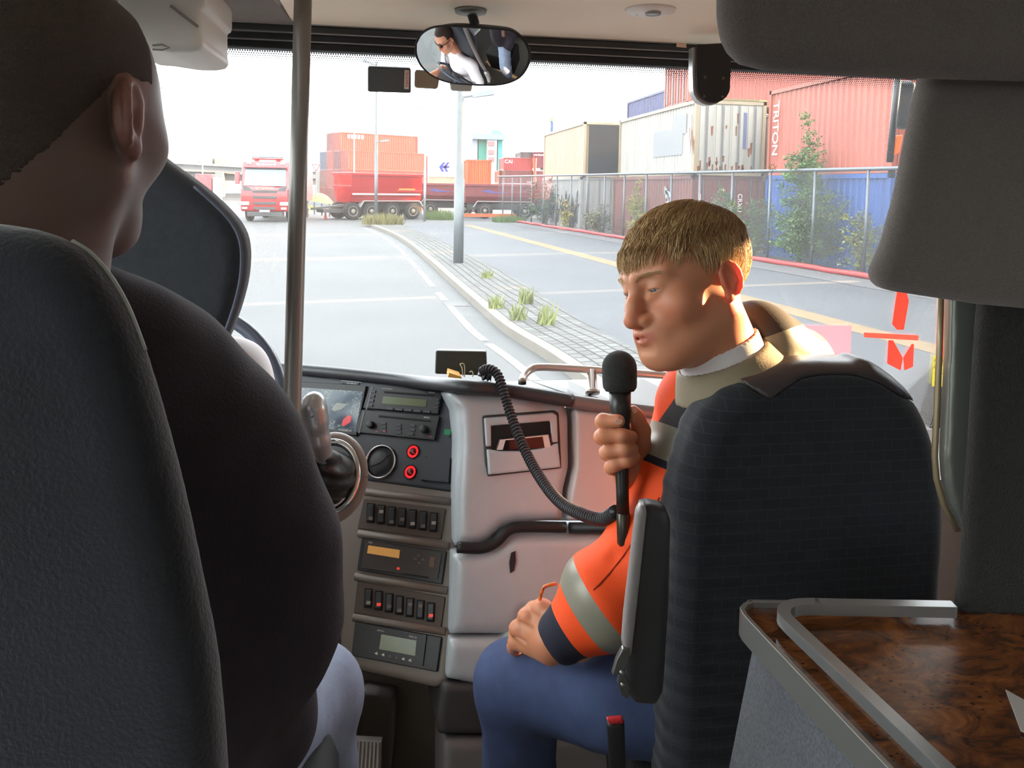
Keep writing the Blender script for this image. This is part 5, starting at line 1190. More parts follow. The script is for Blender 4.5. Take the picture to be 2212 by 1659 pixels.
fplate('card_window', t, ((929, 1202), (940, 1204), (937, 1226), (927, 1224)), o_ + .0022, mat('window_brown', (104, 72, 48), .4)); fplate('warning_mark', t, ((858, 1225), (864, 1226), (863, 1231), (857, 1230)), o_ + .0022, M_PRR, .001); ftext(t, 'VDO', 800, 1172, .005, o_ + .003)
t = fdev('heater_controller', 'heating controller with green display lowest on the console', 'controller', ((772, 1342), (958, 1376), (948, 1451), (764, 1416)), .003, off=.004)
fplate('face', t, ((806, 1352), (922, 1372), (914, 1438), (800, 1417)), o_, M_BEZ, .003)
fplate('display', t, ((824, 1370), (900, 1384), (897, 1417), (819, 1402)), o_ + .0032, M_LCD); ftext(t, 'spheros', 822, 1362, .0055, o_ + .0036); ftext(t, 'KDQ 402', 892, 1376, .005, o_ + .0036)
for k in range(6): x, y = 813 + k * 14.6, 1411 + k * 3.0; fplate('button', t, ((x - 4, y), (x + 2, y - 3), (x + 3, y + 3.4), (x, y + 3)), o_ + .0032, M_PRINT if k not in (2, 3) else DT, .001)
# ---- gear lever
g0 = P(714, 1030, 1.70); t = thing('gear_lever', 'silver gear lever with leather boot in front of the navigation screen', 'gear lever', g0)
ax = (EYE + V((-.35, .0, .35)) - g0).normalized(); x_, y_, z_ = frame(ax, CR); y_ = z_.cross(x_)
def ring(rx, ry, off): return [g0 + z_ * off + x_ * rx * math.cos(a) + y_ * ry * math.sin(a) for a in [i * 2 * PI / 40 for i in range(41)]]
b = MB(); b.tube(ring(.059, .076, 0), .009, 10, cap=False); b.build('chrome_ring', M_CHROME, t, smooth=True)
b = MB(); b.tube(ring(.07, .088, -.008), .012, 10, cap=False); b.build('collar', M_TAUPE, t, smooth=True)
kn = [P(708, 1015, 1.64), P(700, 985, 1.60), P(690, 950, 1.565), P(680, 905, 1.545), P(677, 880, 1.54), P(678, 868, 1.542)]
def boot(p):
    d = s_chain(p, [g0 - z_ * .005, g0 + z_ * .02, kn[0], kn[1]], [.056, .05, .034, .02], .02)
    return d + .0025 * np.sin(p[:, 2] * 190 + p[:, 0] * 90)
lo = [min(q[i] for q in kn + [g0]) - .1 for i in range(3)]; hi = [max(q[i] for q in kn + [g0]) + .1 for i in range(3)]
sdf('boot', boot, lo, hi, .004, mat('boot_leather', (38, 36, 35), .35, bump=.15, bscale=300), t)
def knob(p): return s_chain(p, kn[1:], [.0185, .0205, .0245, .0245, .02], .012)
o_ = sdf('knob', knob, lo, hi, .003, mat('knob_silver', (168, 166, 164), .3, .5), t)
fa = (EYE - kn[3]).normalized()
sx1 = CR; sy1 = fa.cross(sx1).normalized()
for s, px, py in (('D', 667, 884), ('N', 677, 886), ('R', 674, 899), ('-', 664, 894), ('+', 663, 904)):
    d_ = 1.515; c = P(px, py, d_)
    b = MB(); b.lathe(c + CF * .006, -CF, [(.0032, 0), (.0032, .0065), (.0001, .0065)], 12); k_ = b.build('position_mark', M_BEZ if s in 'NRD' else M_ALU, o_, local=True)
    text('lettering', s, c - CF * .0008, CR, CU, .0042, M_PRINT if s in 'NRD' else M_BEZ, t)
# ---- loose things on and around the dash
t = thing('display_box', 'olive black box standing on the dash top behind the radios', 'box', P(995, 800, 2.08))
b = MB(); b.prism([P(x, y, 2.08) for x, y in ((941, 757), (1050, 759), (1052, 812), (939, 808))], CF * .04); b.build('housing', mat('box_olive', (60, 60, 52), .5, var=.1, vscale=6), t, bevel=.005, seg=3)
for pts in ([(1000, 812), (998, 795), (994, 787), (1002, 786), (1004, 800), (1003, 814)], [(1014, 804), (1019, 802), (1022, 808), (1021, 814)]): b = MB(); b.tube(bez([P(x, y, 2.03) for x, y in pts], 5), .0014, 6); b.build('cable', mat('cable_pale', (196, 190, 160), .5), t, smooth=True)
b = MB(); b.prism([P(x, y, 2.0) for x, y in ((970, 805), (995, 813), (998, 818), (968, 815))], V((0, .05, 0))); setp(b.build('ochre_card', mat('ochre', (232, 170, 84), .6)), 'ochre card wedged on the dash top beside the box', 'card')
t = thing('dash_grab_rail', 'satin metal grab rail curved over the dash in front of the windscreen', 'grab rail', P(1278, 830, 1.92))
M_SATIN = mat('satin_metal', (206, 192, 184), .3, .6)
b = MB(); b.tube(bez([P(1128, 824, 1.88), P(1132, 812, 1.90), P(1145, 799, 1.92), P(1170, 793, 1.93), P(1270, 798, 1.93), P(1400, 808, 1.93), P(1560, 820, 1.93)], 8), .0098, 14); b.build('rail', M_SATIN, t, smooth=True)
b = MB(); b.lathe(P(1278, 800, 1.93), (P(1280, 850, 1.90) - P(1278, 800, 1.93)).normalized(), [(.012, 0), (.012, .052), (.018, .053), (.018, .06)], 20); b.build('post', M_SATIN, t, smooth=True)
b = MB(); b.lathe(P(1128, 826, 1.88), (0, 0, -1), [(.0102, 0), (.0102, .004)], 14); b.build('end_cap', M_BLACK, t)
# microphone
mt = P(1337, 757, 1.30); mb = P(1345, 1080, 1.27); ax = (mb - mt).normalized()
MIC = thing('microphone', 'black handheld microphone with foam windshield held up to the man', 'microphone', mt)
b = MB(); R_ = .0295; prof = [(.001, 0)] + [(R_ * math.sin(a), R_ * (1 - math.cos(a))) for a in [i * PI / 16 for i in range(1, 8)]] + [(R_, .03), (R_ * .98, .055), (R_ * .95, .062), (R_ * .8, .068), (.016, .069)]
b.lathe(mt, ax, prof, 30); b.build('foam_windshield', mat('foam_black', (44, 45, 44), .95, bump=.8, bscale=700), MIC, smooth=True)
b = MB(); b.lathe(mt + ax * .066, ax, [(.0185, 0), (.0175, .03), (.0145, .06), (.0115, .13), (.0105, .165), (.0105, .2)], 24); b.build('handle', mat('mic_black', (38, 36, 34), .38), MIC, smooth=True)
b = MB(); pl = mt + ax * .263; b.lathe(pl, ax, [(.0095, 0), (.011, .004), (.011, .05), (.007, .056)], 18); b.build('plug', mat('plug_metal', (86, 80, 72), .3, .7), MIC, smooth=True)
b = MB(); hp = [(1062, 815, 1.84), (1046, 812, 1.84), (1042, 803, 1.84), (1056, 797, 1.82), (1074, 808, 1.80), (1086, 840, 1.775), (1098, 880, 1.75), (1116, 930, 1.71), (1140, 985, 1.66), (1172, 1040, 1.58), (1210, 1085, 1.49), (1255, 1110, 1.40), (1300, 1122, 1.33), (1330, 1105, 1.28)]
path = bez([P(*q) for q in hp], 30); ac = 0; pts = []; rs = []; last = path[0]
dense = []
for p0, p1 in zip(path, path[1:]):
    for k in range(5): dense.append(p0.lerp(p1, k / 5))
for p in dense:
    ac += (p - last).length; last = p; pts.append(p); rs.append(.0096 + .0024 * math.cos(2 * PI * ac / .0085))
b.tube(pts, rs, 12)
setp(b.build('corrugated_hose', mat('hose_black', (46, 46, 50), .4), smooth=True), 'black corrugated cable hose hanging from the dash to the microphone', 'hose')
# pedal on the floor
t = thing('foot_pedal', 'ribbed metal foot pedal on the floor by the driver', 'pedal', P(800, 1640, 1.75))
q = [P(758, 1600, 1.78), P(823, 1604, 1.76), P(820, 1700, 1.66), P(750, 1700, 1.68)]
b = MB(); b.prism(q, CF * .02); b.build('plate', mat('pedal_grey', (120, 112, 104), .5, .3), t)
for k in range(8):
    a, c = q[0].lerp(q[1], (k + .5) / 8), q[3].lerp(q[2], (k + .5) / 8); b = MB(); b.tube([a - CF * .003, c - CF * .003], .003, 5); b.build('rib', mat('pedal_rib', (160, 152, 142), .4, .3), t)
slabsdf('pedal_tower', [P(x, y, 1.84) for x, y in ((778, 1500), (850, 1512), (848, 1600), (830, 1760), (740, 1760), (770, 1600))], CF, .05, .01, mat('tower_brown', (74, 64, 56), .7), D, h=.006)
slabsdf('footwell_wall', [P(x, y, 1.9) for x, y in ((600, 1440), (740, 1440), (970, 1480), (958, 1760), (600, 1760))], CF, .05, .02, mat('footwell_brown', (92, 82, 74), .7), D, h=.008)
# steering wheel
sc_ = P(375, 902, 1.66); t = thing('steering_wheel', 'blue grey steering wheel half hidden behind the driver seat', 'steering wheel', sc_)
sn = V((.05, -.85, .5)).normalized(); x_, y_, z_ = frame(sn, (1, 0, 0))
y_ = z_.cross(x_)
b = MB(); b.tube([sc_ + x_ * .225 * math.cos(a) + y_ * .25 * math.sin(a) for a in [i * 2 * PI / 60 for i in range(61)]], .0165, 12, cap=False); b.build('rim', mat('wheel_bluegrey', (70, 77, 90), .3), t, smooth=True)
b = MB(); b.tube([sc_ - x_ * .22, sc_ - z_ * .03, sc_ + x_ * .22], [.014, .03, .014], 8); b.build('spoke', M_BLACK, t, smooth=True)
b = MB(); b.lathe(sc_ - z_ * .05, z_, [(.06, 0), (.07, .02), (.05, .04), (.01, .045)], 24); b.build('hub', M_BLACK, t, smooth=True)
b = MB(); b.tube([sc_ - z_ * .05, sc_ - z_ * .4], .035, 12); b.build('column', M_BLACK, t)
# ================================================================ SEATS
def seat_fabric(name, base, fleck, sc=1.0):
    m = mat(name, base, .95, bump=.5, bscale=500, sheen=.25)
    nt, bs, N, L = nodes(m); tc = N('ShaderNodeTexCoord'); mp = N('ShaderNodeMapping'); L(tc.outputs['Object'], mp.inputs[0])
    mp.inputs['Rotation'].default_value = (PI / 2, 0, 0)
    br = N('ShaderNodeTexBrick'); L(mp.outputs[0], br.inputs['Vector']); br.inputs['Scale'].default_value = sc
    br.inputs['Brick Width'].default_value = .034; br.inputs['Row Height'].default_value = .017; br.inputs['Mortar Size'].default_value = .0009; br.offset = .37
    br.inputs['Color1'].default_value = (*lin(base), 1); br.inputs['Color2'].default_value = (*lin(fleck), 1); br.inputs['Mortar'].default_value = (*lin(tuple(int(v * 1.25 + 4) for v in fleck)), 1)
    L(br.outputs['Color'], bs.inputs['Base Color']); return m
M_SEAT = seat_fabric('seat_fabric_navy', (22, 25, 31), (28, 32, 40))
M_SEATD = mat('seat_fabric_black', (40, 44, 50), .95, var=.15, vscale=60, bump=.5, bscale=420, sheen=.25)
M_LEATHER = mat('seat_leather', (62, 56, 58), .38, bump=.35, bscale=260, bdist=.001)
def pix(p):
    q = p - np.float32(EYE); d = q @ np.float32(CF); return CX + F_ * (q @ np.float32(CR)) / d, CY - F_ * (q @ np.float32(CU)) / d, d
# --- guide seat, seen from behind
YS = 1.06
t = thing('courier_seat', 'dark navy patterned seat with leather cap behind the man in orange', 'seat', (atY(1740, 1200, YS).x, 1.2, ZF), group='bus seats')
YF = YS + .085
def seatpt(x, y):
    q = atY(x, y, YF if x < 1900 else YS); q.y = YS; return q
pl = bez([seatpt(x, y) for x, y in ((1424, 1140), (1426, 1060), (1442, 985), (1478, 880), (1545, 812), (1600, 790), (1700, 769), (1800, 769), (1900, 790), (1975, 845), (2020, 915), (2048, 1010), (2060, 1140), (2050, 1310), (2046, 1500), (2040, 1800))], 3) + [seatpt(1400, 1800), seatpt(1412, 1400)]
capu = [(1562, 700), (1566, 806), (1600, 822), (1640, 852), (1664, 864), (1690, 845), (1730, 818), (1790, 808), (1850, 812), (1900, 828), (1945, 856), (1975, 868), (1988, 852), (2100, 850), (2100, 600), (1562, 600)]
capp = [(x, -y) for x, y in capu]
def below(p, d):
    u, v, dd = pix(p); k = s_poly2(u, -v, capp) * dd / F_; return smax(d, -k, .004)
def capf(p, d):
    u, v, dd = pix(p); k = s_poly2(u, -v, capp) * dd / F_; return smax(d - .003, k, .003)
def wave(p, d):
    u, v, dd = pix(p)
    return below(p, d + .0012 * np.cos(2 * PI * (p[:, 2] - .12 * np.abs(p[:, 0] - .6)) / .034) * np.clip((1700 - u) / 150, 0, 1))
slabsdf('backrest', pl, (0, 1, 0), .055, .04, M_SEAT, t, h=.005, extra=wave, relax=1)
slabsdf('leather_cap', pl, (0, 1, 0), .056, .04, M_LEATHER, t, h=.005, extra=capf, relax=3)
b = MB(); c = atY(1740, 1500, YS); b.bb((c.x - .23, YS + .1, 1.02), (c.x + .23, YS + .55, 1.17)); b.build('seat_cushion', M_SEAT, t, bevel=.05, seg=4)
b = MB(); b.bb((c.x - .17, YS + .15, ZF), (c.x + .17, YS + .5, 1.02)); b.build('seat_base', M_DK, t, bevel=.01)
slabsdf('side_plate', [P(x, y, 1.07) for x, y in ((1386, 1098), (1400, 1092), (1440, 1100), (1452, 1130), (1448, 1300), (1436, 1500), (1420, 1530), (1375, 1526), (1352, 1500), (1350, 1405), (1358, 1330))], CF, .022, .012, mat('seat_plate_dark', (48, 48, 50), .45, bump=.1, bscale=500), t, h=.004)
slabsdf('armrest', [P(x, y, 1.055) for x, y in ((1376, 1108), (1384, 1094), (1396, 1092), (1399, 1110), (1376, 1330), (1366, 1420), (1354, 1424), (1345, 1395), (1350, 1330))], CF, .012, .006, mat('armrest_grey', (150, 144, 144), .4, .1), t, h=.003)
b = MB(); b.prism([P(x, y, 1.05) for x, y in ((1345, 1402), (1362, 1404), (1358, 1432), (1350, 1452), (1362, 1490), (1356, 1512), (1342, 1505), (1334, 1478), (1338, 1456), (1322, 1460), (1332, 1425))], CF * .012); lv = b.build('recline_lever', mat('lever_metal', (112, 112, 110), .35, .7), t, bevel=.002)
for x, y in ((1343, 1452), (1345, 1478)): b = MB(); b.ball(P(x, y, 1.049), .0035, 8); b.build('bolt', M_ALU, lv, local=True, smooth=True)
t = thing('belt_buckle', 'red and black seat belt buckle low beside the patterned seat', 'buckle', P(1328, 1560, 1.1))
slabsdf('release_button', [P(x, y, 1.1) for x, y in ((1310, 1556), (1345, 1553), (1348, 1565), (1318, 1568))], CF, .006, .003, mat('buckle_red', (190, 30, 40), .4), t, h=.002)
slabsdf('buckle_body', [P(x, y, 1.102) for x, y in ((1312, 1566), (1350, 1562), (1354, 1680), (1318, 1680))], CF, .008, .004, M_BLACK, t, h=.003)
# --- driver seat
YD = 1.40
t = thing('driver_seat', 'tall dark driver seat with shaped headrest left of the grab pole', 'seat', (-.48, 1.5, ZF), group='bus seats')
r_ = [(212, 248), (270, 268), (322, 305), (380, 352), (450, 402), (505, 452), (534, 490), (546, 530), (544, 590), (530, 650), (508, 712), (490, 762), (484, 900), (490, 1250)]
pp = [atY(x, y, YD + .085) for x, y in r_]
for q in pp: q.y = YD
cxm = pp[0].x; pl = bez(pp, 3); pl = pl + [V((2 * cxm - p.x, p.y, p.z)) for p in pl[::-1]]
slabsdf('backrest', pl, (0, 1, 0), .05, .035, M_SEATD, t, h=.006)
b = MB(); b.tube([p + V((-.006, .004, 0)) for p in bez(pp[4:12], 4)], .003, 6); b.build('edge_seam', mat('seam_pale', (84, 88, 104), .9), t, smooth=True)
b = MB(); b.bb((cxm - .24, YD + .1, 1.0), (cxm + .24, YD + .55, 1.12)); b.build('seat_cushion', M_SEATD, t, bevel=.05, seg=4)
b = MB(); b.bb((cxm - .2, YD + .12, ZF), (cxm + .2, YD + .5, 1.0)); b.build('seat_base', M_DK, t, bevel=.01)
# --- seat in the left foreground
t = thing('passenger_seat', 'dark seat back filling the lower left, behind the passenger', 'seat', P(200, 1400, .6) * 1.0, group='bus seats')
t.location.z = ZF + .28
pp = [P(x, y, .555) for x, y in ((-330, 560), (-200, 490), (-60, 478), (60, 486), (140, 500), (196, 522), (235, 548), (275, 595), (312, 660), (346, 748), (386, 880), (430, 1050), (468, 1230), (500, 1400), (522, 1680), (530, 1850), (-330, 1850))]
M_SEATL = mat('seat_plush', (32, 35, 42), .95, var=.25, vscale=9, bump=.5, bscale=300, sheen=.35)
pl = bez(pp[:-1], 3) + [pp[-1]]
slabsdf('backrest', pl, -CF, .03, .026, M_SEATL, t, h=.005)
b = MB(); b.tube([p - CF * .022 - CR * .001 for p in bez(pp[5:10], 6)], .0022, 8); b.build('piping', mat('piping_grey', (196, 206, 204), .6), t, smooth=True)
q0 = P(100, 1300, .6); b = MB(); b.bb((q0.x - .25, q0.y + .05, ZF + .28), (q0.x + .2, q0.y + .45, 1.33)); b.build('seat_base', M_DK, t, bevel=.03)
# ================================================================ PEOPLE
def skin(name, rgb, sss=.25): return mat(name, rgb, .5, sss=sss, bump=.12, bscale=900, bdist=.0006, attr='tone')
def head_d(q, ear=True, jaw=1.0):
    """head in its own frame: x to its right, y forward, z up, metres"""
    ax = q.copy(); ax[:, 0] = np.abs(ax[:, 0])
    d = s_ell(q, (0, -.014, .048), (.078, .100, .081))
    d = smin(d, s_ell(q, (0, .028, .018), (.066, .066, .078)), .03)
    d = smin(d, s_ell(q, (0, .036, -.050), (.056 * jaw, .056, .050)), .03)
    d = smin(d, s_cap(ax, (.057 * jaw, -.008, -.046), (.024, .072, -.086), .019, .019), .03)
    d = smin(d, s_ell(q, (0, .083, -.086), (.026, .020, .020)), .022)
    d = smin(d, s_ell(q, (0, .045, -.088), (.040, .040, .022)), .03)
    d = smin(d, s_ell(ax, (.047, .061, -.018), (.027, .024, .024)), .025)
    d = smin(d, s_cap(ax, (.010, .094, .030), (.046, .074, .034), .011, .010), .018)
    d = smin(d, s_ell(q, (0, .083, -.052), (.034, .026, .026)), .02)
    # eye sockets, lids
    d = smax(d, -s_sph(ax, (.031, .105, .012), .0185), .014)
    lid = s_ell(ax, (.031, .0795, .0115), (.0165, .0145, .0138))
    slit = np.maximum(np.abs(ax[:, 2] - .0098 + .06 * np.abs(ax[:, 0] - .031)) - .0018, np.abs(ax[:, 0] - .031) - .0135)
    lid = np.maximum(lid, -np.maximum(slit, .0815 - ax[:, 1]))
    d = smin(d, lid, .005)
    d = smin(d, s_cap(ax, (.019, .092, .0235), (.044, .079, .022), .0042, .0035), .008)
    d = smin(d, s_cap(ax, (.020, .090, -.0005), (.042, .079, .001), .0030, .0026), .008)
    # nose
    d = smin(d, s_chain(q, [(0, .094, .022), (0, .107, -.006), (0, .1165, -.028)], [.0085, .0098, .0125], .008), .012)
    d = smin(d, s_ell(ax, (.0140, .1015, -.0320), (.0092, .012, .0088)), .007)
    d = smax(d, -s_sph(ax, (.0072, .1075, -.0415), .0040), .004)
    # mouth
    d = smin(d, s_chain(q, [(-.029, .0905, -.0530), (-.009, .1055, -.0505), (0, .1055, -.0520), (.009, .1055, -.0505), (.029, .0905, -.0530)], [.002, .0038, .0034, .0038, .002], .004), .006)
    d = smin(d, s_chain(q, [(-.026, .0915, -.0585), (0, .1040, -.0640), (.026, .0915, -.0585)], [.0026, .0064, .0026], .004), .006)
    d = smax(d, -s_chain(q, [(-.0305, .0925, -.0540), (0, .1115, -.0577), (.0305, .0925, -.0540)], [.0012, .0026, .0012], 0), .004)
    d = smax(d, -s_cap(q, (-.014, .1085, -.0745), (.014, .1085, -.0745), .004), .012)
    for z_ in (.052, .061): d = smax(d, -s_chain(q, [(-.035, .0885, z_), (0, .0985, z_ + .002), (.035, .0885, z_)], [.0005, .0009, .0005], 0), .003)
    # neck
    d = smin(d, s_cap(q, (0, -.022, -.04), (0, -.052, -.20), .058, .063), .03)
    d = smin(d, s_cap(ax, (.05, -.02, -.05), (.022, .0, -.19), .012, .014), .03)
    if ear:
        k = .82; o = np.float32((.0785, -.0145, .002)); az = (ax - o) / k + o
        e = s_ell(az, (.0795, -.0155, .000), (.0070, .0205, .0325))
        pts = []
        for i in range(11):
            a = math.radians(-62 + i * 27); k_ = 1.0 if i < 9 else .8
            pts.append((.0815 + .009 * max(0, math.cos(a)), -.0145 - .0195 * math.cos(a) * k_, .002 + .0305 * math.sin(a) * k_))
        h = s_chain(az, pts, [.0044] * 11, .002)
        e = smin(smax(e, -s_ell(az, (.0905, -.010, -.004), (.0085, .0105, .017)), .004), h, .006)
        e = smin(e, s_ell(az, (.081, -.005, -.030), (.006, .009, .011)), .008)
        e = smin(e, s_chain(az, [(.0835, -.024, .016), (.086, -.024, -.004), (.083, -.014, -.02)], [.003, .0034, .003], .002), .005) * k
        d = smin(d, e, .005)
    return d
def person_frame(c, f, u, s=1.0):
    f = V(f).normalized(); u = (V(u) - f * f.dot(V(u))).normalized(); r = f.cross(u)
    return V(c), r, f, u, s
def to_local(p, fr):
    c, r, f, u, s = fr; M_ = np.array([r, f, u], dtype=np.float32).T; return ((p - np.float32(c)) @ M_) / s
def wp(fr, q):
    c, r, f, u, s = fr; return c + (r * q[0] + f * q[1] + u * q[2]) * s
def tone(vs, fr, base, lips, cheek):
    q = to_local(np.float32(vs), fr); c = np.tile(np.float32(lin(base)), (len(q), 1))
    def blend(w, col):
        nonlocal c; w = np.clip(w, 0, 1)[:, None]; c = c * (1 - w) + np.float32(lin(col)) * w
    ax = np.abs(q[:, 0])
    blend(.28 * np.exp(-((ax - .045) ** 2 + (q[:, 2] + .025) ** 2) / .0006) * (q[:, 1] > .03), cheek)
    blend(.35 * np.exp(-((ax) ** 2 + (q[:, 2] + .030) ** 2 + (q[:, 1] - .115) ** 2) / .0003), cheek)
    blend(.6 * (ax > .077) * (q[:, 1] < .02), cheek)
    lw = np.exp(-(np.maximum(np.abs(q[:, 2] + .0575 - .001) - .0055, 0) / .0022) ** 2) * np.clip((.0295 - ax) / .007, 0, 1) * (q[:, 1] > .088)
    blend(.6 * lw, lips)
    return c
def headmesh(fr, h, lo=(-.1, -.125, -.215), hi=(.1, .14, .155), ear=True, jaw=1.0, extra=None):
    """surface of the head built in its own frame, returned in world coordinates"""
    vs, fs = nets(lambda p: head_d(p, ear, jaw) if extra is None else extra(p, head_d(p, ear, jaw)), lo, hi, h / fr[4])
    c, r, f, u, s = fr; M_ = np.array([r, f, u])
    return np.array(c) + (vs * s) @ M_, fs
def smooth_np(vs, fs, it=2):
    e = np.concatenate([fs[:, [0, 1]], fs[:, [1, 2]], fs[:, [2, 3]], fs[:, [3, 0]]]); e = np.concatenate([e, e[:, ::-1]])
    n = np.bincount(e[:, 0], minlength=len(vs)).astype(float)
    for _ in range(it):
        a = np.stack([np.bincount(e[:, 0], weights=vs[e[:, 1], k], minlength=len(vs)) for k in range(3)], -1); vs = vs * .5 + .5 * a / np.maximum(n, 1)[:, None]
    return vs
def join(parts):
    V0 = []; F0 = []; C0 = []; n = 0
    for v, f, c in parts: V0.append(v); F0.append(f + n); C0.append(c); n += len(v)
    return np.concatenate(V0), np.concatenate(F0), np.concatenate(C0)
def strands(name, parent, roots, m, rad=.0007, col=None):
    """roots: list of point lists; three sided tapered tubes"""
    vs = []; fs = []; cs = []
    for k, pts in enumerate(roots):
        n = len(vs); L = len(pts)
        for i, p in enumerate(pts):
            t_ = (pts[min(i + 1, L - 1)] - pts[max(i - 1, 0)]); x, y, z = frame(t_ if t_.length > 1e-7 else V((0, 0, 1)), V((.3, .5, .8)))
            r = rad * (1 - .75 * i / (L - 1))
            for j in range(3): a = j * 2.0944; vs.append(p + (x * math.cos(a) + y * math.sin(a)) * r); cs.append(col[k])
        for i in range(L - 1):
            for j in range(3): fs.append((n + i * 3 + j, n + i * 3 + (j + 1) % 3, n + (i + 1) * 3 + (j + 1) % 3, n + (i + 1) * 3 + j))
    return np_mesh(name, vs, fs, m, parent, True, np.float32(cs))
def capsule_set(p, L, k=.02):
    d = None
    for a, c, ra, rb in L:
        e = s_cap(p, a, c, ra, rb); d = e if d is None else smin(d, e, k)
    return d
def bounds(L, pad=.02):
    P_ = [(a, ra) for a, c, ra, rb in L] + [(c, rb) for a, c, ra, rb in L]
    return [min(a[i] - r for a, r in P_) - pad for i in range(3)], [max(a[i] + r for a, r in P_) + pad for i in range(3)]

# ---------------------------------------------------------------- THE GUIDE (orange jacket)
SK = (204, 140, 106); LIP = (186, 92, 82); CHK = (214, 112, 88)
M_SKIN = skin('skin_fair', SK, .55)
hf = (-CR * .88 - CF * .475).normalized(); pt = math.radians(9); rl = math.radians(10)
f_ = hf * math.cos(pt) - CU * math.sin(pt); u_ = CU * math.cos(pt) + hf * math.sin(pt); r_ = f_.cross(u_)
u2 = (u_ * math.cos(rl) + r_ * math.sin(rl)).normalized()
HC = P(1484, 622, 1.26); FR = person_frame(HC, f_, u2, 1.05)
GUIDE = thing('person', 'man in orange and dark work jacket turning left and speaking into the microphone', 'person', P(1480, 1450, 1.35) * 1.0)
GUIDE.location.z = 1.17
hv, hfc = headmesh(FR, .0021); hv = smooth_np(hv, hfc, 1)
# hands: mic hand (right) and knee hand (left)
yy = [909, 941, 974, 996]
def fin(pts, rs): return [(P(*a), P(*c), ra, rb) for (a, c, ra, rb) in zip(pts, pts[1:], rs, rs[1:])]
FING = [fin([(1325, 916, 1.325), (1301, 911, 1.295), (1303, 909, 1.272), (1336, 909, 1.2575)], [.0118, .0118, .0115, .0105]),
        fin([(1330, 950, 1.325), (1299, 944, 1.295), (1304, 941, 1.268), (1345, 942, 1.2565), (1364, 944, 1.262)], [.012, .0122, .0122, .0115, .0105]),
        fin([(1336, 985, 1.325), (1310, 978, 1.295), (1316, 975, 1.268), (1350, 972, 1.2565), (1366, 970, 1.262)], [.012, .0118, .0122, .0115, .0105]),
        fin([(1342, 1018, 1.32), (1320, 1010, 1.29), (1328, 1004, 1.264), (1356, 995, 1.257), (1372, 988, 1.262)], [.0112, .011, .0108, .010, .0092])]
THUMB = fin([(1386, 965, 1.315), (1386, 930, 1.305), (1376, 903, 1.30), (1368, 890, 1.298)], [.0165, .0148, .0132, .0112])
PALM = [(P(1325, 920, 1.328), P(1340, 1015, 1.322), .013, .012), (P(1345, 925, 1.332), P(1352, 1030, 1.326), .017, .016), (P(1370, 950, 1.33), P(1368, 1030, 1.33), .019, .018), (P(1338, 1010, 1.318), P(1345, 1040, 1.31), .014, .011), (P(1368, 1020, 1.33), P(1400, 1090, 1.36), .024, .027)]
def michand(p):
    d = capsule_set(p, PALM, .02); d = smin(d, s_chain(p, [THUMB[0][0]] + [q[1] for q in THUMB], [THUMB[0][2]] + [q[3] for q in THUMB], .006), .014)
    for i, fg in enumerate(FING):
        e = s_chain(p, [fg[0][0]] + [q[1] for q in fg], [fg[0][2]] + [q[3] for q in fg], .006)
        root = np.exp(-(np.linalg.norm(p - np.float32(fg[0][0]), axis=-1) / .022) ** 2) * .010
        d = np.minimum(smin(d, e, .0035), smin(d, e, .003) - 0 * root)
    hole = s_cap(p, mt, mt + ax_mic * .34, .0120); return smax(d, -hole, .003)
ax_mic = (P(1345, 1080, 1.27) - mt).normalized()
lo, hi = bounds([q for fg in FING for q in fg] + THUMB + PALM, .012)
m1v, m1f = nets(michand, lo, hi, .0017)
KN = [(1113, 1386, 1.365, .0125), (1117, 1358, 1.352, .0135), (1136, 1332, 1.345, .0138), (1166, 1315, 1.335, .0132)]
WR = [(1190, 1408, 1.315), (1188, 1394, 1.312), (1190, 1380, 1.312), (1196, 1366, 1.315)]
KH = [(P(*w), P(k[0], k[1], k[2]), .0215, k[3]) for w, k in zip(WR, KN)] + [(P(1188, 1385, 1.315), P(1250, 1385, 1.30), .028, .032)]
KF = [fin([(k[0], k[1], k[2]), (k[0] - 4, k[1] + 12, k[2] + .035), (k[0] + 14, k[1] + 34, k[2] + .045)], [k[3], .0112, .0098]) for k in KN]
KT = fin([(1198, 1345, 1.305), (1178, 1316, 1.33), (1150, 1312, 1.36)], [.0175, .0135, .011])
def kneehand(p):
    d = capsule_set(p, KH, .014)
    for fg in KF: d = smin(d, s_chain(p, [fg[0][0]] + [q[1] for q in fg], [fg[0][2]] + [q[3] for q in fg], .006), .005)
    for k in KN: d = smin(d, s_sph(p, P(k[0] + 3, k[1], k[2] - .006), k[3] * .92), .008)
    for a, c in zip(KN, KN[1:]): d = smax(d, -s_cap(p, P((a[0] + c[0]) / 2 - 1, (a[1] + c[1]) / 2, (a[2] + c[2]) / 2 - .015), P((a[0] + c[0]) / 2 + 22, (a[1] + c[1]) / 2 + 14, (a[2] + c[2]) / 2 - .033),   .0018, .001), .008)
    return smin(d, s_chain(p, [KT[0][0]] + [q[1] for q in KT], [.0175, .0135, .011], .006), .012)
lo, hi = bounds(KH + [q for fg in KF for q in fg] + KT, .012)
m2v, m2f = nets(kneehand, lo, hi, .002)
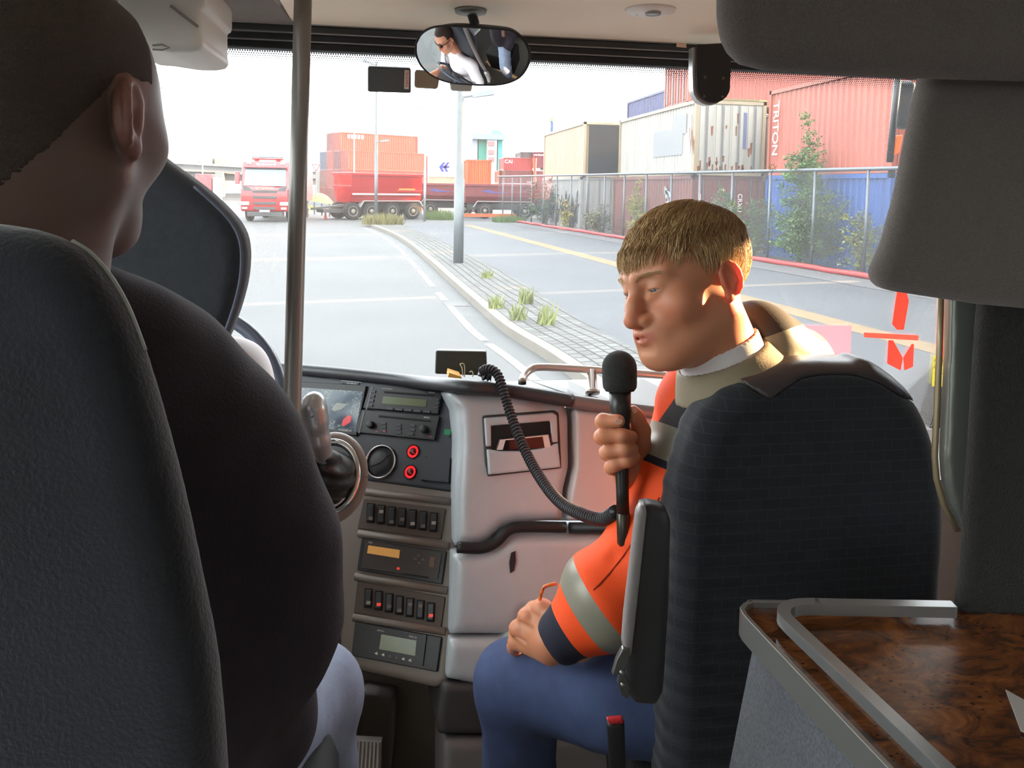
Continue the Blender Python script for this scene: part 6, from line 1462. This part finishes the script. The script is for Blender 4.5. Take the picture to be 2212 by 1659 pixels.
# trunk and limbs under the clothes
SHL, ELL, WRL = P(1520, 925, 1.35), P(1400, 1225, 1.30), P(1225, 1378, 1.30)
SHR, ELR, WRR = P(1715, 905, 1.46), P(1560, 1200, 1.50), P(1405, 1075, 1.365)
HIP, CHE, NEK = P(1600, 1480, 1.33), P(1610, 1020, 1.35), wp(FR, (0, -.05, -.17))
KNE, ANK = P(1118, 1478, 1.44), P(1135, 1900, 1.42)
core = [(HIP, CHE, .12, .12), (CHE, NEK, .09, .05), (SHL, SHR, .045, .045), (SHL, ELL, .042, .038), (ELL, WRL, .036, .028), (SHR, ELR, .042, .038), (ELR, WRR, .036, .026), (HIP, KNE, .075, .05), (KNE, ANK, .05, .035)]
lo, hi = bounds(core, .02); bv, bf = nets(lambda p: capsule_set(p, core, .04), lo, hi, .009)
flat = lambda v: np.tile(np.float32(lin(SK)), (len(v), 1))
def handtone(v):
    c = flat(v); rr = np.random.RandomState(1); return c * (1 - .0) * np.float32((1.0, .93, .9))
av, af, ac = join([(hv, hfc, tone(hv, FR, SK, LIP, CHK)), (smooth_np(m1v, m1f, 1), m1f, handtone(m1v)), (smooth_np(m2v, m2f, 1), m2f, handtone(m2v)), (bv, bf, flat(bv))])
BODY = np_mesh('body', av, af, M_SKIN, GUIDE, True, ac)
# nails and ring
def nail(c, n_, x_, w, l):
    b = MB(); xx, yy_, zz_ = frame(n_, x_); pts = [c + xx * l * math.cos(a) + yy_ * w * math.sin(a) for a in [i * PI / 6 for i in range(12)]]; b.prism(pts, n_ * -.0015); return b.build('fingernail', mat('nail_pink', (232, 176, 152), .3), GUIDE, bevel=.0005)
nail(P(1337, 911, 1.2465), -CF, CR, .0052, .0065); nail(P(1371, 885, 1.2875), -(CF * .8 - CU * .5).normalized(), CU, .005, .0065)
b = MB(); rc = P(1300, 981, 1.283); rx, ry = (P(1304, 962, 1.285) - P(1313, 996, 1.275)).normalized(), CF
rg = [P(1313, 977, 1.2795) + V(rx) * .0132 * math.cos(a) + ((ry + CR * .55).normalized()) * .0135 * math.sin(a) for a in [i * 2 * PI / 28 for i in range(29)]]
b.tube(rg, .0014, 8, cap=False); b.build('ring', mat('gold', (236, 176, 84), .2, 1.0), GUIDE, smooth=True)
# eyes
for sx in (-1, 1):
    c = wp(FR, (sx * .031, .0785, .0102)); b = MB(); b.ball(c, .0128 * FR[4], 12); e = b.build('eyeball', mat('eye_white', (168, 152, 144), .2), GUIDE, smooth=True)
    gz = (FR[2] * .95 - FR[3] * .22 - FR[1] * .12).normalized(); R0 = .0128 * FR[4]
    b = MB(); b.lathe(c + gz * (R0 - .0012), gz, [(.0062, -.0006), (.0056, .0010), (.0030, .0019), (.0004, .0021)], 20); b.build('iris', mat('iris_grey', (74, 88, 100), .15), e, local=True, smooth=True)
    b = MB(); b.lathe(c + gz * (R0 + .0006), gz, [(.0027, -.001), (.0024, .0004), (.0003, .0006)], 14); b.build('pupil', mat('pupil', (10, 10, 12), .1), e, local=True, smooth=True)
# hair
rr = random.Random(4)
ECc, ECr = V((0, -.014, .046)), V((.079, .101, .080))
def hairline(x, y):      # lowest z where hair grows at this front/back position
    if y > .055: return .076 - .15 * max(0, abs(x) - .045)
    if y > .012: return .076 - (.055 - y) * .95
    if y > -.018: return .036
    return max(-.068, .036 - (-.018 - y) * 2.2)
def onhead(q, off):
    k = math.sqrt(((q.x - ECc.x) / ECr.x) ** 2 + ((q.y - ECc.y) / ECr.y) ** 2 + ((q.z - ECc.z) / ECr.z) ** 2)
    s = (q - ECc) / max(k, 1e-6); p = ECc + s
    if q.z < .03:                                # below the widest part the skull runs down to the neck
        p.x = q.x / max(abs(q.x), 1e-6) * min(abs(p.x), .078) if abs(q.x) > .05 else p.x
    nn = V((s.x / ECr.x ** 2, s.y / ECr.y ** 2, s.z / ECr.z ** 2)).normalized(); return p + nn * off, nn
crown = V((.012, -.055, .125))
roots = []; cols = []
base_c = [np.float32(lin(c)) for c in ((202, 164, 114), (180, 142, 96), (220, 186, 136), (152, 118, 80), (234, 204, 158))]
tries = 0
while len(roots) < 9500 and tries < 90000:
    tries += 1
    v = V((rr.gauss(0, 1), rr.gauss(0, 1), rr.gauss(0, 1))).normalized(); q, nn = onhead(ECc + V((v.x * ECr.x, v.y * ECr.y, v.z * ECr.z)), .002)
    if q.z < hairline(q.x, q.y) + .004 * math.sin(q.x * 150 + 2) + rr.uniform(-.001, .009): continue
    top = q.z > .092 or (q.y > .03 and q.z > .065); L_ = rr.uniform(.034, .062) if top else rr.uniform(.016, .034)
    if q.y < -.06 and q.z < .03: L_ *= .6
    pts = [q]; cur = q.copy(); n_ = 7; swirl = rr.gauss(0, .22); clump = math.sin(q.x * 210 + 1.3 * math.sin(q.y * 90)) * .5
    for i in range(1, n_):
        away = (cur - crown); away -= nn * away.dot(nn)
        if away.length < .004: away = V((rr.uniform(-1, 1), .6, 0))
        away.normalize()
        d_ = away * .75 + V((0, .55 if top else -.12, -.15 if top else -.75)) + V((clump * .25 + swirl, 0, 0)); d_ -= nn * d_.dot(nn); d_.normalize()
        lift = .003 + (.008 if top else .004) * math.sin(PI * min(1, i / (n_ - 1) * .8)) + .002 * clump
        nxt, nn = onhead(cur + d_ * (L_ / (n_ - 1)), lift)
        if q.y > .05 and nxt.z < .078: nxt += V((clump * .002, .0065 * i / n_ + .002 * clump, -.001))     # fringe leaves the forehead
        pts.append(nxt); cur = nxt
    roots.append([wp(FR, p) for p in pts]); c = base_c[rr.choice((0, 0, 1, 1, 2, 3, 4))] * rr.uniform(.85, 1.15); cols.append(c)
M_HAIR = mat('hair_light_brown', (150, 112, 72), .5, attr='tone', spec=.4)
HAIR = strands('hair', GUIDE, roots, M_HAIR, .0008, cols)
def capfn(p):
    q = to_local(p, FR); d = s_ell(q, tuple(ECc), (ECr.x + .005, ECr.y + .005, ECr.z + .006)) * FR[4]
    hl = np.where(q[:, 1] > .055, .076 - .15 * np.maximum(0, np.abs(q[:, 0]) - .045), np.where(q[:, 1] > .012, .076 - (.055 - q[:, 1]) * .95, np.where(q[:, 1] > -.018, .036, np.maximum(-.068, .036 - (-.018 - q[:, 1]) * 2.2))))
    d = d + .0025 * np.sin(q[:, 0] * 180 + 3 * np.sin(q[:, 1] * 60)) * np.sin(q[:, 1] * 40 + 1)
    return smax(d, (hl - q[:, 2] + .009 + .006 * np.sin(q[:, 0] * 240 + 5 * q[:, 1])) * .7, .006)
c_ = np.array(HC); sdf('hair_base', capfn, c_ - .17, c_ + .19, .0035, mat('hair_root', (128, 96, 64), .8, var=.3, vscale=90, bump=.8, bscale=160), HAIR)
for sx in (-1, 1):                               # eyebrows
    roots = []; cols = []
    for i in range(120):
        u = rr.random(); x0 = sx * (.012 + .038 * u); y0 = .1030 - .020 * u ** 1.6; z0 = .0285 + .006 * math.sin(u * 2.4) + rr.uniform(-.0025, .0025)
        a = V((x0, y0, z0)); e = a + V((sx * .008, -.002, .002 - .003 * u)) + V((0, rr.uniform(.000, .0025), 0)); roots.append([wp(FR, p) for p in (a, (a + e) / 2 + V((0, .0012, 0)), e)]); cols.append(base_c[rr.choice((0, 2, 1))])
    strands('eyebrow', GUIDE, roots, M_HAIR, .0005, cols)
# shirt collar
M_SHIRT = mat('white_shirt', (232, 226, 228), .8, bump=.15, bscale=400)
def collar(p):
    q = to_local(p, FR); a = np.float32((0, -.034, -.115)); axx = np.float32(V((0, -.18, -.98)).normalized()); w = (q - a) @ axx
    rad = np.linalg.norm(q - a - w[:, None] * axx, axis=-1); R0 = .0645 + .06 * np.maximum(w, 0)
    return np.maximum(np.abs(rad - R0) - .003, np.maximum(-w - .020, w - .012)) * FR[4]
c_ = np.array(wp(FR, (0, -.05, -.12))); sdf('shirt_collar', collar, c_ - .14, c_ + .14, .003, M_SHIRT, GUIDE, relax=3)
# jacket
def jcollar(p):
    q = to_local(p, FR); a = np.float32((0, -.034, -.115)); axx = np.float32(V((0, -.18, -.98)).normalized()); w = (q - a) @ axx
    rad = np.linalg.norm(q - a - w[:, None] * axx, axis=-1); R0 = .0715 + .45 * np.maximum(w - .004, 0)
    return smax(np.abs(rad - R0) - .004, np.maximum(.002 - w, w - .048), .004) * FR[4]
M_ORANGE = mat('hivis_orange', (255, 84, 24), .75, var=.05, vscale=14, bump=.35, bscale=300, bdist=.001)
M_JGREY = mat('jacket_dark', (62, 58, 60), .85, var=.12, vscale=20, bump=.35, bscale=300, bdist=.001)
M_NAVY = mat('jacket_navy', (36, 36, 52), .85, bump=.35, bscale=300, bdist=.001)
M_REFL = mat('reflective_tape', (142, 138, 124), .4, .1, bump=.1, bscale=500)
rng = np.random.RandomState(3); FO = [(rng.uniform(-1, 1, 3), rng.uniform(0, 6)) for _ in range(6)]
def fold(p, amp, sc):
    return amp * sum(np.sin((p @ np.float32(k)) * sc + ph) for k, ph in FO) / 3
trunkJ = [(P(1640, 1500, 1.36), P(1630, 1010, 1.36), .16, .15), (P(1545, 905, 1.35), P(1735, 880, 1.46), .078, .085), (P(1560, 850, 1.34), P(1640, 760, 1.345), .065, .07), (P(1640, 745, 1.335), P(1700, 800, 1.40), .062, .085), (P(1500, 868, 1.32), P(1600, 752, 1.33), .058, .056)]
AS, AM, AE, AF, AW = P(1515, 915, 1.36), P(1472, 1040, 1.34), P(1415, 1195, 1.305), P(1318, 1290, 1.30), P(1215, 1372, 1.30)
armJ = [(AS, AM, .086, .083), (AM, AE, .083, .082), (AE, AF, .082, .078), (AF, AW, .078, .050)]
armR = [(P(1600, 1130, 1.45), P(1425, 1062, 1.36), .06, .052), (P(1425, 1062, 1.36), P(1400, 1040, 1.352), .052, .046)]
def jacket(p):
    d = capsule_set(p, trunkJ, .05); d = smin(d, capsule_set(p, armJ, .03), .03); d = smin(d, capsule_set(p, armR, .02), .03)
    u, v, dd = pix(p)
    arm = np.clip((v - 960) / 80, 0, 1)
    d = d + fold(p, .006, 34) * arm + fold(p, .003, 62)
    for (a, c, w) in ((P(1350, 1062, 1.27), P(1400, 1150, 1.215), .010), (P(1290, 1160, 1.26), P(1365, 1235, 1.22), .010), (P(1325, 1200, 1.25), P(1400, 1195, 1.215), .008)):
        d = smax(d, -s_cap(p, a, c, w, w * .5), .018)
    dn = s_cap(p, wp(FR, (0, -.03, -.06)), wp(FR, (0, -.075, -.26)), .069, .066); d = smax(d, -dn, .008)      # neck opening
    wv = (AW - AF).normalized(); cut = (p - np.float32(P(1188, 1388, 1.305))) @ np.float32(wv); return smax(d, cut, .004)
lo, hi = bounds(trunkJ + armJ + armR, .03)
J = sdf('jacket', jacket, lo, hi, .0048, M_ORANGE, GUIDE, relax=0)
sdf('jacket_collar', jcollar, np.array(wp(FR, (0, -.05, -.16))) - .17, np.array(wp(FR, (0, -.05, -.16))) + .17, .0035, mat('jacket_collar_tan', (138, 126, 104), .75, bump=.3, bscale=300), J, relax=3)
me = J.data; vsn = np.array([v.co[:] for v in me.vertices]); fsn = np.array([list(p.vertices) for p in me.polygons]); vsn = smooth_np(vsn, fsn, 2)
for v, c in zip(me.vertices, vsn): v.co = c
def eyeplane(a, c):       # plane through the surface along the line between two sight points
    n_ = ray(*a).cross(ray(*c)).normalized(); return (EYE, n_)
up_ax = (AM - AS).normalized(); fo_ax = (AW - AF).normalized()
def pl_at(px, py, d, n_): return (P(px, py, d), n_)
b1, b2, b3 = pl_at(1430, 915, 1.33, up_ax), pl_at(1412, 985, 1.32, up_ax), pl_at(1408, 1001, 1.32, up_ax)
c1 = (AF.lerp(AW, .08), fo_ax); c2 = (AF.lerp(AW, .50), fo_ax); c3 = (AF.lerp(AW, .83), fo_ax)
e1 = eyeplane((1480, 792), (1700, 712)); e2 = eyeplane((1500, 778), (1740, 768)); e3 = eyeplane((1534, 752), (1405, 935))
sdn = lambda pl, c: (c - V(pl[0])).dot(V(pl[1]))
def px_(c): return proj(c)
def segd(c, a, b_): t_ = max(0, min(1, (c - a).dot(b_ - a) / (b_ - a).length_squared)); return (c - a.lerp(b_, t_)).length
def isarm(c): return segd(c, AS, AM) < .115
def isfore(c): return segd(c, AF, AW) < .105 and sdn(c1, c) > -.03
def rect(u0, u1, v0, v1): return lambda c: u0 < px_(c)[0] < u1 and v0 < px_(c)[1] < v1
def top(c): u, v, d = px_(c); return v < 915
for pln in (e1, e2, e3):
    pass
rules = [('cuff', lambda c: isfore(c) and sdn(c3, c) > 0, M_NAVY),
         ('reflective_band', lambda c: isfore(c) and sdn(c1, c) > 0 and sdn(c2, c) < 0, M_REFL),
         ('arm_band', lambda c: isarm(c) and sdn(b1, c) > 0 and sdn(b2, c) < 0, M_REFL),
         ('arm_trim', lambda c: isarm(c) and sdn(b2, c) > 0 and sdn(b3, c) < 0, M_NAVY),
         ('shoulder_band', lambda c: sdn(b1, c) < 0 and sdn(e1, c) * sgn1 > 0 and sdn(e2, c) * sgn2 < 0 and sdn(e3, c) * sgn3 > 0, M_REFL),
         ('dark_yoke', lambda c: sdn(b1, c) < 0 and sdn(e3, c) * sgn3 > 0, M_JGREY)]
sgn1 = 1 if sdn(e1, P(1640, 790, 1.3)) > 0 else -1; sgn2 = 1 if sdn(e2, P(1640, 820, 1.3)) > 0 else -1; sgn3 = 1 if sdn(e3, P(1640, 820, 1.3)) > 0 else -1
split(J, [b1, b2, b3, c1, c2, c3, e1, e2, e3], rules)
b = MB(); sm = []
for k in range(9):
    u = k / 8; sm.append(P(1420 - 190 * u, 1075 + 235 * u - 30 * math.sin(u * 3), 1.0))
def onsurf(px, py, fn, d0=1.0, d1=1.4):
    ds = np.linspace(d0, d1, 200); pts = np.float32([P(px, py, d) for d in ds]); v = fn(pts); k = np.argmax(v < 0); return P(px, py, ds[k] - .001) if v[k] < 0 else None
sm = [q for q in (onsurf(1424 - 166 * (k / 14), 1075 + 222 * (k / 14) + 22 * math.sin(k / 14 * PI), jacket) for k in range(13)) if q]
if len(sm) > 3: b.tube(sm, .0014, 5); b.build('sleeve_seam', mat('seam_dark_orange', (150, 44, 16), .9), J, local=True)
b = MB(); b.prism([P(x, y, 1.345) for x, y in ((1700, 768), (1712, 734), (1728, 748), (1740, 772))], CF * .02); b.build('yellow_panel', mat('hivis_yellow', (250, 220, 40), .7), J, local=True, bevel=.004)
# trousers
M_JEANS = mat('jeans_blue', (66, 80, 118), .85, var=.12, vscale=30, bump=.4, bscale=420, bdist=.001)
legs = [(P(1620, 1540, 1.33), P(1330, 1500, 1.34), .11, .084), (P(1330, 1500, 1.34), KNE, .084, .074), (KNE, P(1128, 1700, 1.44), .073, .064), (P(1128, 1700, 1.44), ANK, .064, .055), (P(1660, 1560, 1.45), P(1400, 1560, 1.62), .10, .075), (P(1400, 1560, 1.62), P(1390, 1900, 1.62), .072, .055)]
def trous(p): return capsule_set(p, legs, .03) + fold(p, .0042, 32) + fold(p, .0015, 90)
lo, hi = bounds(legs, .03); sdf('trousers', trous, lo, hi, .006, M_JEANS, GUIDE)
# spectacles in the knee hand
t = thing('spectacles', 'tortoiseshell spectacles held in the man\'s hand on his knee', 'spectacles', P(1165, 1310, 1.33))
M_TORT = mat('tortoiseshell', (206, 104, 44), .15, var=.6, vscale=120, coat=.5)
b = MB(); b.tube(bez([P(1160, 1330, 1.33), P(1164, 1305, 1.33), P(1169, 1284, 1.33), P(1174, 1270, 1.33), P(1182, 1265, 1.33), P(1203, 1260, 1.33)], 5), [.003 - .0000 * i for i in range(26)], 8); b.build('temple', M_TORT, t, smooth=True)
b = MB(); cc = P(1150, 1345, 1.35); b.tube([cc + (CR * .022 * math.cos(a) + CF * .018 * math.sin(a)) for a in [i * PI / 12 for i in range(25)]], .0022, 6, cap=False); b.build('rim', M_TORT, t, smooth=True)

# ---------------------------------------------------------------- PASSENGER IN THE LEFT FOREGROUND
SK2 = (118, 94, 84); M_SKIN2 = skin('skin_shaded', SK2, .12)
fd = V((math.sin(math.radians(8)), math.cos(math.radians(8)), -.04)); FR2 = person_frame(P(72, 262, .67), fd, V((-.04, 0, 1)), 1.10)
PAS = thing('person', 'close cropped man seen from behind in a dark top at the left edge', 'person', P(150, 1500, .7)); PAS.location.z = 1.3
def fuller(q, d):
    ax = q.copy(); ax[:, 0] = np.abs(ax[:, 0]); return smin(d, s_ell(ax, (.056, .034, .016), (.019, .040, .060)), .03)
hv, hfc = headmesh(FR2, .0024, jaw=.97, extra=fuller); hv = smooth_np(hv, hfc, 2)
N2 = wp(FR2, (0, -.05, -.17))
S2, E2, W2 = P(450, 1005, .79), P(558, 1345, .82), P(500, 1760, 1.0)
K2 = P(672, 1510, 1.22); A2 = P(650, 1950, 1.2); H2 = P(330, 1760, .86)
core = [(P(180, 1600, .76), P(170, 900, .74), .12, .12), (P(170, 900, .74), N2, .08, .052), (P(170, 850, .74), S2, .06, .045), (S2, E2, .045, .04), (E2, W2, .038, .03), (H2, K2, .07, .05), (K2, A2, .05, .04)]
lo, hi = bounds(core, .02); bv, bf = nets(lambda p: capsule_set(p, core, .04), lo, hi, .01)
fl2 = lambda v: np.tile(np.float32(lin(SK2)), (len(v), 1))
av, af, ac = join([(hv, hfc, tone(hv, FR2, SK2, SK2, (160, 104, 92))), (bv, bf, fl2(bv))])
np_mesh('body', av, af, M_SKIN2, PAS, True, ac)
def cap2(p):
    q = to_local(p, FR2); d = (fuller(q, head_d(q, False)) - .0022) * FR2[4]
    hl = np.where(q[:, 1] > .03, .075, np.where(q[:, 1] > -.02, .03, np.maximum(-.125, .03 - (-.02 - q[:, 1]) * 1.45)))
    return smax(d + .0019 * np.clip((hl + .03 - q[:, 2]) / .03, 0, 1), (hl - q[:, 2]) * .7, .001)
c_ = np.array(FR2[0]); sdf('cropped_hair', cap2, c_ - .16, c_ + .18, .0032, mat('hair_stubble', (88, 75, 68), .9, bump=1.0, bscale=900, bdist=.002), PAS)
M_TOP = mat('dark_top', (44, 36, 44), .85, var=.2, vscale=18, bump=.5, bscale=300)
topc = [(P(180, 1650, .78), P(170, 960, .76), .175, .17), (P(150, 920, .74), S2, .085, .086), (P(110, 740, .72), P(300, 880, .77), .075, .078), (S2, P(545, 1190, .81), .086, .078), (P(545, 1190, .81), E2, .078, .074), (E2, P(545, 1560, .90), .074, .062), (P(545, 1560, .90), W2, .062, .05)]
def topf(p):
    d = capsule_set(p, topc, .05) + fold(p, .003, 30) + fold(p, .0015, 70); dn = s_cap(p, wp(FR2, (0, -.03, -.06)), wp(FR2, (0, -.06, -.26)), .071, .07); return smax(d, -dn, .01)
lo, hi = bounds(topc, .03); sdf('dark_top', topf, lo, hi, .007, M_TOP, PAS)
M_PALE = mat('pale_denim', (150, 162, 186), .85, var=.12, vscale=25, bump=.4, bscale=400)
legs2 = [(H2, K2, .1, .078), (K2, P(662, 1700, 1.21), .078, .07), (P(662, 1700, 1.21), A2, .07, .055)]
def tr2(p): return capsule_set(p, legs2, .03) + fold(p, .005, 40) + fold(p, .002, 90)
lo, hi = bounds(legs2, .03); sdf('trousers', tr2, lo, hi, .007, M_PALE, PAS)

# ---------------------------------------------------------------- DRIVER (seen in the mirror)
DX = cxm
FR3 = person_frame(V((DX, 1.60, 1.985)), V((.12, 1, -.05)), V((0, 0, 1)), 1.05); SK3 = (200, 140, 110)
DRV = thing('person', 'driver in white shirt and sunglasses seated at the wheel, seen in the mirror', 'person', (DX, 1.62, 1.12))
hv, hfc = headmesh(FR3, .0032); hv = smooth_np(hv, hfc, 1)
sh = [V((DX - .19, 1.575, 1.70)), V((DX + .205, 1.575, 1.712))]; el = [V((DX - .27, 1.72, 1.50)), V((DX + .30, 1.68, 1.47))]; wr = [V((DX - .205, 1.93, 1.58)), V((DX + .235, 1.86, 1.56))]
core = [(V((DX, 1.62, 1.18)), V((DX, 1.58, 1.6)), .11, .10), (V((DX, 1.58, 1.6)), V((DX, 1.555, 1.82)), .07, .052), (sh[0], sh[1], .045, .045)]
for i in (0, 1): core += [(sh[i], el[i], .046, .04), (el[i], wr[i], .04, .029), (wr[i], wr[i] + (V((DX, 1.76, 1.7)) - wr[i]).normalized() * .0 + V((0, .05, .03)), .034, .03)]
for i in (0, 1): core += [(V((DX + (-.1, .1)[i], 1.64, 1.16)), V((DX + (-.14, .14)[i], 2.02, 1.18)), .08, .06), (V((DX + (-.14, .14)[i], 2.02, 1.18)), V((DX + (-.14, .14)[i], 2.1, .72)), .06, .045)]
lo, hi = bounds(core, .02); bv, bf = nets(lambda p: capsule_set(p, core, .03), lo, hi, .008)
fl3 = lambda v: np.tile(np.float32(lin(SK3)), (len(v), 1))
av, af, ac = join([(hv, hfc, tone(hv, FR3, SK3, (170, 90, 80), (196, 112, 90))), (bv, bf, fl3(bv))])
np_mesh('body', av, af, skin('skin_driver', SK3, .1), DRV, True, ac)
def cap3(p):
    q = to_local(p, FR3); d = (head_d(q, False) - .003) * FR3[4]
    hl = np.where(q[:, 1] > .03, .082, np.where(q[:, 1] > -.02, .03, np.maximum(-.06, .03 - (-.02 - q[:, 1]) * 2.2))); return smax(d, (hl - q[:, 2]) * .7, .004)
c_ = np.array(FR3[0]); sdf('cropped_hair', cap3, c_ - .16, c_ + .17, .006, mat('hair_dark_crop', (58, 44, 38), .9), DRV)
shirt = [(V((DX, 1.63, 1.2)), V((DX, 1.59, 1.6)), .145, .135), (sh[0], sh[1], .068, .068), (V((DX, 1.58, 1.66)), V((DX, 1.57, 1.76)), .09, .066)]
for i in (0, 1): shirt += [(sh[i], sh[i].lerp(el[i], .72), .07, .066)]
def shf(p): return capsule_set(p, shirt, .04) + fold(p, .002, 40)
lo, hi = bounds(shirt, .02); sdf('white_shirt', shf, lo, hi, .007, M_SHIRT, DRV)
tr3 = [(V((DX + s * .1, 1.62, 1.17)), V((DX + s * .14, 2.03, 1.18)), .1, .075) for s in (-1, 1)] + [(V((DX + s * .14, 2.03, 1.18)), V((DX + s * .14, 2.1, .75)), .075, .06) for s in (-1, 1)]
lo, hi = bounds(tr3, .02); sdf('trousers', lambda p: capsule_set(p, tr3, .03), lo, hi, .012, M_BLACK, DRV)
for sx in (-1, 1):
    b = MB(); c = wp(FR3, (sx * .031, .105, .012)); b.lathe(c, FR3[2], [(.023, -.003), (.023, .0), (.001, .003)], 16); b.build('sunglass_lens', mat('sunglass_black', (14, 14, 16), .1), DRV, smooth=True)
b = MB(); b.tube([wp(FR3, q) for q in ((-.083, -.01, .022), (-.078, .06, .022), (-.054, .1, .02), (0, .112, .018), (.054, .1, .02), (.078, .06, .022), (.083, -.01, .022))], .003, 6); b.build('sunglass_frame', mat('sunglass_black', (14, 14, 16), .1), DRV)
bp_ = [V((DX - .19, 1.50, 1.78)), V((DX - .13, 1.655, 1.745)), V((DX - .06, 1.755, 1.6)), V((DX + .05, 1.795, 1.42)), V((DX + .16, 1.775, 1.22))]
bp_ = bez(bp_, 6)
b = MB(); a = [p + V((.02, 0, .018)) for p in bp_]; c = [p - V((.02, 0, .018)) for p in bp_]; b.strip(a, c); setp(b.build('seat_belt', mat('belt_black', (40, 42, 52), .7), solid=.003), 'black seat belt strapped across the driver\'s white shirt', 'seat belt')

# ---------------------------------------------------------------- MIRROR
MC = P(1015, 121, 1.85); RC = .60
tgt = V((DX + .02, 1.64, 1.80)); n0 = ((EYE - MC).normalized() + (tgt - MC).normalized()).normalized()
for _ in range(6):
    x_, y_, z_ = frame(n0, CR); y_ = z_.cross(x_)
    # spot of the glass that should show the driver
    q = P(968, 128, 1.85) - MC; a_, b2_ = q.dot(x_), q.dot(y_)
    want = ((EYE - (MC + q)).normalized() + (tgt - (MC + q)).normalized()).normalized()
    n0 = (want - x_ * (a_ / RC) - y_ * (b2_ / RC)).normalized()
x_, y_, z_ = frame(n0, CR - CU * .015); y_ = z_.cross(x_)
if x_.dot(CR) < 0: x_, y_ = -x_, -y_
t = thing('interior_mirror', 'oval convex mirror under the ceiling showing the driver in a white shirt', 'mirror', MC)
def mpt(px, py): p = atPl(px, py, MC, z_); q = p - MC; return q.dot(x_), q.dot(y_)
olp = [(892, 100), (905, 78), (930, 63), (965, 58), (1015, 60), (1065, 64), (1100, 70), (1122, 84), (1136, 105), (1141, 128), (1134, 152), (1118, 172), (1092, 183), (1060, 186), (1010, 184), (965, 180), (930, 168), (905, 148), (893, 124)]
ol = [mpt(*q) for q in olp]; ol = [(p.x, p.y) for p in bez([V((a, c, 0)) for a, c in ol] + [V((*ol[0], 0))], 6)][:-1]
def sag(a, c): return -(RC - math.sqrt(max(RC * RC - a * a - c * c, 1e-6)))
vs = [MC]; fs = []; K = 14; n_ = len(ol)
for k in range(1, K + 1):
    for a, c in ol: s_ = k / K * .975; vs.append(MC + x_ * a * s_ + y_ * c * s_ + z_ * sag(a * s_, c * s_))
for j in range(n_): fs.append((0, 1 + j, 1 + (j + 1) % n_))
for k in range(K - 1):
    for j in range(n_): fs.append((1 + k * n_ + j, 1 + (k + 1) * n_ + j, 1 + (k + 1) * n_ + (j + 1) % n_, 1 + k * n_ + (j + 1) % n_))
me = bpy.data.meshes.new('mirror_glass'); me.from_pydata([tuple(v) for v in vs], [], fs); me.materials.append(mat('mirror_silver', (226, 228, 230), .015, 1.0)); me.polygons.foreach_set('use_smooth', [True] * len(me.polygons)); link('mirror_glass', me, t)
b = MB(); fr_ = [MC + x_ * a + y_ * c + z_ * (sag(a, c) - .001) for a, c in ol]; bk = [MC + x_ * a * .9 + y_ * c * .9 - z_ * .05 for a, c in ol]
b.strip(fr_ + [fr_[0]], bk + [bk[0]]); b.add(bk, [tuple(range(len(bk)))]); b.build('mirror_shell', M_BLACK, t, smooth=False)
b = MB(); b.tube(fr_ + [fr_[0]], .0028, 8, cap=False); b.build('mirror_rim', M_BLACK, t, smooth=True)
b = MB(); a = P(1018, 62, 1.87); c = V((a.x, a.y + .02, ZC)); b.tube([a - z_ * .03, c], .012, 8); b.build('mirror_stem', M_BLACK, t)
b = MB(); b.lathe(c, (0, 0, -1), [(.04, 0), (.038, .008), (.015, .014)], 24); b.build('mirror_foot', mat('foot_grey', (150, 150, 146), .3, .5), t, smooth=True)
